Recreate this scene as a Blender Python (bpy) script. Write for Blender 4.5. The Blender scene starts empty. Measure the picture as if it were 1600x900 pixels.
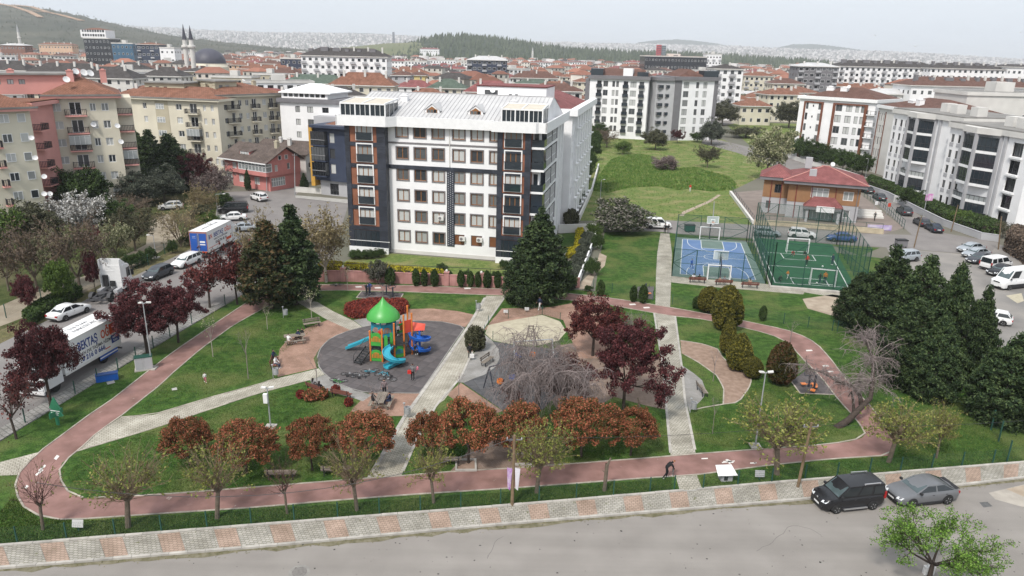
import bpy,bmesh,math,random
import numpy as np
from mathutils import Vector,Matrix
from mathutils.geometry import tessellate_polygon
R=math.radians
scene=bpy.context.scene
COL=scene.collection
rnd=random.Random(7)
# camera, sky, sun, exposure
CAM_H,FPX,PITCH,ROLL=28.0,1140.0,R(18.0),R(1.3)
cam=bpy.data.cameras.new('camera');cam_o=bpy.data.objects.new('camera',cam);COL.objects.link(cam_o)
cam.sensor_width=36.0;cam.lens=FPX/1600*36.0;cam.clip_start=0.5;cam.clip_end=40000
_f=Vector((0,math.cos(PITCH),-math.sin(PITCH)));_r0=Vector((1,0,0));_u0=_r0 .cross(_f)
_r=_r0*math.cos(ROLL)+_u0*math.sin(ROLL);_u=-_r0*math.sin(ROLL)+_u0*math.cos(ROLL)
cam_o.matrix_world=Matrix(((_r.x,_u.x,-_f.x,0),(_r.y,_u.y,-_f.y,0),(_r.z,_u.z,-_f.z,CAM_H),(0,0,0,1)))
scene.camera=cam_o
scene.view_settings.view_transform='Standard';scene.view_settings.look='None'
scene.view_settings.exposure=1.18;scene.view_settings.gamma=1.0
SUN_EL,SUN_AZ=R(52),R(209)
world=bpy.data.worlds.new('World');scene.world=world;world.use_nodes=True
wn=world.node_tree.nodes;wl=world.node_tree.links
bg=wn['Background']
sky=wn.new('ShaderNodeTexSky');sky.sky_type='NISHITA';sky.sun_disc=False
sky.sun_elevation=SUN_EL;sky.sun_rotation=SUN_AZ;sky.air_density=1.6;sky.dust_density=6.0;sky.ozone_density=1.0
hsv=wn.new('ShaderNodeHueSaturation');hsv.inputs['Saturation'].default_value=0.35
mx=wn.new('ShaderNodeMix');mx.data_type='RGBA';mx.inputs[0].default_value=0.75
mx.inputs[7].default_value=(5.25,5.7,6.25,1)
wl.new(sky.outputs[0],hsv.inputs['Color']);wl.new(hsv.outputs[0],mx.inputs[6]);wl.new(mx.outputs[2],bg.inputs[0])
bg.inputs[1].default_value=0.085
sun=bpy.data.lights.new('sun','SUN');sun.energy=1.5;sun.angle=R(8);sun.color=(1,0.95,0.88)
sun_o=bpy.data.objects.new('sun',sun);COL.objects.link(sun_o)
_sd=Vector((math.sin(SUN_AZ)*math.cos(SUN_EL),math.cos(SUN_AZ)*math.cos(SUN_EL),math.sin(SUN_EL)))
sun_o.rotation_euler=_sd.to_track_quat('Z','Y').to_euler();sun_o.location=(0,0,400)
# survey: a point of the photograph to its place at height z
def G(x,y,z=0.0):
 d=_f+_r*((x-800)/FPX)-_u*((y-450)/FPX)
 t=(z-CAM_H)/d.z
 return Vector((d.x*t,d.y*t,z))
def XY(x,y,z=0.0):
 p=G(x,y,z);return(p.x,p.y)
def PX(p):
 v=Vector(p)-Vector((0,0,CAM_H));dz=v.dot(_f)
 return(800+FPX*v.dot(_r)/dz,450-FPX*v.dot(_u)/dz)
def hgt(b,ty):
 g=G(*b);lo,hi=0.0,90.0
 for _ in range(30):
  m=(lo+hi)/2
  if PX((g.x,g.y,m))[1]>ty:lo=m
  else:hi=m
 return lo
def mpp(b):
 g=G(*b);return(g-Vector((0,0,CAM_H))).dot(_f)/FPX
 # materials
MATS={}
def srgb(r,g,b):
 f=lambda c:(c/255/12.92 if c/255<=0.04045 else((c/255+0.055)/1.055)**2.4)
 return(f(r),f(g),f(b))
def mat(name,col,rough=0.7,var=0.15,scale=3.0,metal=0.0,bump=0.0,spec=0.3,island=0.0,obj=0.0,col2=None,detail=3.0,bscale=None,alpha=1.0):
 """principled material; colour broken up by two noises, optionally per island / per object"""
 if name in MATS:return MATS[name]
 m=bpy.data.materials.new(name);m.use_nodes=True;MATS[name]=m
 n,l=m.node_tree.nodes,m.node_tree.links
 b=n['Principled BSDF'];b.inputs['Roughness'].default_value=rough;b.inputs['Metallic'].default_value=metal
 b.inputs['Specular IOR Level'].default_value=spec
 tc=n.new('ShaderNodeTexCoord')
 nz=n.new('ShaderNodeTexNoise');nz.inputs['Scale'].default_value=scale;nz.inputs['Detail'].default_value=detail
 l.new(tc.outputs['Object'],nz.inputs['Vector'])
 rp=n.new('ShaderNodeValToRGB');rp.color_ramp.elements[0].position=0.3;rp.color_ramp.elements[1].position=0.7
 c2=col2 or tuple(c*(1+var)for c in col);c1=col if col2 else tuple(c*(1-var)for c in col)
 rp.color_ramp.elements[0].color=(*c1,1);rp.color_ramp.elements[1].color=(*c2,1)
 l.new(nz.outputs[0],rp.inputs[0]);out=rp.outputs[0]
 for k,(amt,kind)in enumerate(((island,'g'),(obj,'o'))):
  if amt>0:
   g=n.new('ShaderNodeNewGeometry')if kind=='g' else n.new('ShaderNodeObjectInfo')
   mr=n.new('ShaderNodeMapRange');mr.inputs[3].default_value=1-amt;mr.inputs[4].default_value=1+amt
   l.new(g.outputs['Random Per Island' if kind=='g' else 'Random'],mr.inputs[0])
   vm=n.new('ShaderNodeVectorMath');vm.operation='SCALE'
   l.new(out,vm.inputs[0]);l.new(mr.outputs[0],vm.inputs['Scale']);out=vm.outputs[0]
 l.new(out,b.inputs['Base Color'])
 if bump:
  nb=n.new('ShaderNodeTexNoise');nb.inputs['Scale'].default_value=bscale or scale*8;nb.inputs['Detail'].default_value=4
  l.new(tc.outputs['Object'],nb.inputs['Vector'])
  bp=n.new('ShaderNodeBump');bp.inputs['Strength'].default_value=bump;bp.inputs['Distance'].default_value=0.05
  l.new(nb.outputs[0],bp.inputs['Height']);l.new(bp.outputs[0],b.inputs['Normal'])
 if alpha<1:b.inputs['Alpha'].default_value=alpha
 return m
def NM(m):return m.node_tree.nodes,m.node_tree.links,m.node_tree.nodes['Principled BSDF']
def leafmat(name,cols,rough=0.65,clump=1.2,hue=0.25):
 """foliage: colour chosen by clump noise, leaf by leaf and object by object variation"""
 if name in MATS:return MATS[name]
 m=bpy.data.materials.new(name);m.use_nodes=True;MATS[name]=m
 n,l,b=NM(m);b.inputs['Roughness'].default_value=rough;b.inputs['Specular IOR Level'].default_value=0.15
 tc=n.new('ShaderNodeTexCoord');nz=n.new('ShaderNodeTexNoise');nz.inputs['Scale'].default_value=clump;nz.inputs['Detail'].default_value=2
 l.new(tc.outputs['Object'],nz.inputs['Vector'])
 g=n.new('ShaderNodeNewGeometry');oi=n.new('ShaderNodeObjectInfo')
 ad=n.new('ShaderNodeMath');ad.operation='MULTIPLY_ADD';ad.inputs[1].default_value=hue*1.6;ad.inputs[2].default_value=-hue*0.8
 l.new(g.outputs['Random Per Island'],ad.inputs[0])
 a2=n.new('ShaderNodeMath');a2 .operation='ADD';l.new(nz.outputs[0],a2 .inputs[0]);l.new(ad.outputs[0],a2 .inputs[1])
 rp=n.new('ShaderNodeValToRGB');el=rp.color_ramp.elements
 while len(el)<len(cols):el.new(0.5)
 for i,c in enumerate(cols):
  el[i].position=0.3+0.4*i/max(1,len(cols)-1);el[i].color=(*c,1)
 l.new(a2 .outputs[0],rp.inputs[0])
 mr=n.new('ShaderNodeMapRange');mr.inputs[3].default_value=0.82;mr.inputs[4].default_value=1.18;l.new(oi.outputs['Random'],mr.inputs[0])
 vm=n.new('ShaderNodeVectorMath');vm.operation='SCALE';l.new(rp.outputs[0],vm.inputs[0]);l.new(mr.outputs[0],vm.inputs['Scale'])
 l.new(vm.outputs[0],b.inputs['Base Color'])
 return m
def glassmat(name,dark,light,rough=0.08,split=0.5):
 """window glass with room or curtain behind it, differing from window to window"""
 if name in MATS:return MATS[name]
 m=bpy.data.materials.new(name);m.use_nodes=True;MATS[name]=m
 n,l,b=NM(m);b.inputs['Roughness'].default_value=rough;b.inputs['Specular IOR Level'].default_value=0.6
 oi=n.new('ShaderNodeObjectInfo');g=n.new('ShaderNodeNewGeometry');ad=n.new('ShaderNodeMath');ad.operation='ADD'
 l.new(oi.outputs['Random'],ad.inputs[0]);l.new(g.outputs['Random Per Island'],ad.inputs[1])
 fr=n.new('ShaderNodeMath');fr.operation='FRACT';l.new(ad.outputs[0],fr.inputs[0])
 rp=n.new('ShaderNodeValToRGB');rp.color_ramp.elements[0].position=max(0,split-0.25);rp.color_ramp.elements[1].position=min(1,split+0.3)
 rp.color_ramp.elements[0].color=(*dark,1);rp.color_ramp.elements[1].color=(*light,1)
 l.new(fr.outputs[0],rp.inputs[0])
 tc=n.new('ShaderNodeTexCoord');wv=n.new('ShaderNodeTexWave');wv.inputs['Scale'].default_value=4;wv.inputs['Distortion'].default_value=2
 l.new(tc.outputs['Object'],wv.inputs['Vector'])
 mr=n.new('ShaderNodeMapRange');mr.inputs[3].default_value=0.75;mr.inputs[4].default_value=1.1;l.new(wv.outputs['Fac'],mr.inputs[0])
 vm=n.new('ShaderNodeVectorMath');vm.operation='SCALE';l.new(rp.outputs[0],vm.inputs[0]);l.new(mr.outputs[0],vm.inputs['Scale'])
 l.new(vm.outputs[0],b.inputs['Base Color'])
 return m
 # mesh builder
class MB:
 def __init__(s):s.v=[];s.f=[];s.m=[]
 def add(s,vs,fs,mi=0):
  o=len(s.v);s.v.extend(tuple(p)for p in vs)
  for f in fs:s.f.append(tuple(i+o for i in f));s.m.append(mi)
 def quad(s,a,b,c,d,mi=0):s.add((a,b,c,d),((0,1,2,3),),mi)
 def box(s,x0,x1,y0,y1,z0,z1,mi=0):
  s.add([(x0,y0,z0),(x1,y0,z0),(x1,y1,z0),(x0,y1,z0),(x0,y0,z1),(x1,y0,z1),(x1,y1,z1),(x0,y1,z1)],[(3,2,1,0),(4,5,6,7),(0,1,5,4),(1,2,6,5),(2,3,7,6),(3,0,4,7)],mi)
 def bar(s,p,q,w,h=None,mi=0,up=(0,0,1)):
  p=Vector(p);q=Vector(q);d=(q-p);h=h or w
  if d.length<1e-6:return
  d.normalize();upv=Vector(up)
  if abs(d.dot(upv))>0.98:upv=Vector((0,1,0))
  sx=d.cross(upv).normalized()*(w/2);sz=sx.cross(d).normalized()*(h/2)
  vs=[p-sx-sz,p+sx-sz,p+sx+sz,p-sx+sz,q-sx-sz,q+sx-sz,q+sx+sz,q-sx+sz]
  s.add(vs,[(0,1,2,3),(7,6,5,4),(0,4,5,1),(1,5,6,2),(2,6,7,3),(3,7,4,0)],mi)
 def tube(s,pts,rad,n=6,mi=0,cap=True):
  pts=[Vector(p)for p in pts];k=len(pts)
  if not hasattr(rad,'__len__'):rad=[rad]*k
  rings=[];prev=None
  for i in range(k):
   d=(pts[min(i+1,k-1)]-pts[max(i-1,0)])
   if d.length<1e-9:d=Vector((0,0,1))
   d.normalize()
   a=prev if prev is not None else(Vector((1,0,0))if abs(d.x)<0.9 else Vector((0,1,0)))
   a=(a-d*a.dot(d)).normalized();prev=a;bb=d.cross(a)
   rings.append([pts[i]+(a*math.cos(2*math.pi*j/n)+bb*math.sin(2*math.pi*j/n))*rad[i]for j in range(n)])
  fs=[(i*n+j,i*n+(j+1)%n,(i+1)*n+(j+1)%n,(i+1)*n+j)for i in range(k-1)for j in range(n)]
  if cap:fs+=[tuple(range(n-1,-1,-1)),tuple((k-1)*n+j for j in range(n))]
  s.add([p for r in rings for p in r],fs,mi)
 def prism(s,poly,z0,z1,mi=0,mtop=None):
  n=len(poly);zz0=z0 if hasattr(z0,'__len__')else[z0]*n;zz1=z1 if hasattr(z1,'__len__')else[z1]*n
  if sum(poly[i][0]*poly[(i+1)%n][1]-poly[(i+1)%n][0]*poly[i][1]for i in range(n))<0:
   poly=poly[::-1];zz0=zz0[::-1];zz1=zz1[::-1]
  vs=[(p[0],p[1],z)for p,z in zip(poly,zz0)]+[(p[0],p[1],z)for p,z in zip(poly,zz1)]
  s.add(vs,[(i,(i+1)%n,n+(i+1)%n,n+i)for i in range(n)],mi)
  tri=tessellate_polygon([[Vector((p[0],p[1],0))for p in poly]])
  o=len(s.v)-2*n
  for t in tri:
   a,b,c=t
   cr=(poly[b][0]-poly[a][0])*(poly[c][1]-poly[a][1])-(poly[b][1]-poly[a][1])*(poly[c][0]-poly[a][0])
   if cr<0:a,c=c,a
   s.f.append((o+n+a,o+n+b,o+n+c));s.m.append(mi if mtop is None else mtop)
   s.f.append((o+c,o+b,o+a));s.m.append(mi)
 def lathe(s,prof,n=12,c=(0,0,0),mi=0,ax='z'):
  k=len(prof);vs=[]
  for r,z in prof:
   for j in range(n):
    a=2*math.pi*j/n;x,y=r*math.cos(a),r*math.sin(a)
    p=(x,y,z)if ax=='z' else((x,z,y)if ax=='y' else(z,x,y))
    vs.append((p[0]+c[0],p[1]+c[1],p[2]+c[2]))
  s.add(vs,[(i*n+j,i*n+(j+1)%n,(i+1)*n+(j+1)%n,(i+1)*n+j)for i in range(k-1)for j in range(n)],mi)
  s.add(vs[-n:],[tuple(range(n))],mi);s.add(vs[:n],[tuple(range(n-1,-1,-1))],mi)
 def mesh(s,name,mats,smooth=False):
  me=bpy.data.meshes.new(name);me.from_pydata(s.v,[],s.f)
  for m in(mats if isinstance(mats,(list,tuple))else[mats]):me.materials.append(m)
  if any(s.m):me.polygons.foreach_set('material_index',s.m)
  if smooth:me.polygons.foreach_set('use_smooth',[True]*len(s.f))
  me.update();return me
 def build(s,name,mats,parent=None,smooth=False,label=None):
  return link(name,s.mesh(name,mats,smooth),parent,label=label)
def link(name,me,parent=None,loc=None,rotz=0.0,label=None):
 o=bpy.data.objects.new(name,me);COL.objects.link(o)
 if parent is not None:o.parent=parent
 if loc is not None:o.location=loc
 if rotz:o.rotation_euler=(0,0,rotz)
 if label:o['label']=label
 return o
def tag(o,label=None,cat=None,group=None,kind=None):
 if label:o['label']=label
 if cat:o['category']=cat
 if group:o['group']=group
 if kind:o['kind']=kind
 return o
def thing(name,label,cat,loc=(0,0,0),rotz=0.0,group=None):
 o=bpy.data.objects.new(name,None);o.empty_display_size=0.3;COL.objects.link(o)
 o.location=loc;o.rotation_euler=(0,0,rotz)
 return tag(o,label,cat,group)
def kids(o):return KID.get(o.name,[])
def copy_tree(o,parent=None):
 c=o.copy();COL.objects.link(c)
 if parent is not None:c.parent=parent
 for ch in list(o.children):copy_tree(ch,c)
 return c
def struct(name,mb,m,parent=None,smooth=False):
 o=mb.build(name,m,parent,smooth)
 if parent is None:o['kind']='structure'
 return o
def fastmesh(name,V,F,mats,smooth=False,mi=None):
 """V (n,3) float, F (m,k) int arrays with k = 3 or 4"""
 V=np.ascontiguousarray(V,np.float32);F=np.ascontiguousarray(F,np.int32);k=F.shape[1]
 me=bpy.data.meshes.new(name);me.vertices.add(len(V));me.vertices.foreach_set('co',V.ravel())
 me.loops.add(F.size);me.loops.foreach_set('vertex_index',F.ravel())
 me.polygons.add(len(F));me.polygons.foreach_set('loop_start',np.arange(0,F.size,k,dtype=np.int32))
 me.polygons.foreach_set('loop_total',np.full(len(F),k,np.int32))
 for m in(mats if isinstance(mats,(list,tuple))else[mats]):me.materials.append(m)
 if mi is not None:me.polygons.foreach_set('material_index',np.asarray(mi,np.int32))
 if smooth:me.polygons.foreach_set('use_smooth',[True]*len(F))
 me.update(calc_edges=True);me.validate();return me
 # GROUND AND PAVED SURFACES
def lawnmat(name,a,b,c,s=0.25,bump=0.5):
 m=bpy.data.materials.new(name);m.use_nodes=True;n,l,bs=NM(m)
 bs.inputs['Roughness'].default_value=0.9;bs.inputs['Specular IOR Level'].default_value=0.1
 tc=n.new('ShaderNodeTexCoord')
 def nz(sc,d=4):
  x=n.new('ShaderNodeTexNoise');x.inputs['Scale'].default_value=sc;x.inputs['Detail'].default_value=d
  l.new(tc.outputs['Object'],x.inputs['Vector']);return x
 def ramp(x,p0,p1,c0,c1):
  r=n.new('ShaderNodeValToRGB');r.color_ramp.elements[0].position=p0;r.color_ramp.elements[1].position=p1
  r.color_ramp.elements[0].color=(*c0,1);r.color_ramp.elements[1].color=(*c1,1);l.new(x.outputs[0],r.inputs[0]);return r
 big,mid,fine=nz(s,5),nz(s*6,4),nz(9,3)
 r1=ramp(mid,0.40,0.62,a,b);r2=ramp(big,0.47,0.70,(0,0,0),(1,1,1))
 mxx=n.new('ShaderNodeMix');mxx.data_type='RGBA';l.new(r2 .outputs[0],mxx.inputs[0]);l.new(r1 .outputs[0],mxx.inputs[6]);mxx.inputs[7].default_value=(*c,1)
 r3=ramp(fine,0.3,0.7,(0.55,)*3,(1.35,)*3)
 mu=n.new('ShaderNodeMix');mu.data_type='RGBA';mu.blend_type='MULTIPLY';mu.inputs[0].default_value=1
 l.new(mxx.outputs[2],mu.inputs[6]);l.new(r3 .outputs[0],mu.inputs[7]);l.new(mu.outputs[2],bs.inputs['Base Color'])
 bp=n.new('ShaderNodeBump');bp.inputs['Strength'].default_value=bump;bp.inputs['Distance'].default_value=0.12
 l.new(fine.outputs[0],bp.inputs['Height']);l.new(bp.outputs[0],bs.inputs['Normal'])
 MATS[name]=m;return m
def paver(name,c1,c2,mortar,rot,bw=0.4,bh=0.2,ms=0.02,wear=None,rough=0.85,bump=0.3):
 """pavers too small to pick apart: colour and joints from a brick pattern laid in metres"""
 m=bpy.data.materials.new(name);m.use_nodes=True;n,l,bs=NM(m);bs.inputs['Roughness'].default_value=rough;bs.inputs['Specular IOR Level'].default_value=0.2
 tc=n.new('ShaderNodeTexCoord');mp=n.new('ShaderNodeMapping');mp.inputs['Rotation'].default_value=(0,0,rot)
 l.new(tc.outputs['Object'],mp.inputs['Vector'])
 br=n.new('ShaderNodeTexBrick');br.inputs['Scale'].default_value=1;br.inputs['Brick Width'].default_value=bw;br.inputs['Row Height'].default_value=bh
 br.inputs['Mortar Size'].default_value=ms;br.inputs['Color1'].default_value=(*c1,1);br.inputs['Color2'].default_value=(*c2,1);br.inputs['Mortar'].default_value=(*mortar,1)
 l.new(mp.outputs[0],br.inputs['Vector'])
 nz=n.new('ShaderNodeTexNoise');nz.inputs['Scale'].default_value=0.7;nz.inputs['Detail'].default_value=6;l.new(tc.outputs['Object'],nz.inputs['Vector'])
 r3=n.new('ShaderNodeValToRGB');r3 .color_ramp.elements[0].position=0.3;r3 .color_ramp.elements[1].position=0.7
 r3 .color_ramp.elements[0].color=(0.72,0.71,0.68,1);r3 .color_ramp.elements[1].color=(1.15,1.15,1.15,1);l.new(nz.outputs[0],r3 .inputs[0])
 mu=n.new('ShaderNodeMix');mu.data_type='RGBA';mu.blend_type='MULTIPLY';mu.inputs[0].default_value=1
 l.new(br.outputs[0],mu.inputs[6]);l.new(r3 .outputs[0],mu.inputs[7]);out=mu.outputs[2]
 if wear:
  nw=n.new('ShaderNodeTexNoise');nw.inputs['Scale'].default_value=wear[1];nw.inputs['Detail'].default_value=6;nw.inputs['Roughness'].default_value=0.65
  l.new(tc.outputs['Object'],nw.inputs['Vector'])
  rw=n.new('ShaderNodeValToRGB');rw.color_ramp.elements[0].position=wear[2];rw.color_ramp.elements[1].position=wear[2]+0.04;l.new(nw.outputs[0],rw.inputs[0])
  m2=n.new('ShaderNodeMix');m2 .data_type='RGBA';l.new(rw.outputs[0],m2 .inputs[0]);l.new(out,m2 .inputs[6]);m2 .inputs[7].default_value=(*wear[0],1);out=m2 .outputs[2]
 l.new(out,bs.inputs['Base Color'])
 if bump:
  bp=n.new('ShaderNodeBump');bp.inputs['Strength'].default_value=bump;bp.inputs['Distance'].default_value=0.02
  l.new(br.outputs['Fac'],bp.inputs['Height']);bp.invert=True;l.new(bp.outputs[0],bs.inputs['Normal'])
 MATS[name]=m;return m
M_LAWN=lawnmat('lawn_grass',(0.030,0.068,0.014),(0.058,0.112,0.023),(0.108,0.128,0.042))
M_FIELD=lawnmat('field_grass',(0.092,0.140,0.036),(0.155,0.198,0.058),(0.235,0.215,0.10),s=0.3)
M_TALL=lawnmat('tall_grass',(0.060,0.125,0.022),(0.10,0.18,0.034),(0.14,0.19,0.055),s=0.4,bump=1.0)
M_WILD=lawnmat('wild_ground',(0.040,0.058,0.016),(0.072,0.085,0.030),(0.105,0.085,0.052),s=0.12)
M_TOWN=mat('town_ground',(0.10,0.105,0.075),0.95,0.35,0.02,col2=(0.16,0.145,0.12),detail=8)
M_ASPH=mat('old_asphalt',(0.208,0.192,0.177),0.9,0.10,0.35,col2=(0.25,0.232,0.214),bump=0.25,bscale=60,detail=8,spec=0.15)
M_ASPH2=mat('street_asphalt',(0.175,0.162,0.158),0.9,0.10,0.3,col2=(0.225,0.21,0.20),bump=0.25,bscale=60,detail=8,spec=0.15)
M_LOT=mat('car_park_asphalt',(0.155,0.15,0.145),0.9,0.1,0.16,col2=(0.27,0.25,0.23),detail=8,spec=0.15)
M_DIRT=mat('dirt_track',(0.20,0.165,0.12),0.95,0.2,0.5,col2=(0.30,0.26,0.20),detail=8,bump=0.3)
M_CYCLE=paver('red_cycle_asphalt',(0.245,0.142,0.126),(0.255,0.148,0.132),(0.245,0.142,0.126),0,3,3,0.0,wear=((0.40,0.33,0.29),1.3,0.66),bump=0)
M_CREAM=paver('cream_pavers',(0.36,0.335,0.285),(0.42,0.395,0.34),(0.17,0.16,0.12),R(-28),0.30,0.22,0.016)
M_CREAM2=paver('cream_block_pavers',(0.34,0.32,0.275),(0.41,0.385,0.335),(0.16,0.155,0.12),R(3),0.25,0.22,0.018)
M_PLAZA=paver('terracotta_pavers',(0.29,0.175,0.13),(0.34,0.215,0.165),(0.20,0.14,0.11),R(20),0.2,0.1,0.008)
M_PLAZA2=paver('brown_pavers',(0.20,0.145,0.115),(0.25,0.185,0.15),(0.13,0.10,0.08),R(10),0.22,0.11,0.012)
M_GREYP=paver('grey_pavers',(0.25,0.245,0.235),(0.29,0.28,0.27),(0.19,0.18,0.17),R(15),0.2,0.1,0.008)
M_RUBJ=mat('rubber_joint',(0.055,0.05,0.05),0.95,0.2,2)
M_RUB=mat('rubber_tile_black',(0.075,0.068,0.070),0.9,0.2,1.2,obj=0.16,col2=(0.105,0.092,0.092),detail=6)
M_RUB2=mat('rubber_tile_slate',(0.062,0.064,0.070),0.9,0.2,1.2,obj=0.12,col2=(0.095,0.093,0.095),detail=6)
M_SAND=mat('play_sand',(0.33,0.295,0.22),0.95,0.1,1.5,col2=(0.44,0.40,0.30),detail=8,bump=0.4)
M_BROWN=mat('bark_mulch',(0.20,0.135,0.10),0.95,0.2,2.0,col2=(0.30,0.215,0.165),detail=8,bump=0.4)
M_BARE=mat('bare_soil',(0.25,0.195,0.145),0.95,0.2,0.8,col2=(0.38,0.32,0.25),detail=8)
M_KERB=mat('concrete_kerb',(0.36,0.34,0.31),0.9,0.2,1.5,obj=0.1,detail=6,bump=0.2)
M_EDGE=mat('white_edging',(0.33,0.295,0.25),0.85,0.35,1.2,obj=0.1,detail=6)
M_CONC=mat('grey_concrete',(0.33,0.32,0.30),0.9,0.15,1.0,detail=6,bump=0.2)
M_WHITEMARK=mat('worn_white_paint',(0.62,0.60,0.57),0.8,0.1,4)
def ground_poly(name,pix,m,z,parent=None,depth=None):
 pts=[XY(x,y,z)for x,y in pix];mb=MB()
 mb.prism(pts,z-(depth or 0.003),z,0)
 return struct(name,mb,m,parent)
mb=MB();N=12
mb.add([(-30000,-400,0),(30000,-400,0),(30000,30000,0),(-30000,30000,0)],[(0,1,2,3)])
struct('ground',mb,M_TOWN)
Z=0.006
ground_poly('wild_ground',[(-400,560),(0,520),(470,420),(500,330),(345,296),(180,300),(-250,330)],M_WILD,Z)
ground_poly('park_lawn',[(-250,900),(-160,760),(0,690),(118,617),(240,543),(352,477),(395,452),(500,425),(930,455),(936,410),(945,362),(1030,362),(1600,430),(1700,520),(2000,600),(2300,690),(1700,745),(1600,724),(1200,757),(800,791.5),(400,822.5),(0,855)],M_LAWN,Z+0.004)
ground_poly('meadow',[(905,345),(925,270),(925,215),(1000,208),(1130,218),(1225,262),(1205,268),(1140,300),(1175,352),(1012,343)],M_FIELD,Z)
ground_poly('meadow_bank',[(1130,190),(1300,195),(1230,240),(1170,226)],M_FIELD,Z)
KP=[(-700,940),(-200,905),(0,890),(400,857),(800,820),(1200,787),(1500,760),(1600,748),(1900,718)]
IP=[(-700,900),(-200,870),(0,855),(400,822.5),(800,791.5),(1050,770),(1200,757),(1600,724),(1900,696)]
kp=[XY(*p)for p in KP];ip=[XY(*p)for p in IP]
mb=MB();mb.prism([(kp[0][0]-60,kp[0][1]+4)]+[(x,y+0.3)for x,y in kp]+[(kp[-1][0]+80,kp[-1][1]+30),(300,10),(-250,-20)],0.001,0.012)
struct('front_road',mb,M_ASPH)
def along(poly,step):
 out=[];acc=0.0;out.append(Vector(poly[0]).to_2d())
 for a,b in zip(poly,poly[1:]):
  a=Vector(a).to_2d();b=Vector(b).to_2d();L=(b-a).length;t=step-acc
  while t<=L:out.append(a.lerp(b,t/L));t+=step
  acc=(acc+L)%step
 return out
def resample(poly,n):
 P=[Vector(p).to_2d()for p in poly];D=[0.0]
 for a,b in zip(P,P[1:]):D.append(D[-1]+(b-a).length)
 out=[]
 for i in range(n):
  d=D[-1]*i/(n-1);k=max(j for j in range(len(P)-1)if D[j]<=d+1e-9)
  out.append(P[k].lerp(P[k+1],0 if D[k+1]==D[k]else(d-D[k])/(D[k+1]-D[k])))
 return out
M_SWG=paver('pavement_grey_blocks',(0.29,0.275,0.25),(0.37,0.35,0.315),(0.14,0.135,0.10),R(6),0.27,0.19,0.016,wear=((0.12,0.125,0.06),2.2,0.64))
M_SWR=paver('pavement_red_blocks',(0.32,0.235,0.19),(0.37,0.275,0.225),(0.18,0.14,0.10),R(6),0.27,0.19,0.016,wear=((0.12,0.125,0.06),2.2,0.66))
mb=MB();mb.prism(kp+ip[::-1],0.002,0.10);pav=struct('pavement',mb,M_CONC)
L=sum((Vector(a)-Vector(b)).length for a,b in zip(ip,ip[1:]));nb=int(L/1.27)
top=resample(ip,nb*2+1);bot=resample(kp,nb*2+1)
i=0;k=0
while i<nb*2:
 w=3 if k%2==0 else 1.6
 j=min(nb*2,i+(3 if k%2==0 else 2))
 sh=0.0
 a,b,c,d=bot[i],bot[j],top[j],top[i]
 e=(c-b).normalized()*0.02
 if j>i and-60<a.x<75:
  m_=MB();m_.prism([(a.x+0.012,a.y+0.17),(b.x-0.012,b.y+0.17),(c.x-0.012,c.y-0.14),(d.x+0.012,d.y-0.14)],0.101,0.122 if k%2 else 0.126)
  m_.build('paver_band',M_SWG if k%2==0 else M_SWR,pav)
 i=j;k+=1
ks=along(kp,1.0)
for a,b in zip(ks,ks[1:]):
 if-45<a.x<60:
  d=(b-a);n_=Vector((-d.y,d.x)).normalized();a2=a+d*0.012;b2=b-d*0.012
  m_=MB();h=0.14+rnd.uniform(-0.008,0.008)
  m_.prism([tuple(a2-n_*0.01),tuple(b2-n_*0.01),tuple(b2+n_*0.16),tuple(a2+n_*0.16)],0.013,h);m_.build('kerb_stone',M_KERB,pav)
isn=along(ip,1.0)
for a,b in zip(isn,isn[1:]):
 if-45<a.x<60 and not(XY(1057,768)[0]<(a.x+b.x)/2<XY(1097,766)[0]):
  d=(b-a);n_=Vector((-d.y,d.x)).normalized();a2=a+d*0.01;b2=b-d*0.01
  m_=MB();m_.prism([tuple(a2-n_*0.13),tuple(b2-n_*0.13),tuple(b2+n_*0.06),tuple(a2+n_*0.06)],0.02,0.20+rnd.uniform(-0.01,0.01));m_.build('edging_stone',M_KERB,pav)
mb=MB();o_=[];r_=random.Random(8)
for a,b in zip(ks,ks[1:]):
 n_=Vector((b.y-a.y,a.x-b.x)).normalized();o_.append((a+n_*0.015,a+n_*r_.uniform(0.12,0.5)))
for(a,c),(b,d)in zip(o_,o_[1:]):mb.add([(*a,0.0155),(*c,0.0155),(*d,0.0155),(*b,0.0155)],[(0,1,2,3)])
struct('gutter_dirt',mb,mat('gutter_dirt',(0.085,0.08,0.04),0.95,0.3,2.5,col2=(0.20,0.18,0.13),detail=8))
mbw=MB();rw=random.Random(3)
for a,b in zip(ks,ks[1:]):
 for q in range(9):
  if not-45<a.x<60 or rw.random()<0.25:continue
  p=a.lerp(b,rw.random());n_=Vector((b.y-a.y,a.x-b.x)).normalized();p=p+n_*abs(rw.gauss(0.08,0.22));s=rw.uniform(0.03,0.10);t=rw.uniform(0,6.3)
  for e in range(3):
   t2=t+e*2.1;mbw.add([(p.x-0.02,p.y,0.01),(p.x+0.02,p.y,0.01),(p.x+math.cos(t2)*s,p.y+math.sin(t2)*s*0.7,s*0.8)],[(0,1,2)])
M_WEED=mat('gutter_weed',(0.10,0.11,0.035),0.9,0.3,3,island=0.4,col2=(0.20,0.17,0.08))
mbw.build('gutter_weeds',M_WEED)['kind']='stuff'
ground_poly('side_street',[(-400,830),(-160,760),(0,686),(118,615),(240,541),(352,475),(393,452),(470,432),(520,400),(545,318),(461,306),(494,272),(470,268),(419,298),(345,300),(339,322),(335,352),(300,388),(250,412),(150,460),(75,500),(0,537),(-400,700)],M_ASPH2,0.014)
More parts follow.
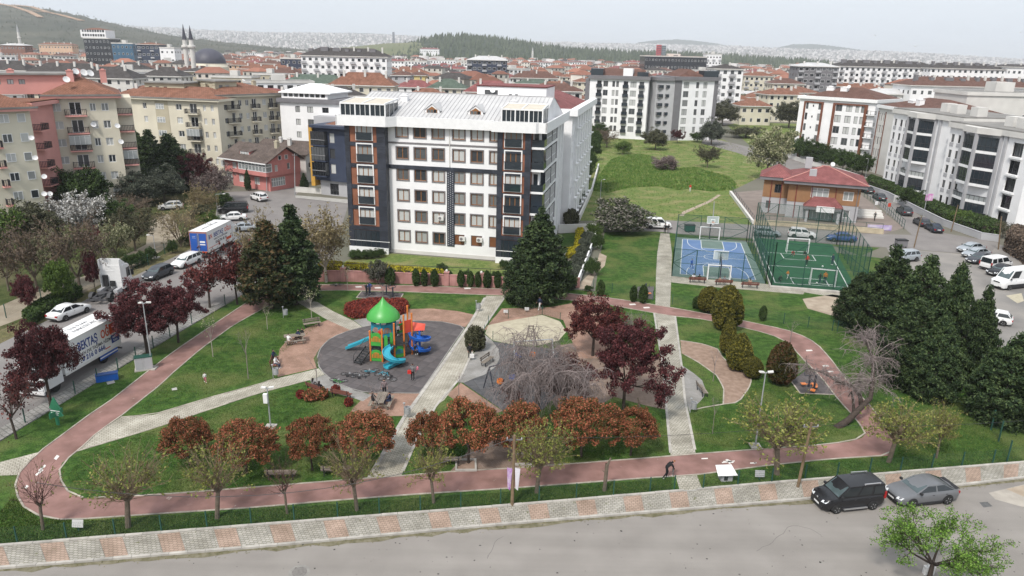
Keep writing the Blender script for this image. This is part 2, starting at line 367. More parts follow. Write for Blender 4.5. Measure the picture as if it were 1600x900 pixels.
ground_poly('middle_road',[(945,337),(1012,342.5),(1170,351),(1350,365),(1425,367),(1352,302),(1330,268),(1222,238),(1172,230),(1100,213),(1096,224),(1150,238),(1215,262),(1300,290),(1365,282),(1400,310),(1475,364),(1560,379),(1545,400),(1445,391),(1375,385.5),(1172,372),(1057,365),(1010,360),(945,354)],M_ASPH2,0.014)
ground_poly('car_park',[(1385,386.5),(1445,392),(1545,400.5),(1558,381),(1640,405),(1850,450),(2000,640),(1570,560),(1480,470),(1400,412)],M_LOT,0.013)
ground_poly('far_street',[(1098,219),(1100,190),(1180,178),(1186,186),(1120,198),(1118,218)],M_ASPH2,0.013)
ground_poly('dirt_track',[(-200,530),(0,478),(60,452),(130,432),(178,408),(228,382),(232,346),(262,334),(276,350),(284,368),(252,392),(205,420),(160,446),(80,480),(0,510),(-200,570)],M_DIRT,0.016)
ground_poly('grass_verge',[(-200,592),(0,537),(75,500),(150,460),(250,412),(300,388),(292,380),(246,402),(146,450),(70,486),(0,516),(-200,566)],lawnmat('verge',(0.10,0.095,0.045),(0.14,0.13,0.06),(0.17,0.14,0.085),s=0.3),0.018)
ground_poly('street_pavement',[(-160,762),(0,688),(118,616),(240,542),(352,476),(345,470),(232,534),(108,606),(-12,676),(-180,745)],paver('street_pavement_slabs',(0.27,0.26,0.25),(0.30,0.29,0.28),(0.15,0.15,0.14),R(35),0.5,0.4,0.03),0.10,depth=0.10)
# the park inside its cycle loop
OUT=[(93,812),(63,807),(33,790),(23,763),(27,743),(42,725),(63,705),(97,680),(133,653),(177,623),(225,585),(275,547),(337,505),(390,470),(430,456),(455,450),(475,446),(525,444.5),(650,446.5),(800,452.5),(862,456),(940,464),(975,469),(1020,476),(1050,481),(1095,489),(1155,500),(1200,509.5),(1225,514.5),(1245,521),(1265,530),(1282,543),(1300,564),(1320,591),(1350,625),(1363,637),(1380,663),(1400,690),(1397,703),(1387,712),(1297,717.5),(1200,727.5),(1090,742),(1013,747),(800,763),(660,772),(527,782),(400,793),(250,803),(133,811)]
INN=[(130,778),(110,772),(99,760),(91,740),(97,723),(120,706.5),(153,675),(187,652),(217,628),(253,600),(262,590),(312,547),(362,510),(401,488),(430,472),(450,464),(460,460),(482,455),(525,453.5),(625,456),(800,462.5),(907,470.5),(940,474),(975,481),(1020,489),(1050,494),(1092,498),(1150,509.5),(1200,521.5),(1222,530),(1237,541.5),(1252,558.5),(1285,592),(1310,625),(1333,650),(1347,668),(1352,678),(1347,684),(1327,690),(1267,697),(1200,701.5),(1087,709.5),(1050,713),(933,722),(800,732),(700,737.5),(627,744),(583,747),(400,761.5),(267,772),(173,777.5)]
ground_poly('cycle_path',OUT,M_CYCLE,0.016)
lawn=ground_poly('inner_lawn',INN,M_LAWN,0.020)
def edging(name,pix,step=None,closed=False,w=0.11,h=0.055,m=M_EDGE,z=0.0,parent=None,piece='edging_stone'):
 """a laid line of edging stones: one child per stone"""
 root=parent
 pts=[XY(*p)for p in pix]
 if closed:pts.append(pts[0])
 if step:pts=[tuple(p)for p in along(pts,step)]
 if root is None:
  root=bpy.data.objects.new(name,None);COL.objects.link(root);root['kind']='structure'
 for a,b in zip(pts,pts[1:]):
  a=Vector(a).to_2d();b=Vector(b).to_2d();d=(b-a)
  if d.length<0.05:continue
  d.normalize();n_=Vector((-d.y,d.x))*w/2;g=d*0.008;m_=MB()
  m_.prism([tuple(a+g-n_),tuple(b-g-n_),tuple(b-g+n_),tuple(a+g+n_)],0.005,h+rnd.uniform(-0.006,0.006));m_.build(piece,m,root)
 return root
edging('path_edging',INN,closed=True,step=1.6)
edging('path_edging',OUT,closed=True,step=1.6)
def path(name,pix,m,z,edge=None):return ground_poly(name,pix,m,z)
path('paved_path',[(0,743),(27,742),(42,724),(62,706),(0,722),(-200,770),(-200,800)],M_CREAM,0.0165)
path('paved_path',[(121,705.5),(233,672),(400,616),(482,594.5),(507,585),(498,575.5),(430,592),(400,602),(333,620),(240,648),(187,652.5),(153,675.5)],M_CREAM,0.0245)
path('paved_path',[(451,464),(510,499),(550,517),(566,511),(552,501),(520,486),(475,459.5),(460,460.5)],M_CREAM,0.0245)
path('paved_path',[(577,746.5),(633,650),(667,605),(677,590),(732,510),(760,462),(790,463),(775,482),(757,510),(720,590),(694,625),(682,633),(647,697),(627,743.5)],M_CREAM,0.0250)
path('paved_path',[(1027,395),(1025,430),(1024,477),(1047,480),(1049,430),(1050,395),(1046,365),(1032,364)],M_CREAM2,0.0165)
path('paved_path',[(1022,489.5),(1027,505),(1036,575),(1040,625),(1048,712.5),(1087,709),(1079,660),(1070,625),(1066,580),(1062,540),(1055,494.5)],M_CREAM2,0.0250)
path('paved_path',[(1056,745),(1063,769.5),(1098,766.5),(1089,742.5)],M_CREAM2,0.0165)
path('court_walk',[(1048,431),(1195,447),(1290,462),(1330,468),(1330,456),(1240,449),(1195,443.5),(1050,432)],M_CREAM2,0.0165)
path('court_walk',[(1049,441),(1110,448),(1195,455),(1255,460),(1258,455),(1195,446),(1110,437),(1049,432)],M_CREAM2,0.0175)
path('terracotta_plaza',[(512,500),(482,511),(452,528),(437,545),(432,575),(434,589),(495,575),(490,560),(499,545),(512,531),(532,521),(550,517)],M_PLAZA,0.0225)
path('terracotta_plaza',[(630,483),(675,482),(715,486),(742,492),(727,511),(660,503),(600,505),(570,512),(600,498)],M_PLAZA,0.0225)
path('grey_plaza',[(552,500),(567,511),(600,505.5),(640,502),(636,490),(630,484),(600,492)],M_GREYP,0.0235)
path('grey_plaza',[(484,594),(500,606),(530,616),(553,622),(567,627),(581,617),(557,610),(526,598),(508,585)],M_GREYP,0.0235)
path('picnic_plaza',[(577,614),(553,636),(548,643),(603,650),(630,650),(658,614)],M_PLAZA,0.0225)
path('terracotta_plaza',[(784,482),(858,480),(907,471.5),(940,475),(960,525),(985,540),(940,560),(905,560),(880,500),(847,491),(770,508),(752,520)],M_PLAZA,0.0225)
path('brown_plaza',[(870,540),(950,528),(1000,545),(1034,560),(1036,590),(1040,640),(1007,633),(960,620),(905,650),(870,640),(850,600)],M_PLAZA2,0.0215)
path('brown_plaza',[(703,737),(733,703),(752,690),(800,680),(850,690),(862,714),(869,726.5),(800,731.5)],M_PLAZA2,0.0225)
path('grey_plaza',[(757,522),(770,533),(779,545),(781,560),(774,574),(757,585.5),(728,598),(714,597),(735,562)],M_GREYP,0.0235)
path('grey_plaza',[(1065,570),(1085,584),(1097,594),(1102,607),(1100,620),(1093,628),(1077,643),(1072,625),(1068,590)],M_GREYP,0.0235)
path('terracotta_plaza',[(701,614),(720,598),(785,642),(765,650),(735,640),(700,618)],M_PLAZA,0.0225)
path('bare_ground',[(1254,467),(1262,482),(1300,493),(1335,495),(1335,465),(1300,460)],M_BARE,0.0165)
path('bare_ground',[(928,432),(945,415),(948,400),(937,395),(930,420),(908,440),(905,452),(922,450)],M_BARE,0.0165)
path('mulch_bed',[(1063,532),(1100,538),(1122,546),(1130,561),(1152,575),(1175,592),(1170,607),(1157,625),(1148,630),(1130,632),(1131,607),(1120,587),(1092,567),(1065,552)],M_BROWN,0.0225)
edging('bed_edging',[(1063,532),(1100,538),(1122,546),(1130,561),(1152,575),(1175,592),(1170,607),(1157,625),(1148,630),(1130,632),(1100,637),(1078,643)],step=1.0)
edging('bed_edging',[(1130,632),(1131,607),(1120,587),(1092,567),(1065,552)],step=1.0)
sandpit=path('sandpit',[(763,508),(790,502),(847,492),(875,502),(885,518),(873,532),(840,540),(807,539),(770,532),(758,521)],M_SAND,0.0235)
path('manhole_cover',[(166,597),(178,594),(180,598),(168,601)],M_CONC,0.05)
path('manhole_cover',[(268,607),(276,605),(277,609),(269,610)],M_CONC,0.05)
edging('path_kerb',[(121,705.5),(233,672),(400,616),(482,594.5)],step=1.4,m=M_EDGE)
edging('path_kerb',[(430,592),(400,602),(333,620),(240,648),(187,652.5)],step=1.4)
edging('path_kerb',[(577,746.5),(633,650),(677,590),(732,510),(760,462)],step=1.4,w=0.3,m=M_KERB)
edging('path_kerb',[(790,463),(757,510),(720,590),(682,633),(647,697),(627,743.5)],step=1.4,w=0.2,m=M_KERB)
edging('path_kerb',[(1022,489.5),(1036,575),(1040,625),(1048,712.5)],step=1.4,w=0.2,m=M_KERB)
edging('path_kerb',[(1055,494.5),(1066,580),(1070,625),(1087,709)],step=1.4,w=0.2,m=M_KERB)
# rubber safety floors, tile by tile
def clip(poly,ax,v,keep_less):
 out=[];n=len(poly)
 for i in range(n):
  p,q=poly[i],poly[(i+1)%n]
  ip_=(p[ax]<=v)==keep_less or p[ax]==v;iq=(q[ax]<=v)==keep_less or q[ax]==v
  if ip_:out.append(p)
  if ip_!=iq:
   t=(v-p[ax])/(q[ax]-p[ax]);out.append((p[0]+(q[0]-p[0])*t,p[1]+(q[1]-p[1])*t))
 return out
def tiled(name,pix,ang,s,m,z):
 base=ground_poly(name,pix,M_RUBJ,z)
 ca,sa=math.cos(ang),math.sin(ang)
 P=[(x*ca+y*sa,-x*sa+y*ca)for x,y in(XY(*p)for p in pix)]
 x0,x1=min(p[0]for p in P),max(p[0]for p in P);y0,y1=min(p[1]for p in P),max(p[1]for p in P)
 g=0.012;full=MB();full.box(-s/2+g,s/2-g,-s/2+g,s/2-g,0.0005,0.012);fm=full.mesh('rubber_tile',m)
 i=x0
 while i<x1:
  j=y0
  while j<y1:
   c=clip(clip(clip(clip(P,0,i+g,False),0,i+s-g,True),1,j+g,False),1,j+s-g,True)
   if len(c)>=3:
    ar=abs(sum(c[k][0]*c[(k+1)%len(c)][1]-c[(k+1)%len(c)][0]*c[k][1]for k in range(len(c))))/2
    if ar>0.98*(s-2*g)**2:
     cx,cy=i+s/2,j+s/2;link('rubber_tile',fm,base,(cx*ca-cy*sa,cx*sa+cy*ca,z),ang)
    elif ar>0.02:
     c2=[q for k,q in enumerate(c)if(q[0]-c[k-1][0])**2+(q[1]-c[k-1][1])**2>1e-8]
     m_=MB();m_.prism([(x*ca-y*sa,x*sa+y*ca)for x,y in c2],z+0.0005,z+0.012);m_.build('rubber_tile',m,base)
   j+=s
  i+=s
 return base
PLAY=[(496,560),(499,547),(512,532),(532,521.5),(565,511.5),(600,505),(625,502),(662,501.5),(695,503.5),(727,511.5),(709,537),(682,577),(656,615),(575,614),(555,610.5),(525,598.5),(507,585),(498,573)]
tiled('play_floor',PLAY,R(-24),1.0,M_RUB,0.0265)
edging('play_edging',PLAY,closed=True,step=1.2,h=0.06,w=0.1,m=M_GREYP)
SWING=[(770,533.5),(807,540),(868,546),(888,570),(876,610),(848,640),(787,642),(724,599),(740,592),(757,586),(774,574),(781,560),(779,545)]
tiled('swing_floor',SWING,R(20),1.0,M_RUB2,0.0265)
tiled('exercise_floor',[(565,455.5),(557,465.5),(624,469.5),(631,457.8)],R(-10),1.0,M_RUB,0.0265)
tiled('exercise_floor',[(996,448),(1022,448),(1021,467.5),(994,466)],R(0),1.0,M_RUB,0.0175)
tiled('exercise_floor',[(1236,596),(1250,615),(1303,617),(1276,583),(1262,577)],R(10),1.0,M_RUB,0.0265)
edging('play_edging',[(557,465.5),(624,469.5),(631,457.8)],step=1.5)
edging('play_edging',[(565,455.5),(557,465.5)])
edging('play_edging',[(1236,596),(1250,615),(1303,617)])
def mark(pix,z=0.021):
 m_=MB();m_.prism([XY(*p)for p in pix],z-0.002,z);o=struct('road_marking',m_,M_WHITEMARK)
for c in[(88,714),(41,760),(905,350+250)]:pass
mark([(84,717),(89,711),(93,713),(88,719)]);mark([(38,762),(42,758),(45,760),(41,764)])
mark([(55,742),(66,733),(68,735),(57,744)]);mark([(60,735),(70,726),(72,728),(62,738)])
for(x,y)in[(1101,717),(1135,721.5),(1177,724)]:
 mark([(x-5,y-0.8),(x+5,y-1.3),(x+5,y+0.4),(x-5,y+0.8)])
mark([(1133,719),(1136,717.5),(1147,722.5),(1144,724)]);mark([(1128,722.5),(1148,719.8),(1148,721.3),(1128,724)]);mark([(1137,722),(1141,722),(1142,725),(1139,725)])
mark([(1178,722.5),(1183,724),(1178,725.5)])
for(x,y)in[(255,600),(265,594)]:pass
for(x,y)in[(1264,548),(1290,572),(1297,581),(1303,590),(988,476),(1010,481),(590,450),(470,452),(560,448.5),(730,451)]:
 mark([(x-5,y-1),(x+4,y-1.4),(x+6,y+0.6),(x-4,y+1)])
mb=MB();c=G(468,894);mb.lathe([(0.42,0.002),(0.42,0.016),(0.38,0.018),(0.30,0.014),(0.28,0.018),(0.0,0.018)],20,(c.x,c.y,0));struct('manhole_cover',mb,mat('cast_iron',(0.16,0.15,0.14),0.7,0.2,8))
mb=MB();mb.lathe([(0.62,0.002),(0.6,0.0145),(0,0.0145)],24,(c.x,c.y,0));struct('road_patch',mb,mat('cement_ring',(0.22,0.21,0.195),0.9,0.15,3))
ground_poly('dirt_path',[(1062,337),(1066,331),(1080,325),(1106,314),(1122,304),(1127,304.5),(1110,316),(1083,328),(1070,334),(1068,338)],M_BARE,0.012)
ground_poly('dirt_path',[(1069,290),(1073,280),(1078,272),(1080,272),(1075,282),(1073,291)],M_BARE,0.034)
rc=random.Random(12);mb=MB()
for i in range(2):
 p=G(rc.uniform(40,1560),rc.uniform(835,893));a=rc.choice([0.15,0.2,1.6,1.7])+rc.uniform(-0.3,0.3);L=rc.uniform(2,7)
 while L>0:
  s_=rc.uniform(0.2,0.5);q=p+Vector((math.cos(a)*s_,math.sin(a)*s_,0));n_=Vector((-math.sin(a),math.cos(a),0))*0.012
  mb.prism([tuple((p-n_).xy),tuple((q-n_).xy),tuple((q+n_).xy),tuple((p+n_).xy)],0.0121,0.0142);p=q;a+=rc.uniform(-0.5,0.5);L-=s_
struct('road_crack',mb,mat('crack_tar',(0.115,0.108,0.10),0.95,0.2,4))
def wear(m,sc,lo,hi):
 n,l,b=NM(m);src=b.inputs['Base Color'].links[0].from_socket;tc=n.new('ShaderNodeTexCoord');mp=n.new('ShaderNodeMapping');mp.inputs['Scale'].default_value=sc;mp.inputs['Rotation'].default_value=(0,0,R(-8));nz=n.new('ShaderNodeTexNoise');nz.inputs['Scale'].default_value=1;nz.inputs['Detail'].default_value=5
 l.new(tc.outputs['Object'],mp.inputs[0]);l.new(mp.outputs[0],nz.inputs['Vector']);mr=n.new('ShaderNodeMapRange');mr.inputs[1].default_value=0.3;mr.inputs[2].default_value=0.7;mr.inputs[3].default_value=lo;mr.inputs[4].default_value=hi;l.new(nz.outputs[0],mr.inputs[0]);vm=n.new('ShaderNodeVectorMath');vm.operation='SCALE';l.new(src,vm.inputs[0]);l.new(mr.outputs[0],vm.inputs['Scale']);l.new(vm.outputs[0],b.inputs['Base Color'])
wear(M_ASPH,(0.03,0.7,1),0.90,1.10);wear(M_CYCLE,(0.5,0.5,1),0.84,1.12);wear(M_CREAM,(0.25,0.25,1),0.84,1.10);wear(M_CREAM2,(0.3,0.3,1),0.84,1.10);wear(M_PLAZA,(0.4,0.4,1),0.86,1.08)
ground_poly('road_patch',[(1530,785),(1543,784),(1551,791),(1537,793)],mat('patch_tar',(0.10,0.10,0.10),0.9,0.2,4),0.0135)
ground_poly('road_patch',[(1545,770),(1600,757),(1640,760),(1640,800),(1590,790),(1555,780)],mat('pale_concrete_patch',(0.34,0.31,0.27),0.9,0.15,1.2,detail=8),0.0130)
ground_poly('road_patch',[(1572,764),(1600,758),(1640,756),(1640,775),(1600,776)],M_BARE,0.0140)
ground_poly('road_patch',[(1572,462),(1596,458),(1600,470),(1590,474)],M_SAND,0.0150)
def tufts(name,polys,count,s0,s1,m,seed):
 r=np.random.default_rng(seed);V=[];n=0
 for poly,cnt in zip(polys,count):
  P=np.array([XY(*p)for p in poly]);lo,hi=P.min(0),P.max(0)
  q=r.uniform(lo,hi,(int(cnt*2.2),2));ins=np.zeros(len(q),bool);j=len(P)-1
  for i in range(len(P)):
   c=((P[i,1]>q[:,1])!=(P[j,1]>q[:,1]))&(q[:,0]<(P[j,0]-P[i,0])*(q[:,1]-P[i,1])/(P[j,1]-P[i,1]+1e-12)+P[i,0]);ins^=c;j=i
  q=q[ins][:cnt];k=len(q);a=r.uniform(0,6.28,k);s=r.uniform(s0,s1,k);w=s*0.45;ln=r.uniform(0.1,0.6,k)*s;b=r.uniform(0,6.28,k)
  z=np.full(k,0.012);dx,dy=np.cos(a)*w,np.sin(a)*w
  v=np.stack([np.stack([q[:,0]-dx,q[:,1]-dy,z],1),np.stack([q[:,0]+dx,q[:,1]+dy,z],1),np.stack([q[:,0]+np.cos(b)*ln,q[:,1]+np.sin(b)*ln,z+s],1)],1)
  V.append(v.reshape(-1,3))
 V=np.concatenate(V);F=np.arange(len(V)).reshape(-1,3);o=link(name,fastmesh(name,V,F,m));o['kind']='stuff'
M_BLADE=leafmat('grass_blade',[(0.036,0.075,0.014),(0.056,0.108,0.022),(0.10,0.132,0.036)],clump=0.5,hue=0.5)
tufts('grass',[[(0,850),(400,817),(400,797),(140,814),(60,811),(20,775),(0,800)],[(400,818),(800,787),(800,768),(400,797)],[(800,787),(1050,766),(1050,748),(800,767)],[(1098,763),(1600,722),(1540,660),(1420,640),(1400,712),(1200,731),(1095,746)],[(105,745),(130,710),(400,620),(480,600),(560,640),(540,742),(280,768),(130,774)],[(650,735),(690,640),(740,660),(735,700),(705,734)],[(870,722),(900,650),(960,625),(1035,645),(1045,708)],[(1095,704),(1080,645),(1150,640),(1180,600),(1240,610),(1330,680)],[(210,645),(320,550),(460,470),(510,500),(430,560),(430,588)]],[26000,26000,18000,34000,40000,9000,14000,24000,20000],0.03,0.085,M_BLADE,5)
tufts('tall_grass',[[(922,297),(932,282),(945,262),(955,250),(975,243),(1000,241),(1022,246),(1042,259),(1062,264),(1085,262),(1115,271),(1140,277),(1150,288),(1148,296),(1110,299),(1075,295),(1060,297),(1030,291),(985,293),(950,301)]],[36000],0.15,0.5,leafmat('tall_blade',[(0.07,0.14,0.026),(0.105,0.185,0.038),(0.16,0.205,0.062)],clump=0.25,hue=0.5),6)
tufts('meadow_grass',[[(905,345),(925,270),(925,215),(1000,208),(1130,218),(1225,262),(1205,268),(1140,300),(1175,350),(1012,341)]],[12000],0.06,0.22,leafmat('field_blade',[(0.055,0.10,0.022),(0.11,0.155,0.042),(0.20,0.20,0.085)],clump=0.35,hue=0.5),16)
ground_poly('tall_grass_bank',[(922,297),(932,282),(945,262),(955,250),(975,243),(1000,241),(1022,246),(1042,259),(1062,264),(1085,262),(1115,271),(1140,277),(1150,288),(1148,296),(1110,299),(1075,295),(1060,297),(1030,291),(985,293),(950,301)],M_TALL,0.03)
# BUILDINGS
M_WHITE=mat('white_render',(0.74,0.735,0.74),0.85,0.05,0.5,detail=6,bump=0.1,bscale=30)
M_WHITEP=mat('white_trim',(0.72,0.72,0.72),0.6,0.04,2)
M_OFFW=mat('offwhite_render',(0.55,0.535,0.51),0.85,0.08,0.4,detail=6)
M_CREAMW=mat('cream_render',(0.57,0.53,0.43),0.9,0.09,0.25,detail=7)
M_CREAMD=mat('cream_render_dark',(0.40,0.36,0.27),0.9,0.1,0.4,detail=6)
M_PINK=mat('pink_render',(0.57,0.28,0.25),0.9,0.09,0.35,detail=6)
M_PINKH=mat('pink_house_render',(0.50,0.20,0.185),0.9,0.10,0.5,detail=6)
M_SLATE=mat('dark_slate_cladding',(0.030,0.034,0.046),0.45,0.25,0.8,obj=0.22,spec=0.4)
M_BRICKP=paver('orange_brick_cladding',(0.225,0.092,0.055),(0.255,0.108,0.066),(0.17,0.06,0.035),0,1.2,0.3,0.012,rough=0.8,bump=0.2)
M_GREY=mat('grey_render',(0.16,0.155,0.165),0.8,0.08,0.6)
M_LGREY=mat('light_grey_render',(0.36,0.36,0.375),0.85,0.08,0.5,detail=6)
M_NAVY=mat('navy_render',(0.035,0.045,0.075),0.6,0.12,0.6)
M_GOLD=mat('golden_panel',(0.46,0.26,0.05),0.6,0.1,1)
M_BFRAME=mat('brown_window_frame',(0.23,0.10,0.035),0.5,0.1,4)
M_WFRAME=mat('white_window_frame',(0.68,0.68,0.68),0.5,0.05,4)
M_DFRAME=mat('dark_window_frame',(0.04,0.04,0.045),0.4,0.1,4)
M_GFRAME=mat('grey_window_surround',(0.17,0.16,0.165),0.8,0.1,2)
M_PANEL=mat('brown_roller_shutter',(0.16,0.065,0.028),0.6,0.1,2)
M_BROWNC=mat('brown_facade_strip',(0.155,0.058,0.034),0.7,0.12,1)
M_RAIL=mat('black_railing',(0.025,0.025,0.03),0.5,0.1,2)
M_BGLASS=mat('tinted_balcony_glass',(0.02,0.028,0.036),0.08,0.1,1,spec=0.7)
M_GLASS=glassmat('curtained_glass',(0.035,0.042,0.048),(0.50,0.51,0.50),split=0.36)
M_GLASSD=glassmat('dark_glass',(0.012,0.014,0.018),(0.11,0.115,0.12),split=0.5)
M_GLASSB=glassmat('pale_glass',(0.10,0.12,0.13),(0.38,0.40,0.40),split=0.4)
M_METALR=None
def roofmetal(name,c,rot,sp,c2=None):
 m=mat(name,c,0.55,0.12,0.35,metal=0.0,col2=c2,detail=6,spec=0.4);return m
M_METALR=roofmetal('grey_sheet_roof',(0.40,0.395,0.40),0,0.6,(0.50,0.495,0.49))
M_SEAM=mat('roof_seam',(0.38,0.375,0.38),0.6,0.1,2)
def tiles(name,a,b,s=0.9):
 m=paver(name,a,b,tuple(c*0.5 for c in a),0,0.45,0.35,0.03,rough=0.85,bump=0.3);return m
M_TILE=tiles('red_roof_tiles',(0.195,0.092,0.062),(0.25,0.12,0.082))
M_TILEB=tiles('brown_roof_tiles',(0.125,0.068,0.056),(0.155,0.085,0.068))
M_TILED=tiles('dark_roof_shingle',(0.062,0.056,0.056),(0.082,0.074,0.072))
M_TILER=tiles('crimson_roof_sheet',(0.215,0.078,0.078),(0.25,0.095,0.093))
M_TILEG=tiles('green_roof_sheet',(0.085,0.115,0.095),(0.11,0.145,0.115))
M_FLAT=mat('flat_roof_felt',(0.15,0.145,0.14),0.95,0.25,0.4,detail=8,col2=(0.25,0.24,0.225))
M_CORR=tiles('corrugated_brown_roof',(0.10,0.078,0.070),(0.135,0.105,0.092))
M_AC=mat('ac_casing',(0.60,0.59,0.57),0.6,0.05,3)
M_DISH=mat('satellite_dish_white',(0.62,0.62,0.62),0.5,0.08,2)
M_BEIGE=mat('beige_awning',(0.50,0.455,0.385),0.85,0.08,1)
class Frame:
 """a facade line on the ground from p to q (left to right seen from outside); local x along it, y into the house"""
 def __init__(s,p,q):
  s.p=Vector((p[0],p[1]));s.q=Vector((q[0],q[1]));d=s.q-s.p;s.L=d.length;s.d=d/s.L;s.a=math.atan2(d.y,d.x);s.n=Vector((-s.d.y,s.d.x))
 def uz(s,x,y,back=0.0):
  g=G(x,y,0);c=Vector((0,0,CAM_H));d=g-c;o=s.p+s.n*back
  t=((o.x-c.x)*s.n.x+(o.y-c.y)*s.n.y)/(d.x*s.n.x+d.y*s.n.y);X=c+d*t
  return((X.x-s.p.x)*s.d.x+(X.y-s.p.y)*s.d.y,X.z)
 def u(s,x,y,back=0.0):return s.uz(x,y,back)[0]
 def world(s,x,y):w=s.p+s.d*x+s.n*y;return(w.x,w.y)
def DP(x,y,dep):
 g=G(x,y,0);c=Vector((0,0,CAM_H));d=g-c;return c+d*(dep/d.dot(_f))
WCACHE={}
STY={'brown2':(M_BFRAME,M_GLASS,1,0,M_GFRAME),'brown3':(M_BFRAME,M_GLASS,2,0,M_WHITEP),'white2':(M_WFRAME,M_GLASS,1,0,None),'white1':(M_WFRAME,M_GLASS,0,0,None),'white3':(M_WFRAME,M_GLASSB,2,0.68,None),'whited':(M_WFRAME,M_GLASSD,1,0,None),'white5':(M_WFRAME,M_GLASSB,5,0.6,None),'dark2':(M_DFRAME,M_GLASSD,1,0,None),'dark1':(M_DFRAME,M_GLASSD,0,0,None),'dark3':(M_DFRAME,M_GLASSD,2,0.4,None),'grey2':(M_GFRAME,M_GLASS,1,0,None),'grey1':(M_GFRAME,M_GLASS,0,0,None),'grey2t':(M_GFRAME,M_GLASS,1,0.35,None),'shutter':(M_GFRAME,M_PANEL,0,0,None),'dark5':(M_DFRAME,M_GLASSD,4,0.38,None)}
def winmesh(w,h,sty):
 k=(round(w,2),round(h,2),sty)
 if k in WCACHE:return WCACHE[k]
 fm,pm,nv,tr,sm=STY[sty];t=min(0.09,w*0.09);mb=MB();x,z=w/2,h/2
 mb.box(-x,-x+t,-0.03,0.04,-z,z);mb.box(x-t,x,-0.03,0.04,-z,z);mb.box(-x+t,x-t,-0.03,0.04,z-t,z);mb.box(-x+t,x-t,-0.03,0.04,-z,-z+t)
 for i in range(nv):
  c=-x+w*(i+1)/(nv+1);mb.box(c-t*0.6,c+t*0.6,-0.025,0.035,-z+t,z-t)
 if tr:c=-z+h*tr;mb.box(-x+t,x-t,-0.02,0.03,c-t*0.5,c+t*0.5)
 if sm is not None:
  s=0.16
  mb.box(-x-s,-x,-0.17,0.0,-z-s,z+s,1);mb.box(x,x+s,-0.17,0.0,-z-s,z+s,1);mb.box(-x,x,-0.17,0.0,z,z+s,1);mb.box(-x,x,-0.17,0.0,-z-s,-z,1)
 fme=mb.mesh('window',[fm,sm or fm]);pb=MB();pb.quad((-x+t*0.5,0.01,-z+t*0.5),(x-t*0.5,0.01,-z+t*0.5),(x-t*0.5,0.01,z-t*0.5),(-x+t*0.5,0.01,z-t*0.5))
 WCACHE[k]=(fme,pb.mesh('pane',pm));return WCACHE[k]
SIDE={'S':0.0,'E':math.pi/2,'N':math.pi,'W':-math.pi/2}
class Vol:
 """a box of walls with real openings; windows are children set back in them"""
 def __init__(s,t,x0,y0,W,D,z0,z1,m,name='wall'):
  s.t,s.x0,s.y0,s.W,s.D,s.z0,s.z1,s.m,s.name=t,x0,y0,W,D,z0,z1,m,name;s.holes={k:[]for k in SIDE}
 def P(s,k,u,d,z):
  if k=='S':return(s.x0+u,s.y0-d,z)
  if k=='E':return(s.x0+s.W+d,s.y0+u,z)
  if k=='N':return(s.x0+s.W-u,s.y0+s.D+d,z)
  return(s.x0-d,s.y0+s.D-u,z)
 def win(s,k,u,z,w,h,sty='white2',rec=0.14,name='window',label=None):
  s.holes[k].append((u-w/2,u+w/2,z-h/2,z+h/2));f,p=winmesh(w,h,sty)
  o=link(name,f,s.t,s.P(k,u,-rec,z),SIDE[k],label);link('pane',p,o);return o
 def grid(s,k,us,zs,w,h,sty='white2',skip=(),rec=0.14):
  for i,u in enumerate(us):
   for j,z in enumerate(zs):
    if(i,j)not in skip:s.win(k,u,z,w[i]if hasattr(w,'__len__')else w,h,sty[i]if isinstance(sty,(list,tuple))else sty,rec)
 def done(s,roof=True):
  mb=MB()
  for k in SIDE:
   Lk=s.W if k in 'SN' else s.D;H=[h for h in s.holes[k]if h[0]>0.01 and h[1]<Lk-0.01]
   us=sorted({0.0,Lk,*[round(a,3)for h in H for a in h[:2]]});zs=sorted({s.z0,s.z1,*[round(a,3)for h in H for a in h[2:]]})
   for a,b in zip(us,us[1:]):
    run=None
    for c,d in zip(zs,zs[1:]):
     um,zm=(a+b)/2,(c+d)/2
     ins=any(h[0]-1e-3<um<h[1]+1e-3 and h[2]-1e-3<zm<h[3]+1e-3 for h in H)
     if not ins:run=(run[0],d)if run else(c,d)
     if ins and run:mb.quad(s.P(k,a,0,run[0]),s.P(k,b,0,run[0]),s.P(k,b,0,run[1]),s.P(k,a,0,run[1]));run=None
    if run:mb.quad(s.P(k,a,0,run[0]),s.P(k,b,0,run[0]),s.P(k,b,0,run[1]),s.P(k,a,0,run[1]))
   for a,b,c,d in H:
    e=0.2
    mb.quad(s.P(k,a,0,c),s.P(k,b,0,c),s.P(k,b,-e,c),s.P(k,a,-e,c));mb.quad(s.P(k,a,0,d),s.P(k,a,-e,d),s.P(k,b,-e,d),s.P(k,b,0,d))
    mb.quad(s.P(k,a,0,c),s.P(k,a,-e,c),s.P(k,a,-e,d),s.P(k,a,0,d));mb.quad(s.P(k,b,0,c),s.P(k,b,0,d),s.P(k,b,-e,d),s.P(k,b,-e,c))
  if roof:mb.quad((s.x0,s.y0,s.z1),(s.x0+s.W,s.y0,s.z1),(s.x0+s.W,s.y0+s.D,s.z1),(s.x0,s.y0+s.D,s.z1))
  return mb.build(s.name,s.m,s.t)
def bx(t,name,m,*b,label=None):
 mb=MB();mb.box(*b);return mb.build(name,m,t,label=label)
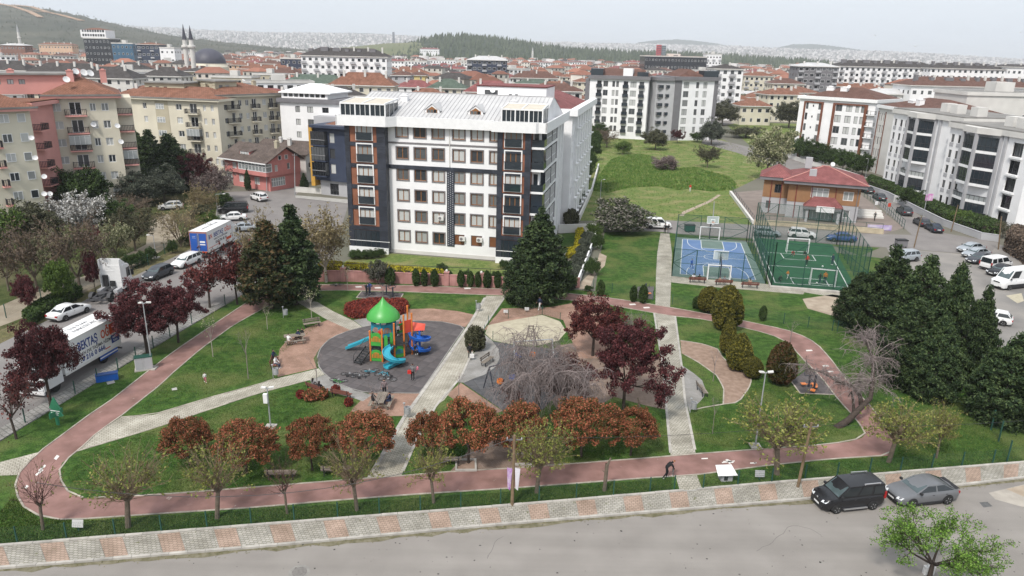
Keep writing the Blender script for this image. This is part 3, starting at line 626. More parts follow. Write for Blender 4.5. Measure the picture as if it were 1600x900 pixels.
def hip(t,name,m,x0,x1,y0,y1,z,rise,inset=None,ridge_axis=None,mfas=None,fas=0.25):
 W,D=x1-x0,y1-y0;i=inset if inset is not None else min(W,D)/2
 mb=MB()
 if W>=D:a,b=(x0+i,(y0+y1)/2,z+rise),(x1-i,(y0+y1)/2,z+rise)
 else:a,b=((x0+x1)/2,y0+i,z+rise),((x0+x1)/2,y1-i,z+rise)
 c=[(x0,y0,z),(x1,y0,z),(x1,y1,z),(x0,y1,z)];v=c+[a,b]
 f=[(0,1,5,4),(1,2,5),(2,3,4,5),(3,0,4)]if W>=D else[(0,1,4),(1,2,5,4),(2,3,5),(3,0,4,5)]
 mb.add(v,f,0);lo=[(p[0],p[1],z-fas)for p in c]
 mb.add(c+lo,[(4,5,1,0),(5,6,2,1),(6,7,3,2),(7,4,0,3),(7,6,5,4)],1)
 o=mb.build(name,[m,mfas or M_WHITEP],t)
 return o
def chimney(t,x,y,z,w=0.7,d=0.5,h=1.2,m=None):
 mb=MB();mb.box(x-w/2,x+w/2,y-d/2,y+d/2,z-0.6,z+h);mb.box(x-w/2-0.08,x+w/2+0.08,y-d/2-0.08,y+d/2+0.08,z+h,z+h+0.1);mb.box(x-w/4,x+w/4,y-d/4,y+d/4,z+h+0.1,z+h+0.3)
 return mb.build('chimney',m or M_WHITE,t)
def dish(t,x,y,z,ang=0.3,r=0.45):
 mb=MB();ca,sa=math.cos(ang),math.sin(ang);prof=[(0.02,0.0),(r*0.5,-0.03),(r*0.85,-0.09),(r,-0.14),(r*0.98,-0.155),(r*0.5,-0.06),(0.02,-0.03)]
 mb2=MB();mb2 .lathe(prof,14,(0,0,0),0,'y');mt=Matrix.Rotation(ang,4,'Z')@Matrix.Rotation(-0.5,4,'X')
 mb.add([(Vector((x,y,z))+mt@Vector(p))for p in mb2 .v],mb2 .f);mb.bar((x,y,z),(x,y+0.35,z-0.3),0.05);mb.bar((x,y,z-0.1),Vector((x,y,z))+mt@Vector((0,-0.5,0)),0.025)
 return mb.build('satellite_dish',M_DISH,t)
def acunit(t,x,y,z,rot=0.0):
 mb=MB();mb.box(-0.42,0.42,-0.34,0,-0.3,0.3,0);mb.lathe([(0.22,-0.345),(0.22,-0.352),(0.05,-0.356)],12,(-0.1,0,0),1,'y');mb.bar((-0.35,-0.1,-0.34),(-0.35,0.0,-0.34),0.05);mb.bar((0.35,-0.1,-0.34),(0.35,0,-0.34),0.05)
 o=mb.build('air_conditioner',[M_AC,M_GFRAME],t);o.location=(x,y,z);o.rotation_euler=(0,0,rot);return o
def balcony(t,x0,x1,y0,dep,z,m,rail=M_RAIL,glazed=None,gh=2.3,label=None,rh=0.95,bars=True):
 """slab with its underside at z-0.2, projecting dep from y0 (towards -y); railing is a sub-part"""
 mb=MB();y1=y0-dep;mb.box(x0,x1,y1,y0,z-0.22,z);o=mb.build('balcony',m,t,label=label)
 r=MB();e=0.06
 pts=[(x0+e,y0),(x0+e,y1+e),(x1-e,y1+e),(x1-e,y0)]
 for a,b in zip(pts,pts[1:]):
  r.bar((*a,z+rh),(*b,z+rh),0.07);r.bar((*a,z+0.1),(*b,z+0.1),0.05)
  n=max(2,int((Vector(a)-Vector(b)).length/0.22))if bars else 2
  for i in range(n+1):
   q=Vector(a).lerp(Vector(b),i/n);r.bar((q.x,q.y,z),(q.x,q.y,z+rh),0.06)
 r.build('railing',rail,o)
 if glazed is not None:
  g=MB()
  for a,b in zip(pts,pts[1:]):
   n=max(1,round((Vector(a)-Vector(b)).length/0.7));A,B=Vector(a),Vector(b)
   g.add([(*A,z+rh+0.03),(*B,z+rh+0.03),(*B,z+gh),(*A,z+gh)],[(0,1,2,3)],0)
   for i in range(n+1):q=A.lerp(B,i/n);g.bar((q.x,q.y,z+rh),(q.x,q.y,z+gh),0.06,mi=1)
   g.bar((*A,z+gh),(*B,z+gh),0.08,mi=1)
  g.build('glazing',[glazed,M_WFRAME],o)
 return o
 # the white apartment house with slate and brick bays
FA=Frame(XY(612,394),XY(780,407))
def main_building():
 t=thing('apartment_building','white six-storey apartment block with slate and orange brick bays facing the playground','apartment block',(FA.p.x,FA.p.y,0),FA.a)
 zs=[2.55+2.94*k for k in range(6)]
 core=Vol(t,-0.3,0,21.5,22,0,18.0,M_WHITE)
 us=[2.3,4.87,7.45,10.35,12.9]
 for i,u in enumerate(us):
  for j,z in enumerate(zs):
   core.win('S',u,z,1.62,1.55,'shutter' if(j==0 and i>=3)else 'brown2',rec=0.10)
 for j,z in enumerate(zs):core.win('S',15.25,z,1.1,1.55,'shutter' if j==0 else 'brown2',rec=0.10)
 for j,z in enumerate(zs):
  for y,w in((2.2,2.2),(5.2,1.6),(9.0,2.4)):core.win('E',y,z+0.1,w,2.0,'dark3',rec=0.5)
  for y in(13.5,16,18.5):core.win('E',y,z,0.9,1.3,'white1',rec=0.1)
 core.done()
 for j in range(1,6):
  z=1.35+2.94*j
  for ya,yb in((1.3,5.2),(6.4,9.6)):bx(t,'balcony_glazing',M_BGLASS,21.205,21.85,ya,yb,z+0.02,z+2.35);mb=MB();[mb.bar((21.88,ya+(yb-ya)*q/4,z),(21.88,ya+(yb-ya)*q/4,z+2.4),0.07)for q in range(5)];mb.bar((21.88,ya,z+1.0),(21.88,yb,z+1.0),0.07);mb.build('glazing_bar',M_WHITEP,t)
 for y in(11.3,12.2):bx(t,'pier',M_GREY if y<12 else M_WHITEP,21.2,21.75,y,y+0.5,0,17.9)
 for j in range(7):bx(t,'ledge',M_WHITEP,21.2,21.9,0.4,11.2,1.0+2.94*j,1.32+2.94*j)
 for y in(15,17.6,20.4):bx(t,'pier',M_WHITEP,21.2,21.5,y,y+0.35,0,17.9)
 bx(t,'plinth',M_OFFW,-0.35,15.6,-0.06,0,0,0.5)
 bx(t,'belt',M_GFRAME,-0.1,15.6,-0.05,-0.002,15.55,15.8)
 nseg=20
 for i in range(nseg):bx(t,'slate_panel',M_SLATE,-0.1+15.7*i/nseg+0.006,-0.1+15.7*(i+1)/nseg-0.006,-0.12,-0.002,12.12,12.66)
 bx(t,'pipe',M_OFFW,8.72,8.82,-0.10,-0.01,12.7,17.8)
 strip=bx(t,'ornament_strip',M_SLATE,8.35,9.42,-0.10,-0.002,1.55,12.1)
 d=MB()
 for i in range(3):
  for j in range(34):
   d.lathe([(0.07,-0.101),(0.07,-0.112),(0.04,-0.112)],6,(8.56+0.32*i,0,1.8+0.305*j+(0.15 if i==1 else 0)),0,'y')
 o=d.build('ornament',M_LGREY,strip);o['kind']='stuff'
 for px in((7.5,6.05),(10.6,3.3),(13.1,3.3)):acunit(t,px[0],-0.05,px[1]-0.5)
 def bay(x0,x1,right):
  yf=-1.15;B=Vol(t,x0,yf,x1-x0,1.15,0.35,17.9,M_BRICKP,'bay');w=x1-x0;cx=(x0+x1)/2+(-0.1 if not right else-0.15)
  for j in range(1,6):
   z=zs[j]-0.05;B.win('S',cx-x0,z,2.15,2.3,'brown3',rec=0.03)
   bx(t,'glass_guard',M_BGLASS,cx-1.12,cx+1.12,yf-0.26,yf-0.20,z-1.2,z-0.25)
   bx(t,'guard_rail',M_RAIL,cx-1.3,cx+1.3,yf-0.28,yf-0.24,z-0.24,z-0.18)
  B.done()
  s=0.62
  for xa,xb in((x0,x0+s),(x1-1.15 if not right else x1-s*1.3,x1)):
   for k in range(24):
    za=0.4+k*0.73;bx(t,'slate_panel',M_SLATE,xa,xb,yf-0.14,yf-0.002,za+0.006,za+0.724)
    if xb==x1 and not right:bx(t,'slate_panel',M_SLATE,x1+0.002,x1+0.08,yf-0.14,-0.13,za+0.006,za+0.724)
    if xa==x0:bx(t,'slate_panel',M_SLATE,x0-0.08,x0-0.002,yf-0.14,-0.13,za+0.006,za+0.724)
  xa,xb=x0+s,(x1-1.15 if not right else x1-s*1.3);n=5
  for j in range(6):
   zc=3.55+2.94*j if j<5 else None
   if zc is None:continue
   za=3.72+2.94*(j-0)-0.35
   for i in range(n):bx(t,'slate_panel',M_SLATE,xa+(xb-xa)*i/n+0.005,xa+(xb-xa)*(i+1)/n-0.005,yf-0.12,yf-0.003,za,za+0.55)
  bx(t,'plinth',M_WHITEP,x0-0.1,x1+0.1,yf-0.25,yf-0.004,0,0.88)
  g=MB();g.box(x0+0.1,x1-0.05,yf-0.10,yf-0.01,0.9,3.3);g.build('glazed_ground_floor',M_BGLASS,t)
  bx(t,'guard_rail',M_WHITEP,x0,x1+0.3,yf-0.16,yf-0.11,1.75,1.82)
  mb=MB();[mb.bar((x0+0.2+i*0.75,yf-0.13,0.95),(x0+0.2+i*0.75,yf-0.13,3.2),0.05)for i in range(int(w/0.75))];mb.build('glazing_bar',M_DFRAME,t)
 bay(-5.75,-0.05,False);bay(15.75,20.2,True)
 for j in range(6):
  z=1.35+2.94*j
  if j>=1:
   mb=MB();mb.box(20.2,21.95,-1.0,1.2,z-0.3,z);mb.build('balcony',M_WHITEP,t)
   g=MB();g.box(20.25,21.9,-0.98,-0.94,z,z+0.95);g.box(21.86,21.9,-0.94,1.15,z,z+0.95);g.build('glass_guard',M_BGLASS,t)
  if j in(2,4):
   g=MB();g.box(20.3,21.85,-0.9,-0.86,z+0.98,z+2.5);g.box(21.8,21.84,-0.85,1.1,z+0.98,z+2.5);g.build('balcony_glazing',M_BGLASS,t)
  core_w=MB();core_w.box(20.45,21.0,-0.06,-0.003,z+0.05,z+2.2);core_w.build('door',M_BGLASS,t)
  if j in(1,2,5):acunit(t,20.75,-0.1,z+2.0)
 pb=MB()
 poly=[(-6.7,-2.1),(0.45,-2.1),(1.6,-0.85),(14.9,-0.85),(15.0,-2.05),(20.9,-2.05),(21.2,-1.7),(22.3,-1.7),(22.3,20.9),(-6.7,20.9)]
 pb.prism(poly,17.92,18.0)
 inner=[(-6.4,-1.8),(0.3,-1.8),(1.5,-0.6),(15.2,-0.6),(15.3,-1.75),(21.0,-1.75),(21.9,-1.4),(22.0,20.7),(-6.4,20.7)]
 for a,b in zip(poly,poly[1:]+poly[:1]):
  A,B2=Vector(a),Vector(b);dd=(B2-A).normalized();nn=Vector((-dd.y,dd.x))*0.22
  pb.prism([a,b,tuple(B2+nn),tuple(A+nn)],18.0,19.25)
 pb.build('parapet',M_WHITEP,t)
 r=MB();y0,y1,yr,zr,z0=-0.45,20.5,10.0,21.85,18.75;xa,xb=-6.2,21.3
 r.add([(xa,y0,z0),(xb,y0,z0),(xb,yr,zr),(xa,yr,zr),(xb,y1,z0),(xa,y1,z0)],[(0,1,2,3),(3,2,4,5)],0)
 r.add([(xb,y0,z0),(xb,y1,z0),(xb,yr,zr),(xb,y0,18.0),(xb,y1,18.0)],[(3,4,1,2,0)],1);r.add([(xa,y0,z0),(xa,yr,zr),(xa,y1,z0),(xa,y0,18.0),(xa,y1,18.0)],[(3,0,1,2,4)],1)
 roof=r.build('roof',[M_METALR,M_WHITE],t)
 s=MB();n=46
 for i in range(n+1):
  x=xa+(xb-xa)*i/n;s.bar((x,y0,z0+0.02),(x,yr,zr+0.02),0.05,0.07);s.bar((x,yr,zr+0.02),(x,y1,z0+0.02),0.05,0.07)
 s.bar((xa,yr,zr+0.04),(xb,yr,zr+0.04),0.25,0.08);o=s.build('roof_seam',M_SEAM,roof);o['kind']='stuff'
 for px,py in((675,172),(743,176)):
  yb=2.6;u,z=FA.uz(px,py,yb);zz=z0+(zr-z0)*(yb-y0)/(yr-y0);w=1.05
  dm=MB();yk=yb+4.3
  dm.prism([(u-w,yb),(u+w,yb),(u+w,yk),(u-w,yk)],zz-0.3,zz+0.35)
  dm.add([(u-w,yb,zz+0.35),(u+w,yb,zz+0.35),(u,yb,zz+1.15)],[(0,1,2)])
  dm.add([(u-w-0.2,yb-0.15,zz+0.25),(u,yb-0.15,zz+1.22),(u,yk,zz+1.22),(u-w-0.2,yk,zz+0.25),(u+w+0.2,yb-0.15,zz+0.25),(u+w+0.2,yk,zz+0.25)],[(0,1,2,3),(1,4,5,2)],1)
  do=dm.build('dormer',[M_WHITE,M_METALR],roof)
  wn_=MB();wn_.prism([(u-0.75,yb-0.06),(u+0.75,yb-0.06),(u+0.75,yb-0.01),(u-0.75,yb-0.01)],zz-0.1,zz+0.45);wn_.add([(u-0.6,yb-0.05,zz+0.45),(u+0.6,yb-0.05,zz+0.45),(u,yb-0.05,zz+0.85)],[(0,1,2)])
  wn_.build('window',M_BFRAME,t)
  wp=MB();[wp.box(u-0.65+k*0.46,u-0.27+k*0.46,yb-0.075,yb-0.062,zz-0.02,zz+0.42)for k in range(3)];wp.build('window',M_GLASSD,t)
 chimney(t,FA.u(630,150,6),6.6,20.7,1.0,0.7,0.8);chimney(t,FA.u(802,155,6),6.6,20.7,0.8,0.6,0.6)
 for x0,x1,yf,yb in((-6.2,0.2,-1.4,3.6),(16.2,21.6,-1.3,3.0)):
  zt,zb=21.1,18.05;g=MB();g.box(x0+0.05,x1-0.05,yf+0.03,yf+0.06,zb+0.9,zt-0.35);g.box(x1-0.06,x1-0.03,yf+0.06,yb,zb+0.9,zt-0.3);g.box(x0+0.03,x0+0.06,yf+0.06,yb,zb+0.9,zt-0.3);te=g.build('terrace_glazing',M_BGLASS,t)
  fr=MB();n=9
  for i in range(n+1):
   x=x0+(x1-x0)*i/n;fr.bar((x,yf,zb),(x,yf,zt-0.3),0.16 if i%3==0 else 0.06)
  for i in range(4):y=yf+(yb-yf)*i/3;fr.bar((x1,y,zb),(x1,y,zt-0.3+0.1*i),0.08);fr.bar((x0,y,zb),(x0,y,zt-0.3+0.1*i),0.08)
  fr.bar((x0,yf,zt-0.3),(x1,yf,zt-0.3),0.18);fr.bar((x0,yf-0.02,zb+1.2),(x1,yf-0.02,zb+1.2),0.06);fr.bar((x0,yb,zt+0.15),(x1,yb,zt+0.15),0.22)
  for i in range(3):x=x0+(x1-x0)*i/2;fr.bar((x,yf,zt-0.25),(x,yb,zt+0.15),0.16,0.22)
  fr.build('terrace_frame',M_WHITEP,t)
  for i in range(2):
   xa2,xb2=x0+(x1-x0)*i/2+0.1,x0+(x1-x0)*(i+1)/2-0.1;a=MB();a.add([(xa2,yf+0.05,zt-0.22),(xb2,yf+0.05,zt-0.22),(xb2,yb-0.1,zt+0.16),(xa2,yb-0.1,zt+0.16)],[(0,1,2,3)]);a.build('awning',M_BEIGE,t)
 bx(t,'canopy',M_BEIGE,21.9,24.6,2.0,5.0,0.9,1.05);bx(t,'canopy',M_WHITEP,21.9,24.8,1.85,1.99,0.8,1.2);bx(t,'canopy',M_WHITEP,24.61,24.8,2.0,5.0,0.8,1.2)
 return t
main_building()
def second_block():
 a,b=FA.world(-3,24),FA.world(22.4,24);f=Frame(a,b)
 t=thing('apartment_building','long white apartment block with crimson roof directly behind the slate and brick block','apartment block',(*a,0),f.a)
 v=Vol(t,0,0,25.4,32,0,18.2,M_WHITE);zs=[2.6+2.94*k for k in range(6)]
 for y in(2,5.5,9,13,17,21,25,29):v.grid('E',[y],zs,1.0,1.3,'white1',rec=0.1)
 v.done()
 for y in(3.6,7.2,11,15,19,23,27):
  bx(t,'pier',M_WHITEP,25.4,25.9,y,y+1.2,0,18)
  for j in range(6):bx(t,'ledge',M_WHITEP,25.901,26.3,y-0.3,y+1.5,1.1+2.94*j,1.3+2.94*j)
 pb=MB();pb.box(25.1,26.3,-0.6,32.5,18.2,19.3);pb.box(-0.5,25.1,-0.6,-0.1,18.21,19.3);pb.build('parapet',M_WHITEP,t)
 hip(t,'roof',M_TILER,13,25.0,0,32,18.4,2.6)
 v2=Vol(t,9.5,-0.2,11.5,9,18.21,22.4,M_WHITE,'penthouse');v2 .win('S',2.4,21.2,2.2,1.3,'dark3');v2 .win('S',5.6,20.9,0.5,0.8,'dark1');v2 .win('S',6.6,20.9,0.5,0.8,'dark1');v2 .done()
 bx(t,'roof',M_TILER,9.4,21.1,-0.35,9,22.401,22.6);chimney(t,20,10,20.5,0.9,0.9,1.0);dish(t,12.2,-0.6,21.8)
second_block()
# cream and pink five and six storey blocks on the far side of the side street
def cream_block(label,p,q,dep,eave,storeys,cols,widths,wallm,trim,bal=(),glz=(),under=(),z_top=None,roofm=M_TILE,pent=True,sides=True,sty='white2',sp=2.9,rise=2.2,over=0.9,name='apartment_building',group=None):
 f=Frame(p,q);t=thing(name,label,'apartment block',(*f.p,0),f.a,group)
 v=Vol(t,0,0,f.L,dep,0,eave,wallm)
 zt=z_top or eave-1.45;zs=[zt-sp*k for k in range(storeys)if zt-sp*k>1.0]
 for c,w in zip(cols,widths):
  for z in zs:v.win('S',c,z,w,1.3 if w<2 else 1.5,sty)
 for(c,w)in bal:
  for j,z in enumerate(zs):
   v.win('S',c,z-0.2,w*0.55,2.1,'whited');gl=M_GLASSB if(round(c),j)in glz else None
   balcony(t,c-w/2,c+w/2,0,1.1,z-1.25,trim,glazed=gl,gh=2.45)
 if sides:
  for z in zs:
   for y in(dep*0.3,dep*0.7):v.win('E',y,z,1.2,1.3,sty);v.win('W',y,z,1.2,1.3,sty)
 v.done()
 mb=MB();mb.box(-over,f.L+over,-over,dep+over,eave+0.001,eave+0.5);mb.build('eave',trim,t)
 mb=MB();mb.box(-over-0.06,f.L+over+0.06,-over-0.12,-over-0.002,eave+0.35,eave+0.62);mb.build('gutter',M_FLAT,t)
 hip(t,'roof',roofm,-over+0.05,f.L+over-0.05,-over+0.05,dep+over,eave+0.55,rise,mfas=trim)
 return t,f,v
def pent(t,x0,x1,y0,y1,z0,z1,m,wins,roofm=M_FLAT):
 v=Vol(t,x0,y0,x1-x0,y1-y0,z0,z1,m,'penthouse')
 for u in wins:v.win('S',u,z1-1.1,0.9,0.8,'grey2')
 v.done();bx(t,'penthouse_roof',roofm,x0-0.4,x1+0.4,y0-0.5,y1+0.4,z1+0.002,z1+0.28)
p,q=DP(-40,178,106),DP(46,173,111)
t,f,v=cream_block('cream apartment block with pink trim cut by the picture edge beside the flowering tree',p,q,14,p.z*0+17.8,6,[],[],M_CREAMW,M_PINK,sides=False,pent=False)
def addwins(t,f,cols,rows,w,h,sty,proud=0.02):
 """windows on a finished wall: set 2 cm proud in their own frame"""
 for(px,py)in cols:
  u=f.u(px,py)
  for z in rows:fm,pm=winmesh(w,h,sty);o=link('window',fm,t,(u,-proud-0.02,z));link('pane',pm,o)
zt=f.uz(35,184)[1];rows=[zt-2.9*k for k in range(5)]
addwins(t,f,[(6,186)],rows,1.3,1.3,'white2');addwins(t,f,[(33,184)],rows,1.1,1.3,'white1')
for k,z in enumerate(rows[1:5]):balcony(t,f.u(-12,210),f.u(-1,210),0,1.0,z-1.2,M_PINK)
for k,(x,y)in enumerate(((52,246),(66,275),(46,215),(66,302),(75,302))):u,z=f.uz(x,y);dish(t,u,-0.9,z,-0.3,0.4)
p2,q2=DP(44,170,113),DP(77,166,119);f2=Frame((p2 .x,p2 .y),(q2 .x,q2 .y))
t2=thing('apartment_building','pink recessed stair bay with small balconies between the two cream blocks','apartment block',(*f2 .p,0),f2 .a)
v2=Vol(t2,0,0,f2 .L+1,12,0,18.2,M_PINK);v2 .done()
for k in range(6):
 z=15.2-2.9*k+0.2
 if z>1:balcony(t2,0.4,2.9,0,1.2,z-1.2+0.3,M_PINK,glazed=None)
bx(t2,'eave',M_PINK,-0.5,f2 .L+1.5,-0.9,12,18.201,18.75);bx(t2,'roof',M_TILE,-0.4,f2 .L+1.4,-0.7,12,18.76,18.95)
p,q=DP(75,160,120),DP(181,160,124.5)
fb=Frame((p.x,p.y),(q.x,q.y))
zt=fb.uz(90,168)[1]
cB=[fb.u(x,168)for x in(87,145,164)];bB=[(fb.u(118,172),3.2)]
t,f,v=cream_block('cream apartment block with pink eaves and rounded balconies beside the pink stair bay',p,q,14,zt+1.5,6,cB,[1.5,0.9,1.1],M_CREAMW,M_PINK,bal=bB,glz={(round(bB[0][0]),2)},z_top=zt,sides=False,rise=2.6)
pent(t,-8.5,4.2,4.5,13,zt+1.9,zt+5.0,M_PINK,[1.6,3.4,5.0])
for x,y in((-5,6),(3.6,3.8),(4.6,7.5),(8.5,8)):chimney(t,x,y,zt+4.2,1.0,0.8,1.5,M_PINK)
dish(t,f.u(105,135),1.0,zt+4.4,0.2,0.55);dish(t,4.5,4,zt+5.6,0.5,0.55);dish(t,5.7,4.4,zt+5.4,0.4,0.6);dish(t,6.6,4.6,zt+5.3,0.6,0.6);dish(t,f.u(146,196),-0.4,zt-2.9,0.3,0.45);dish(t,f.L-0.3,-0.3,zt-3.2,0.3,0.45);dish(t,f.L-0.1,-0.3,zt-5.9,0.3,0.45)
for k in range(5):
 z=zt-1.2-2.9*k-0.1;balcony(t,f.L+0.01,f.L+2.3,2.0,1.2,z,M_PINK,glazed=M_GLASSB if k in(3,)else None,gh=2.4)
bx(t,'side_wall',M_CREAMW,f.L+0.001,f.L+2.4,2.0,12,0,zt+1.4)
p,q=DP(-60,128,150),DP(62,120,150)
p,q=DP(187,162,163),DP(340,165,158.5);fb=Frame((p.x,p.y),(q.x,q.y));zt=fb.uz(202,164)[1]
cols=[fb.u(x,166)for x in(202,226,279,319,331)]
t,f,v=cream_block('long cream apartment block with terracotta roof behind the dark conifers',p,q,10,zt+1.4,5,cols,[0.9,0.9,1.4,0.7,0.7],M_CREAMW,M_CREAMW,bal=[(fb.u(302,170),3.2)],glz={(round(fb.u(302,170)),2)},z_top=zt)
for z in[zt-2.9*k for k in range(5)]:fm,pm=winmesh(2.0,1.2,'white3');o=link('window',fm,t,(f.u(250,167),-0.1,z));link('pane',pm,o)
bx(t,'bay_panel',M_CREAMD,f.u(243,170),f.u(263,170),-0.06,-0.003,1,zt+1.2)
pent(t,f.u(207,135),f.u(270,140),4,12,zt+1.9,zt+4.7,M_CREAMD,[1.5,3.2,5.2])
for x,y in((12,5),(17,7),(20,6)):chimney(t,x,y,zt+3,0.8,0.8,1.6,M_CREAMD)
p,q=DP(340,166,161),DP(441,160,173);fb=Frame((p.x,p.y),(q.x,q.y));zt=fb.uz(376,161)[1]
t,f,v=cream_block('cream apartment block with stacked balconies behind the dark-roofed pink house',p,q,13,zt+1.4,5,[fb.u(x,162)for x in(375,386,413,434)],[0.8,0.8,1.0,1.0],M_CREAMW,M_CREAMW,bal=[(fb.u(342.5,164),1.8),(fb.u(361,163),3.2),(fb.u(397,162),2.0),(fb.u(424,161),2.0)],z_top=zt)
pent(t,f.u(352,135),f.u(385,138),4,12,zt+1.9,zt+4.5,M_CREAMD,[1.2,2.8])
for x,y in((3,5),(9,7),(13,6)):chimney(t,x,y,zt+3,0.8,0.8,1.4,M_CREAMD)
# pink house with its dark gabled roof, and the pale house behind
A,B=XY(362,290),XY(421,300);fp=Frame(A,B)
def pink_house():
 t=thing('pink_house','pink two-storey house with dark gable roof at the street junction','house',(*fp.p,0),fp.a)
 W,D=fp.L,8.5
 v=Vol(t,0,0.5,W-0.2,D-0.5,0,3.0,M_PINKH);v2=Vol(t,-1.6,0,W+1.6,D,3.0,5.9,M_PINKH,'upper_wall')
 for px in(355,374,398):v.win('S',fp.u(px,277),1.75,1.6,1.5,'white2')
 v.win('E',2.2,1.7,3.6,1.8,'white5');
 for px in(347.5,366):v2 .win('S',fp.u(px,256)+1.6,4.4,1.3,1.3,'white2')
 v2 .win('E',2.2,4.5,0.8,1.3,'white1');v2 .win('E',5.4,4.6,0.8,1.3,'white1')
 v.done();v2 .done()
 x0,x1=fp.u(376,255),W+0.25;mb=MB();mb.box(x0,x1,-0.65,-0.002,3.1,3.95);mb.build('bay_window',M_PINKH,t)
 g=MB();g.box(x0+0.1,x1-0.05,-0.58,-0.5,3.95,5.55);g.box(x1-0.12,x1-0.05,-0.5,0.8,3.95,5.55);bay=g.build('bay_glazing',M_GLASSB,t)
 fr=MB();n=8
 for i in range(n+1):x=x0+0.05+(x1-x0-0.1)*i/n;fr.bar((x,-0.62,3.95),(x,-0.62,5.6),0.10)
 for z in(4.0,5.0,5.55):fr.bar((x0,-0.62,z),(x1,-0.62,z),0.10);fr.bar((x1,-0.62,z),(x1,0.8,z),0.10)
 fr.bar((x1,0.8,3.95),(x1,0.8,5.6),0.1);fr.build('bay_frame',M_WFRAME,bay)
 r=MB();o=0.75;z0,zr=5.75,8.6;xa,xb=-1.6-o,W+o;ya,yb,ym=-o-0.3,D+o,D/2+0.4
 r.add([(xa,ya,z0),(xb,ya,z0),(xb,ym,zr),(xa,ym,zr),(xa,yb,z0),(xb,yb,z0)],[(0,1,2,3),(3,2,5,4)],0)
 r.add([(xa,ya,z0-0.16),(xb,ya,z0-0.16),(xb,ym,zr-0.16),(xa,ym,zr-0.16),(xa,yb,z0-0.16),(xb,yb,z0-0.16)],[(3,2,1,0),(4,5,2,3)],0)
 r.bar((xa,ya,z0-0.08),(xb,ya,z0-0.08),0.12,0.2,1);roof=r.build('roof',[M_CORR,M_WHITEP],t)
 gb=MB();gb.add([(W-0.01,0,5.9),(W-0.01,D,5.9),(W-0.01,ym,8.3)],[(0,1,2)]);gb.add([(-1.59,0,5.9),(-1.59,D,5.9),(-1.59,ym,8.3)],[(2,1,0)]);gb.build('gable',M_PINKH,t)
 for y in(3.2,4.9):fm,pm=winmesh(0.8,0.9,'white1');ow=link('window',fm,t,(W+0.03,y,6.5),math.pi/2);link('pane',pm,ow)
 u=fp.u(383,234,1.2);dm=MB();dm.box(u-1.5,u+1.5,1.0,3.4,6.4,7.35);dm.add([(u-1.8,0.8,7.36),(u+1.8,0.8,7.36),(u+1.8,4,7.9),(u-1.8,4,7.9)],[(0,1,2,3)],1);dm.build('dormer',[M_PINKH,M_CORR],t)
 fm,pm=winmesh(2.6,0.8,'white3');ow=link('window',fm,t,(u,0.96,6.9));link('pane',pm,ow)
 chimney(t,W-1.6,ym-0.5,8.4,0.8,0.7,1.1,M_CREAMD)
pink_house()
a,b=DP(440,262,158),DP(478,255,156);f=Frame((a.x,a.y),(b.x,b.y))
t=thing('pale_house','pale grey house with sagging brown roof tucked behind the pink house','house',(f.p.x,f.p.y,0),f.a)
v=Vol(t,-6,0,f.L+6,9,0,6.2,M_OFFW);v.win('S',f.L+2.6,4.6,1.0,1.5,'white1');v.win('E',3,4.6,1.2,1.5,'white2');v.win('E',6,1.6,1.6,1.8,'dark2');v.done()
r=MB();W=f.L;r.add([(-7,-1,6.1),(W+1,-1,6.1),(W+1,4.5,8.3),(-7,4.5,8.3),(-7,10,6.1),(W+1,10,6.1)],[(0,1,2,3),(3,2,5,4)]);r.add([(-7,-1,5.95),(W+1,-1,5.95),(W+1,4.5,8.15),(-7,4.5,8.15),(-7,10,5.95),(W+1,10,5.95)],[(3,2,1,0),(4,5,2,3)]);r.build('roof',M_CORR,t)
g=MB();g.add([(W,0,6.2),(W,9,6.2),(W,4.5,8.1)],[(0,1,2)]);g.build('gable',mat('weathered_board',(0.22,0.12,0.07),0.9,0.3,2),t)
chimney(t,-2,3.5,7.8,0.6,0.6,1.0,M_OFFW);chimney(t,0.8,2.5,7.4,0.7,0.7,1.4,M_OFFW);balcony(t,W+0.001,W+1.5,8,7,3.2,M_OFFW)
# navy block with the golden edge, beside it the white house with the sheet roof
a,b=DP(489,200,141),DP(547,204,138);f=Frame((a.x,a.y),(b.x,b.y))
t=thing('navy_building','navy blue apartment house with golden edge strip and black balconies','apartment block',(f.p.x,f.p.y,0),f.a)
z0=f.uz(515,200)[1];v=Vol(t,0,0,f.L,14,3.0,z0,M_NAVY);v.win('S',f.L-0.9,z0-2.0,0.9,1.6,'dark1');v.win('S',f.L-0.9,z0-8,0.9,1.6,'dark1')
for k in range(3):v.win('S',4.2,z0-1.9-2.95*k,1.2,1.9,'grey1' if k!=1 else 'dark2')
v.done();bx(t,'golden_strip',M_GOLD,-0.9,-0.003,-0.35,4,1.8,z0+0.3)
v=Vol(t,0.6,0.6,f.L-0.8,13,0,2.998,M_LGREY,'ground_floor');v.win('S',3.2,1.3,2.0,2.2,'dark3');v.done()
for k in range(3):
 z=z0-3.25-2.95*k;o=balcony(t,0.02,3.3,0,1.1,z,M_NAVY,bars=False)
 g=MB();g.box(0.1,3.2,-1.06,-1.0,z+0.05,z+2.55);g.box(3.15,3.2,-1.0,-0.02,z+0.05,z+2.55);g.build('balcony_glazing',M_GLASSD,o)
 g=MB();[g.bar((0.1+i*0.62,-1.1,z+0.05),(0.1+i*0.62,-1.1,z+2.55),0.05)for i in range(6)];g.bar((0,-1.12,z+1.0),(3.3,-1.12,z+1.0),0.06,mi=1);g.build('glazing_bar',[M_DFRAME,M_LGREY],o)
bx(t,'eave',M_NAVY,-0.2,f.L+0.2,-1.1,14,z0+0.002,z0+0.5);hip(t,'roof',M_TILE,2,f.L,1,13,z0+0.52,1.2)
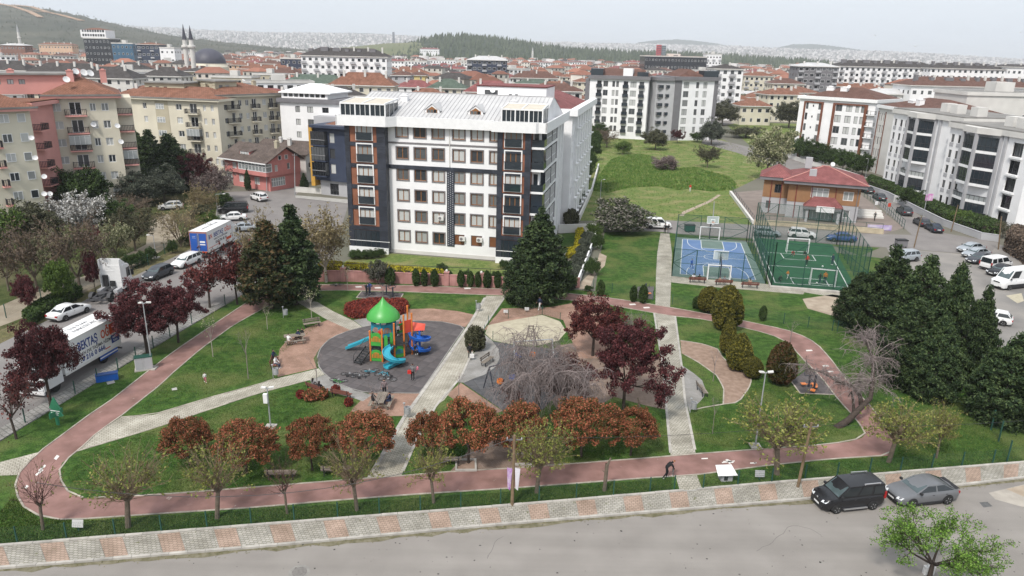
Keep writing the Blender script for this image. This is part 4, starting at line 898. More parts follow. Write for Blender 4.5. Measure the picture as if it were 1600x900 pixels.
a,b=DP(437,160,170),DP(531,163,167);f=Frame((a.x,a.y),(b.x,b.y));z0=f.uz(460,160)[1]
t=thing('white_house','white house with dark grey cornice and white sheet roof behind the navy block','apartment block',(f.p.x,f.p.y,0),f.a)
v=Vol(t,0,0,f.L,12,0,z0,M_WHITE)
for px in(465,484.5):v.grid('S',[f.u(px,170)],[z0-1.5-2.9*k for k in range(5)],[1.2 if px<470 else 1.5],1.4,'grey2')
v.grid('S',[f.u(508,165)],[z0-1.5],[1.6],1.2,'dark2');v.done()
bx(t,'cornice',M_GREY,-0.5,f.L+0.4,-0.6,12.4,z0+0.002,z0+0.9);v=Vol(t,0.4,0.3,f.L-3.5,11,z0+0.91,z0+2.3,M_WHITE,'attic');v.grid('S',[1+1.35*i for i in range(8)],[z0+1.7],1.0,0.9,'dark1');v.done()
hip(t,'roof',M_WHITEP,-0.1,f.L-2.2,-0.2,12,z0+2.31,1.8,inset=5)
bx(t,'annex',M_LGREY,f.u(500,180),f.L+1.2,-3.2,-0.003,0,z0-2.6)
# the two grey and white towers beyond the meadow
def tower(label,corners,z0,specs,roofm):
 f=Frame(corners[0],corners[1]);t=thing('tower_block',label,'apartment block',(f.p.x,f.p.y,0),f.a)
 return f,t
a,b=DP(922,124,249),DP(1014,125,244);f=Frame((a.x,a.y),(b.x,b.y));z0=f.uz(960,124)[1]
t=thing('tower_block','white seven-storey tower with grey cornice and black balconies beyond the meadow','apartment block',(f.p.x,f.p.y,0),f.a)
v=Vol(t,0,0,f.L,15,0,z0,M_WHITE);zs=[z0-1.5-2.95*k for k in range(6)]
for px,w in((946.5,1.6),(959,0.9),(965,0.9),(990,2.0)):v.grid('S',[f.u(px,130)],zs,[w],1.9,'grey2')
for px in(936.5,978,1003):
 u=f.u(px,130);v.grid('S',[u],zs,[1.5],2.0,'dark2')
 for z in zs:balcony(t,u-0.95,u+0.95,0,0.8,z-1.1,M_GFRAME,bars=False,rail=M_RAIL);bx(t,'glass_guard',M_BGLASS,u-0.9,u+0.9,-0.86,-0.82,z-1.1,z-0.2)
v.done();bx(t,'cornice',M_GREY,-0.6,f.L+0.5,-0.7,15.4,z0+0.002,z0+1.2)
bx(t,'side_wall',M_GREY,-1.8,-0.002,1.5,15,0,z0);hip(t,'roof',M_TILEB,0,f.L,0.6,15,z0+1.21,2.2,inset=3)
bx(t,'terrace_glazing',M_BGLASS,0.2,4.4,-0.1,4,z0+1.22,z0+3.4);bx(t,'terrace_glazing',M_BGLASS,f.L-4,f.L-0.3,0.1,4,z0+1.22,z0+2.6);bx(t,'stair_head',M_WHITE,f.L*0.56,f.L*0.72,0.3,4,z0+1.22,z0+3.6)
a,b=DP(1066,126,244),DP(1117,126,247);f=Frame((a.x,a.y),(b.x,b.y));z0=f.uz(1090,126)[1];c=DP(1033,124,258);fs=Frame((c.x,c.y),(a.x,a.y))
t=thing('tower_block','white tower with grey corner and stacked side balconies next to the seven-storey tower','apartment block',(f.p.x,f.p.y,0),f.a)
v=Vol(t,0,0,f.L,14,0,z0,M_WHITE);zs=[z0-1.5-2.95*k for k in range(6)]
for px,w in((1073,2.0),(1090.5,1.1),(1102.5,1.5)):v.grid('S',[f.u(px,130)],zs,[w],2.0,'grey2')
v.done();bx(t,'grey_corner',M_GREY,-2.4,-0.003,-0.15,14,0,z0);bx(t,'grey_corner',M_GREY,f.L+0.003,f.L+1.4,-0.05,14,0,z0)
sd=-0.95
for k,z in enumerate(zs):
 for x in(-4.2,-6.6):
  balcony(t,x-0.9,x+0.9,2.6-x*0.3-2,0.9,z-1.1,M_GFRAME,bars=False);bx(t,'glass_guard',M_BGLASS,x-0.8,x+0.8,2.6-x*0.3-2.96,2.6-x*0.3-2.92,z-1.1,z-0.15)
mb=MB();mb.prism([(-2.41,0.2),(-7.9,2.9),(-7.9,14),(-2.41,14)],0,z0-0.2);mb.build('side_wall',M_LGREY,t)
bx(t,'cornice',M_GREY,-2.8,f.L+1.8,-0.7,14.4,z0+0.002,z0+1.2);hip(t,'roof',M_TILEB,-1,f.L-3,0.6,13,z0+1.21,2.4,inset=2);bx(t,'terrace_glazing',M_BGLASS,f.L-4.2,f.L+1.2,0,4,z0+1.22,z0+3.2)
mb=MB();mb.prism([(-2.9,-0.4),(-8.3,2.3),(-8.3,14.4),(-2.9,14.4)],z0-0.199,z0+0.9);mb.build('cornice',M_GREY,t)
# brown trimmed white block and the grey white blocks along the far street
a,b=DP(1250,156,206),DP(1368,168,191);f=Frame((a.x,a.y),(b.x,b.y));z0=f.uz(1320,158)[1]
t=thing('apartment_building','white five-storey block with brown framed facade strips and brown tile roof','apartment block',(f.p.x,f.p.y,0),f.a)
v=Vol(t,0,0,f.L,15,0,z0,M_WHITE);zr=f.uz(1310,168)[1];zs=[zr-2.95*k for k in range(5)]
for px,w,s in((1261,0.7,'dark1'),(1281,0.9,'grey2'),(1311,1.8,'grey2'),(1327,1.7,'grey2'),(1340,1.0,'grey1'),(1348.5,0.9,'grey1')):v.grid('S',[f.u(px,168)],zs,[w],1.9,s)
v.grid('S',[f.u(1271,165)],zs,[0.4],0.6,'dark1');v.done()
for x0,x1 in((1256.5,1259),(1284,1287),(1302,1306),(1352,1357)):
 ua,ub=f.u(x0,165),f.u(x1,165);bx(t,'brown_strip',M_BROWNC,ua,ub,-0.25,-0.003,0,z0-0.6)
for x0,x1 in((1259,1284),(1306,1352)):bx(t,'brown_strip',M_BROWNC,f.u(x0,165)+0.002,f.u(x1,165)-0.002,-0.22,-0.003,z0-1.0,z0-0.6)
for z in zs:
 u=f.u(1362,172);balcony(t,u-0.9,u+1.4,0,0.9,z-1.2,M_WHITEP,bars=False)
bx(t,'cornice',M_WHITEP,-0.5,f.L+0.5,-0.6,15.4,z0+0.002,z0+0.8);hip(t,'roof',M_TILEB,1.2,f.L,0.3,15,z0+0.81,2.6)
for x in(6,10):chimney(t,x,5,z0+2.4,2.0,1.0,0.9);
dish(t,11.5,4,z0+3.6,0.3,0.5)
a,b=DP(1373,172,187),DP(1425,175,172);f=Frame((a.x,a.y),(b.x,b.y));z0=f.uz(1400,172)[1]
t=thing('apartment_building','plain white gable wall block between the brown trimmed block and the balcony block','apartment block',(f.p.x,f.p.y,0),f.a)
v=Vol(t,0,0,f.L+10,16,0,z0,M_OFFW);zs=[z0-2.2-2.95*k for k in range(5)];v.grid('S',[0.9,2.0,3.1],zs,0.6,1.9,'grey1');v.done()
for u in(0.2,3.8):bx(t,'brown_strip',M_BROWNC,u,u+0.35,-0.1,-0.003,0,z0-0.8)
bx(t,'cornice',M_WHITEP,-0.4,f.L+10.4,-0.5,16.4,z0+0.002,z0+0.7);hip(t,'roof',M_TILEB,0,f.L+9,0,16,z0+0.71,2.4);chimney(t,8,4,z0+1.4,2.4,1.2,0.9);chimney(t,13,3,z0+1.4,1.6,1.2,1.4)
ax,bx_=DP(1389,181,166),DP(1605,205,124)
FR=Frame((ax.x,ax.y),(bx_.x,bx_.y))
def bal_block(label,xa,xb,feats,z0,back):
 """feats: (kind, px0, px1) along the facade; kinds: narrow windows, bay (glazed bow), blank, deep balconies"""
 ua,ub=FR.u(xa,230),FR.u(xb,260);w0=FR.world(ua,back);t=thing('apartment_building',label,'apartment block',(*w0,0),FR.a)
 W=ub-ua;v=Vol(t,0,0,W,15,0,z0,M_LGREY if False else M_WHITE);zs=[z0-2.0-2.95*k for k in range(6)if z0-2.0-2.95*k>1]
 for kind,x0,x1 in feats:
  u0,u1=FR.u(x0,235)-ua,FR.u(x1,235)-ua
  if kind=='n':
   v.grid('S',[(u0+u1)/2],zs,[min(0.9,(u1-u0)*0.7)],1.5,'dark1')
   for z in zs:bx(t,'sill_panel',M_LGREY,(u0+u1)/2-0.55,(u0+u1)/2+0.55,-0.06,-0.003,z-1.55,z-0.8)
  elif kind=='bay':
   m=(u0+u1)/2
   for j,z in enumerate(zs):
    mb=MB();poly=[(u0,0.0),(u0+0.5,-1.3),(m+0.4,-1.8),(u1,-0.002)];mb.prism(poly,z-1.55,z-1.05);o=mb.build('balcony',M_WHITEP,t)
    op=(j==3)
    g=MB()
    for a_,b_ in zip(poly,poly[1:]):
     A,B=Vector(a_),Vector(b_);dd=(B-A).normalized();nn=Vector((dd.y,-dd.x))*-0.06
     g.add([(*(A+nn),z-1.05),(*(B+nn),z-1.05),(*(B+nn),z+(1.38 if not op else-0.2)),(*(A+nn),z+(1.38 if not op else-0.2))],[(0,1,2,3)],0)
     n=max(2,int((B-A).length/0.8))
     for i in range(n+1):qq=A.lerp(B,i/n)+nn*0.4;g.bar((*qq,z-1.15),(*qq,z+(1.45 if not op else-0.2)),0.05,mi=1)
     g.bar((*(A+nn*0.4),z-0.2),(*(B+nn*0.4),z-0.2),0.07,mi=1)
    g.build('balcony_glazing',[M_BGLASS if not op else M_GLASSB,M_DFRAME],o)
   for px_,py_ in((u0+0.5,-1.36),(m+0.4,-1.86),(u1,-0.1)):mb=MB();mb.box(px_-0.28,px_+0.28,py_-0.22,py_+0.25,2.0,z0-0.2);mb.build('pier',M_LGREY,t)
  elif kind=='deep':
   for j,z in enumerate(zs):
    v.win('S',(u0+u1)/2,z,(u1-u0)*0.86,2.3,'dark5' if j else 'grey2',rec=0.5)
    bx(t,'ledge',M_WHITEP,u0,u1,-0.35,-0.003,z-1.5,z-1.2)
  elif kind=='pier':bx(t,'pier',M_LGREY,u0,u1,-0.3,-0.003,0,z0-0.1)
 v.done();bx(t,'cornice',M_OFFW,-0.1,W+0.1,-0.5,15.5,z0+0.002,z0+0.9)
 for kind,x0,x1 in feats:
  if kind=='bay':u0,u1=FR.u(x0,235)-ua,FR.u(x1,235)-ua;m=(u0+u1)/2;mb=MB();mb.prism([(u0-0.2,-0.502),(u0+0.4,-1.6),(m+0.5,-2.1),(u1+0.2,-0.502)],z0-0.15,z0+0.9);mb.build('cornice',M_OFFW,t)
 bx(t,'roof',M_FLAT,0,W,-0.3,15.2,z0+0.91,z0+1.15)
 for x,y in((W*0.45,4),(W*0.62,3.4),(W*0.9,3)):bx(t,'roof_box',M_OFFW,x-1.1,x+1.1,y,y+2,z0+1.16,z0+2.9)
 return t
zR3=FR.uz(1440,180)[1]
bal_block('grey white block with glazed bow balconies and narrow windows beside the clipped hedge, farther house',1388,1494,[('n',1388,1395),('n',1397,1404),('n',1405,1411),('bay',1418,1455),('pier',1461,1464),('deep',1478,1494)],zR3-0.3,0.0)
bal_block('grey white block with glazed bow balconies at the picture edge, nearer house',1495,1625,[('n',1497,1504),('n',1507,1516),('n',1517,1525),('bay',1525,1580),('pier',1586,1590),('deep',1598,1618)],zR3-1.1,-2.0)
# public building with the crimson roof
A,B=XY(1226,339),XY(1337,349);fu=Frame(A,B)
def public_building():
 t=thing('public_building','two-storey community house with crimson hip roof and orange upper walls','public building',(*fu.p,0),fu.a)
 W=fu.L;D=11;zt=6.3
 v=Vol(t,0,0,W,D,0,3.0,M_LGREY,'lower_wall');v2=Vol(t,0,-0.05,W,D,3.0,zt,mat('orange_panel',(0.25,0.135,0.068),0.8,0.08,1.5),'upper_wall')
 v2 .win('S',fu.u(1282,295),4.9,3.0,1.8,'white3');v2 .win('S',fu.u(1327,299),4.7,1.7,1.6,'white2');v.win('S',fu.u(1323,328),1.5,1.1,1.4,'white1');v.win('W',3,1.6,1,1.4,'dark1');v2 .win('W',3,4.7,1,1.4,'dark1');v2 .win('E',4,4.7,1.4,1.4,'white2')
 v.win('S',fu.u(1276,335),1.25,4.2,2.3,'white5');v.done();v2 .done()
 vl=Vol(t,-4.4,2.6,4.398,6.5,0,3.0,M_LGREY,'lower_wall');vl.win('S',1.2,1.6,0.8,1.4,'dark1');vl.done();vl=Vol(t,-4.4,2.55,4.398,6.5,3.0,zt,mat('orange_panel',(0,0,0)),'upper_wall');vl.win('S',2.6,4.7,1.2,1.6,'dark2');vl.done()
 dk=mat('red_downpipe',(0.18,0.03,0.03),0.5,0.1,2)
 for u in(-3.0,-1.2,1.4,4.0,W-4,W-0.4):mb=MB();mb.tube([(u,-0.16 if u>0 else 2.45,0.05),(u,-0.16 if u>0 else 2.45,zt)],0.07,6);mb.build('downpipe',dk if u<W-1 else M_GREY,t)
 bx(t,'fascia',M_GREY,-0.9,W+0.9,-1.0,D+0.9,zt+0.002,zt+0.55);bx(t,'fascia',M_GREY,-5.2,-0.91,1.8,9.8,zt+0.002,zt+0.5)
 hip(t,'roof',M_TILER,-1.1,W+1.1,-1.2,D+1.1,zt+0.56,2.2,mfas=M_GREY,fas=0.01);hip(t,'roof',M_TILER,-5.3,1,1.7,9.9,zt+0.55,1.9,mfas=M_GREY,fas=0.01)
 rl=MB();cr=D/2+0.0;rl.bar((-1.1,-1.2,zt+0.6),(5.6,cr,zt+2.78),0.22,0.1);rl.bar((W+1.1,-1.2,zt+0.6),(W-5.6,cr,zt+2.78),0.22,0.1);rl.bar((5.2,cr,zt+2.8),(W-5.2,cr,zt+2.8),0.22,0.1);rl.build('ridge_tile',mat('pale_ridge',(0.45,0.22,0.19),0.8,0.1,2),t)
 bx(t,'chimney',M_LGREY,3.2,4.4,1.2,2.2,zt+0.7,zt+2.5);bx(t,'chimney',M_LGREY,2.4,3.6,6.2,7.2,zt+2,zt+4.0);dish(t,W-5,5,zt+3.2,0.3,0.42)
 x0,x1=fu.u(1256,312),fu.u(1318,316);r=MB();zz=2.75
 r.add([(x0,-2.8,zz),(x1,-2.8,zz),(x1-1.6,-0.06,zz+1.5),(x0+1.6,-0.06,zz+1.5),(x0,-0.06,zz),(x1,-0.06,zz)],[(0,1,2,3),(1,5,2),(4,0,3)],0);r.box(x0,x1,-2.8,-0.07,zz-0.45,zz-0.003,1);r.build('porch_roof',[M_TILER,M_GREY],t)
 for x in(x0+0.5,x1-0.9):bx(t,'column',M_LGREY,x,x+0.45,-2.5,-2.05,0,zz-0.46)
 sg=bx(t,'name_board',M_WHITEP,fu.u(1277,320)-0.2,fu.u(1300,322)+0.3,-2.95,-2.82,zz-0.75,zz+0.28)
 return t
public_building()
# TREES AND SHRUBS
M_BARK=mat('grey_bark',(0.13,0.105,0.08),0.95,0.25,6,detail=6,bump=0.5)
M_BARKD=mat('dark_bark',(0.055,0.042,0.035),0.95,0.25,6,detail=6,bump=0.5)
M_BARKP=mat('pale_bark',(0.30,0.27,0.23),0.95,0.2,5,detail=6,bump=0.4)
M_TWIG=mat('grey_twig',(0.20,0.165,0.158),0.95,0.2,2,island=0.25)
M_TWIGB=mat('brown_twig',(0.155,0.115,0.075),0.95,0.2,2,island=0.25)
M_TWIGR=mat('reddish_twig',(0.085,0.045,0.04),0.95,0.2,2,island=0.25)
LF={'plum':leafmat('plum_leaf',[(0.038,0.012,0.014),(0.072,0.021,0.024),(0.115,0.036,0.038)],clump=1.0,hue=0.6),'plumred':leafmat('plum_leaf_red',[(0.040,0.010,0.010),(0.085,0.022,0.022),(0.12,0.035,0.030)],clump=1.0,hue=0.6),'photinia':leafmat('photinia_leaf',[(0.055,0.055,0.016),(0.15,0.052,0.024),(0.25,0.078,0.040),(0.31,0.11,0.06)],clump=2.2,hue=0.6),'conifer':leafmat('conifer_spray',[(0.014,0.028,0.012),(0.030,0.052,0.020),(0.062,0.090,0.034)],clump=0.8,hue=0.5),'coniferb':leafmat('conifer_spray_browning',[(0.020,0.030,0.012),(0.034,0.044,0.017),(0.085,0.055,0.025)],clump=0.45,hue=0.4),'thuja':leafmat('golden_thuja',[(0.034,0.038,0.009),(0.082,0.080,0.015),(0.15,0.132,0.024)],clump=1.2,hue=0.7),'thujab':leafmat('browned_thuja',[(0.028,0.030,0.008),(0.055,0.055,0.012),(0.10,0.048,0.025)],clump=0.6,hue=0.4),'spring':leafmat('spring_leaf',[(0.09,0.11,0.020),(0.145,0.162,0.034),(0.195,0.195,0.058)],clump=1.2,hue=0.6),'fresh':leafmat('fresh_green_leaf',[(0.045,0.100,0.012),(0.085,0.170,0.025),(0.14,0.23,0.045)],clump=1.2,hue=0.6),'green':leafmat('mid_green_leaf',[(0.018,0.036,0.010),(0.034,0.062,0.016),(0.058,0.090,0.026)],clump=0.9,hue=0.6),'bright':leafmat('bright_green_leaf',[(0.035,0.065,0.012),(0.06,0.105,0.020),(0.095,0.14,0.03)],clump=0.9,hue=0.6),'olive':leafmat('olive_leaf',[(0.040,0.042,0.022),(0.065,0.066,0.036),(0.095,0.095,0.056)],clump=0.8,hue=0.6),'greygreen':leafmat('grey_green_leaf',[(0.040,0.050,0.036),(0.066,0.078,0.058),(0.11,0.12,0.09)],clump=0.8,hue=0.6),'brown':leafmat('brown_bud',[(0.060,0.044,0.034),(0.10,0.075,0.055),(0.14,0.105,0.080)],clump=0.7,hue=0.6),'catkin':leafmat('tan_catkin',[(0.12,0.095,0.045),(0.19,0.15,0.075),(0.24,0.20,0.11)],clump=0.8,hue=0.6),'blossom':leafmat('white_blossom',[(0.20,0.19,0.17),(0.42,0.41,0.39),(0.58,0.57,0.55)],clump=1.0,hue=0.9),'palebl':leafmat('pale_green_blossom',[(0.11,0.125,0.055),(0.20,0.21,0.10),(0.32,0.31,0.20)],clump=0.9,hue=0.7),'pinkbl':leafmat('dusty_pink_bud',[(0.085,0.062,0.058),(0.14,0.105,0.098),(0.20,0.16,0.15)],clump=0.9,hue=0.6),'mixbl':leafmat('green_leaf_and_pale_blossom',[(0.035,0.048,0.020),(0.060,0.070,0.036),(0.19,0.175,0.155)],clump=2.0,hue=1.1),'redhedge':leafmat('crimson_hedge_leaf',[(0.085,0.016,0.013),(0.16,0.026,0.020),(0.23,0.045,0.03)],clump=1.5,hue=0.7),'yellow':leafmat('yellow_hedge_leaf',[(0.16,0.14,0.010),(0.36,0.31,0.015),(0.48,0.42,0.03)],clump=1.5,hue=0.7),}
def leafquads(P,size,r,aspect=1.6,up=0.0,down=0.0):
 n=len(P);d=r.normal(size=(n,3));d[:,2]+=up;d[:,2]-=down;d/=np.linalg.norm(d,axis=1)[:,None]
 e=r.normal(size=(n,3));e-=(e*d).sum(1)[:,None]*d;e/=np.linalg.norm(e,axis=1)[:,None]
 s=size*r.uniform(0.6,1.4,n)[:,None]
 V=np.stack([P-d*s*0.5*aspect,P+e*s*0.5,P+d*s*0.5*aspect,P-e*s*0.5],1).reshape(-1,3)
 return V,np.arange(4*n).reshape(-1,4)
def clumps(r,C,rad,per,flat=0.8):
 n=len(C);k=per*n;idx=np.repeat(np.arange(n),per);g=r.normal(size=(k,3));g/=np.linalg.norm(g,axis=1)[:,None]
 g*=(r.uniform(0,1,k)**0.45)[:,None];g[:,2]*=flat
 rr=(rad if np.ndim(rad)else np.full(n,rad))[idx]
 return C[idx]+g*rr[:,None]
def ell(r,n,c,rx,rz,shell=0.55,lo=-1.0,wob=0.25):
 """points in an uneven ellipsoid, biased to its outside"""
 d=r.normal(size=(n*3,3));d/=np.linalg.norm(d,axis=1)[:,None];d=d[d[:,2]>lo][:n];k=len(d)
 w=1+wob*np.sin(d[:,0]*3.1+d[:,2]*2+c[0])*np.cos(d[:,1]*3.7+1)+wob*0.5*np.sin(d[:,0]*7+d[:,1]*6+d[:,2]*5)
 s=r.uniform(shell**3,1,k)**(1/3)*w
 return np.array(c)+d*s[:,None]*np.array([rx,rx,rz])
def branch(mb,r,p,d,L,rad,n=4,k=5,wander=0.25,grav=0.0,taper=0.35,mi=0):
 pts=[p];d=d/np.linalg.norm(d);q=p.copy()
 for i in range(k-1):
  d=d+r.normal(size=3)*wander/k;d[2]+=grav/k;d/=np.linalg.norm(d);q=q+d*L/(k-1);pts.append(q.copy())
 mb.tube(pts,[rad*(1-(1-taper)*i/(k-1))for i in range(k)],n,mi,cap=False);return pts
A3=np.array
TPL={}
def T(name):
 def deco(fn):TPL[name]=fn;return fn
 return deco
def limbs(r,trunk_h,trunk_r,n,L,spread,mb,mbt=None,sub=4,sub2=0,lean=(0,0),grav=0.15,fork=True,twr=0.012):
 """trunk, n main limbs, each with sub branches; returns tips"""
 top=A3([lean[0],lean[1],trunk_h]);trunk_r=trunk_r*min(1.0,(trunk_h/1.2))if trunk_h<1.9 and L<1.6 else trunk_r;branch(mb,r,A3([0,0,-0.1]),top+A3([0,0,0.1]),np.linalg.norm(top)+0.1,trunk_r,7,5,0.08,0,0.72);tips=[]
 mbt=mbt or mb
 for i in range(n):
  a=2*math.pi*(i+r.uniform(-0.3,0.3))/n;el=r.uniform(0.35,1.2);d=A3([math.cos(a)*spread,math.sin(a)*spread,el])
  l=L*r.uniform(0.75,1.15);b=branch(mb,r,top*r.uniform(0.86,1.0),d,l,trunk_r*0.5,5,6,0.5,grav,0.3);tips.append(b[-1])
  for j in range(sub):
   q=b[r.integers(2,6)];d2=d/np.linalg.norm(d)+r.normal(size=3)*0.75;d2[2]+=0.25;c=branch(mbt,r,q,d2,l*r.uniform(0.35,0.7),trunk_r*0.2,4,5,0.5,grav,0.25);tips+=[c[-1],c[-2]]
   for m in range(sub2):
    q2=c[r.integers(1,5)];d3=d2/np.linalg.norm(d2)+r.normal(size=3)*0.8;e=branch(mbt,r,q2,d3,l*r.uniform(0.2,0.45),twr,3,4,0.5,grav,0.4);tips+=[e[-1],e[-2]]
 return A3(tips)
def leafmesh(name,P,size,r,m,**kw):
 V,F=leafquads(P,size,r,**kw);return fastmesh(name,V,F,m)
@T('plum')
def _(r,lf='plum',dens=2.6,sz=0.08):
 mb=MB();tips=limbs(r,1.7,0.14,6,2.3,0.85,mb,sub=5,sub2=3)
 C=np.concatenate([tips[r.random(len(tips))<0.75],ell(r,85,(0,0,3.4),2.1,1.75,0.5,-0.55)])
 P=clumps(r,C,r.uniform(0.22,0.5,len(C)),int(46*dens),0.7)
 return[('trunk',mb.mesh('trunk',M_BARKD)),('crown',leafmesh('crown',P,sz,r,LF[lf]))],5.3,4.6
TPL['plum_red']=lambda r:TPL['plum'](r,'plumred',1.5,0.09)
@T('plum_sparse')
def _(r):
 mb=MB();tw=MB();tips=limbs(r,1.6,0.11,6,2.2,0.7,mb,tw,sub=7,sub2=6)
 C=tips[r.random(len(tips))<0.7];P=clumps(r,C,0.28,7,1)
 return[('trunk',mb.mesh('trunk',M_BARKD)),('branches',tw.mesh('branches',M_TWIGR)),('crown',leafmesh('crown',P,0.13,r,LF['plumred']))],5.0,4.0
@T('plum_bare')
def _(r):
 p,h,w=TPL['plum_sparse'](r);return[p[0],p[1],('crown',leafmesh('crown',np.random.default_rng(3).normal(size=(260,3))*[0.9,0.9,0.7]+[0,0,3.0],0.13,r,LF['plumred']))],h,w
@T('photinia')
def _(r):
 mb=MB();tips=limbs(r,0.9,0.10,6,1.3,0.8,mb,sub=3,sub2=0)
 C=ell(r,150,(0,0,1.9),1.5,1.12,0.72,-0.55,0.2);rad=r.uniform(0.18,0.36,len(C));P=clumps(r,C,rad,150,0.75)
 return[('trunk',mb.mesh('trunk',M_BARKD)),('crown',leafmesh('crown',P,0.055,r,LF['photinia'],up=0.5))],3.05,3.3
def conifer(r,lf,H=9.0,W=4.0,rows=15,full=0.16,lobes=1.0,sz=0.135,base=0.12,rnd_=1.25):
 mb=MB();branch(mb,r,A3([0,0,-0.1]),A3([0,0,1.0]),H*0.9,0.2,6,6,0.05,0,0.2);C=[];R_=[]
 for i in range(rows):
  t=i/(rows-1);z=H*(base+(0.97-base)*t);rad=W/2*(math.sin(min(1,(1-t)*rnd_)*math.pi/2)**0.9)*(0.75+0.25*min(1,t/full));k=max(2,int(13*rad/W*2)+2)
  for j in range(k):
   a=2*math.pi*(j+r.random())/k;q=rad*r.uniform(0.72,1.1);C.append([math.cos(a)*q,math.sin(a)*q,z-0.18*q+r.normal()*0.15]);R_.append(r.uniform(0.38,0.75)*lobes*(0.5+0.5*(1-t)))
   if r.random()<0.5:C.append([math.cos(a)*q*0.5,math.sin(a)*q*0.5,z]);R_.append(0.6*lobes)
   if i<rows*0.8 and j%2==0:mb.tube([(0,0,z),(math.cos(a)*q*0.9,math.sin(a)*q*0.9,z-0.15*q)],[0.05,0.015],3,cap=False)
 C.append([0,0,H*0.98]);R_.append(0.25);C=A3(C);P=clumps(r,C,A3(R_),110,0.7)
 return[('trunk',mb.mesh('trunk',M_BARKD)),('crown',leafmesh('crown',P,sz,r,LF[lf],aspect=2.2))],H,W
TPL['conifer']=lambda r:conifer(r,'conifer');TPL['conifer_brown']=lambda r:conifer(r,'coniferb',rows=13,base=0.2)
TPL['conifer_broad']=lambda r:conifer(r,'conifer',9,5.6,19,0.25,1.2,0.125,0.06,1.5)
TPL['spruce_small']=lambda r:conifer(r,'conifer',3.0,1.3,9,0.1,0.38,0.09,0.04)
def ovoid(r,lf,H,W,n=160,rad=0.2,sz=0.10,per=36,lo=-0.9,shell=0.85,taper=0.0,flat=1.3):
 C=ell(r,n,(0,0,H*0.5),W/2*0.9,H/2*0.93,shell,lo,0.06)
 if taper:C[:,:2]*=(1-taper*(C[:,2:3]/H))*1.15
 C=np.concatenate([C,ell(r,n//5,(0,0,H*0.45),W/2*0.5,H/2*0.7,0.3)]);P=clumps(r,C,rad,per,flat);P[:,2]=np.maximum(P[:,2],0.02)
 mb=MB();mb.tube([(0,0,-0.05),(0,0,H*0.6)],[W*0.05,W*0.03],5)
 for i in range(5):a=i*1.26;mb.tube([(0,0,H*0.2),(math.cos(a)*W*0.25,math.sin(a)*W*0.25,H*0.6)],[W*0.03,W*0.01],3,cap=False)
 return[('trunk',mb.mesh('trunk',M_BARKD)),('crown',leafmesh('crown',P,sz,r,LF[lf],aspect=2.0,up=0.8))],H,W
TPL['thuja']=lambda r:ovoid(r,'thuja',4.2,2.8,900,0.12,0.10,34,taper=0.3,shell=0.93)
TPL['thuja_cone']=lambda r:ovoid(r,'thuja',3.8,2.2,700,0.11,0.09,34,taper=0.55,shell=0.93)
TPL['thuja_brown']=lambda r:ovoid(r,'thujab',3.8,2.8,700,0.14,0.11,34,taper=0.4,shell=0.92)
TPL['column_shrub']=lambda r:ovoid(r,'green',2.0,1.0,220,0.10,0.08,26,taper=0.15)
TPL['topiary']=lambda r:ovoid(r,'greygreen',1.5,2.0,320,0.10,0.08,34)
TPL['round_bush']=lambda r:ovoid(r,'olive',2.0,2.0,150,0.22,0.12,34)
TPL['yellow_bush']=lambda r:ovoid(r,'yellow',1.2,1.4,120,0.16,0.12,34)
TPL['red_bush']=lambda r:ovoid(r,'redhedge',1.0,1.2,70,0.16,0.11,30)
TPL['rust_bush']=lambda r:ovoid(r,'photinia',1.2,1.6,60,0.22,0.12,26,shell=0.5)
def broad(r,lf,dens=2.0,sz=0.13,gaps=1.0,bark=M_BARK,H=6.0,W=5.0,cz=0.58):
 mb=MB();tips=limbs(r,H*0.28,0.16,6,H*0.42,0.8,mb,sub=4,sub2=2)
 C=np.concatenate([tips,ell(r,int(80*dens),(0,0,H*cz),W*0.46,H*0.40,0.55,-0.8,0.28)]);P=clumps(r,C,r.uniform(0.35,0.75,len(C))*gaps,int(30*dens),0.75);P[:,2]=np.maximum(P[:,2],0.05)
 return[('trunk',mb.mesh('trunk',bark)),('crown',leafmesh('crown',P,sz,r,LF[lf]))],H,W
for k_,a_ in{'broad_green':('green',),'broad_bright':('bright',),'broad_olive':('olive',),'broad_grey':('greygreen',),'broad_mix':('mixbl',1.6,0.15)}.items():
 TPL[k_]=(lambda a:lambda r:broad(r,*a))(a_)
TPL['willow']=lambda r:broad(r,'palebl',1.3,0.14,0.9);
def low(r,lf,dens=1.9,sz=0.12):return broad(r,lf,dens,sz,1.0,M_BARK,4.0,5.0,0.5)
TPL['bush_green']=lambda r:low(r,'green',1.6);TPL['bush_olive']=lambda r:low(r,'olive',1.1);TPL['bush_bright']=lambda r:low(r,'bright',1.1)
TPL['bush_blossom']=lambda r:low(r,'mixbl',1.9,0.13);TPL['bush_pink']=lambda r:low(r,'pinkbl',1.2,0.12);TPL['bush_grey']=lambda r:low(r,'greygreen',1.2)
def twiggy(r,lf,tw=M_TWIGB,H=6.0,spread=0.55,n=7,sub=8,sub2=7,per=5,ls=0.11,frac=0.7,bark=M_BARK,trunk=0.25,L=0.5,crad=0.25,twr=0.014):
 mb=MB();t=MB();tips=limbs(r,H*trunk,0.15 if H>3.5 else 0.045,n,H*L,spread,mb,t,sub=sub,sub2=sub2,grav=0.3,twr=twr)
 out=[('trunk',mb.mesh('trunk',bark)),('branches',t.mesh('branches',tw))]
 if lf:C=tips[r.random(len(tips))<frac];out.append(('crown',leafmesh('crown',clumps(r,C,crad,per,1),ls,r,LF[lf])))
 return out,H,H*0.8
TPL['bare_brown']=lambda r:twiggy(r,'brown',M_TWIGB)
TPL['bare_grey']=lambda r:twiggy(r,None,M_TWIG,twr=0.02)
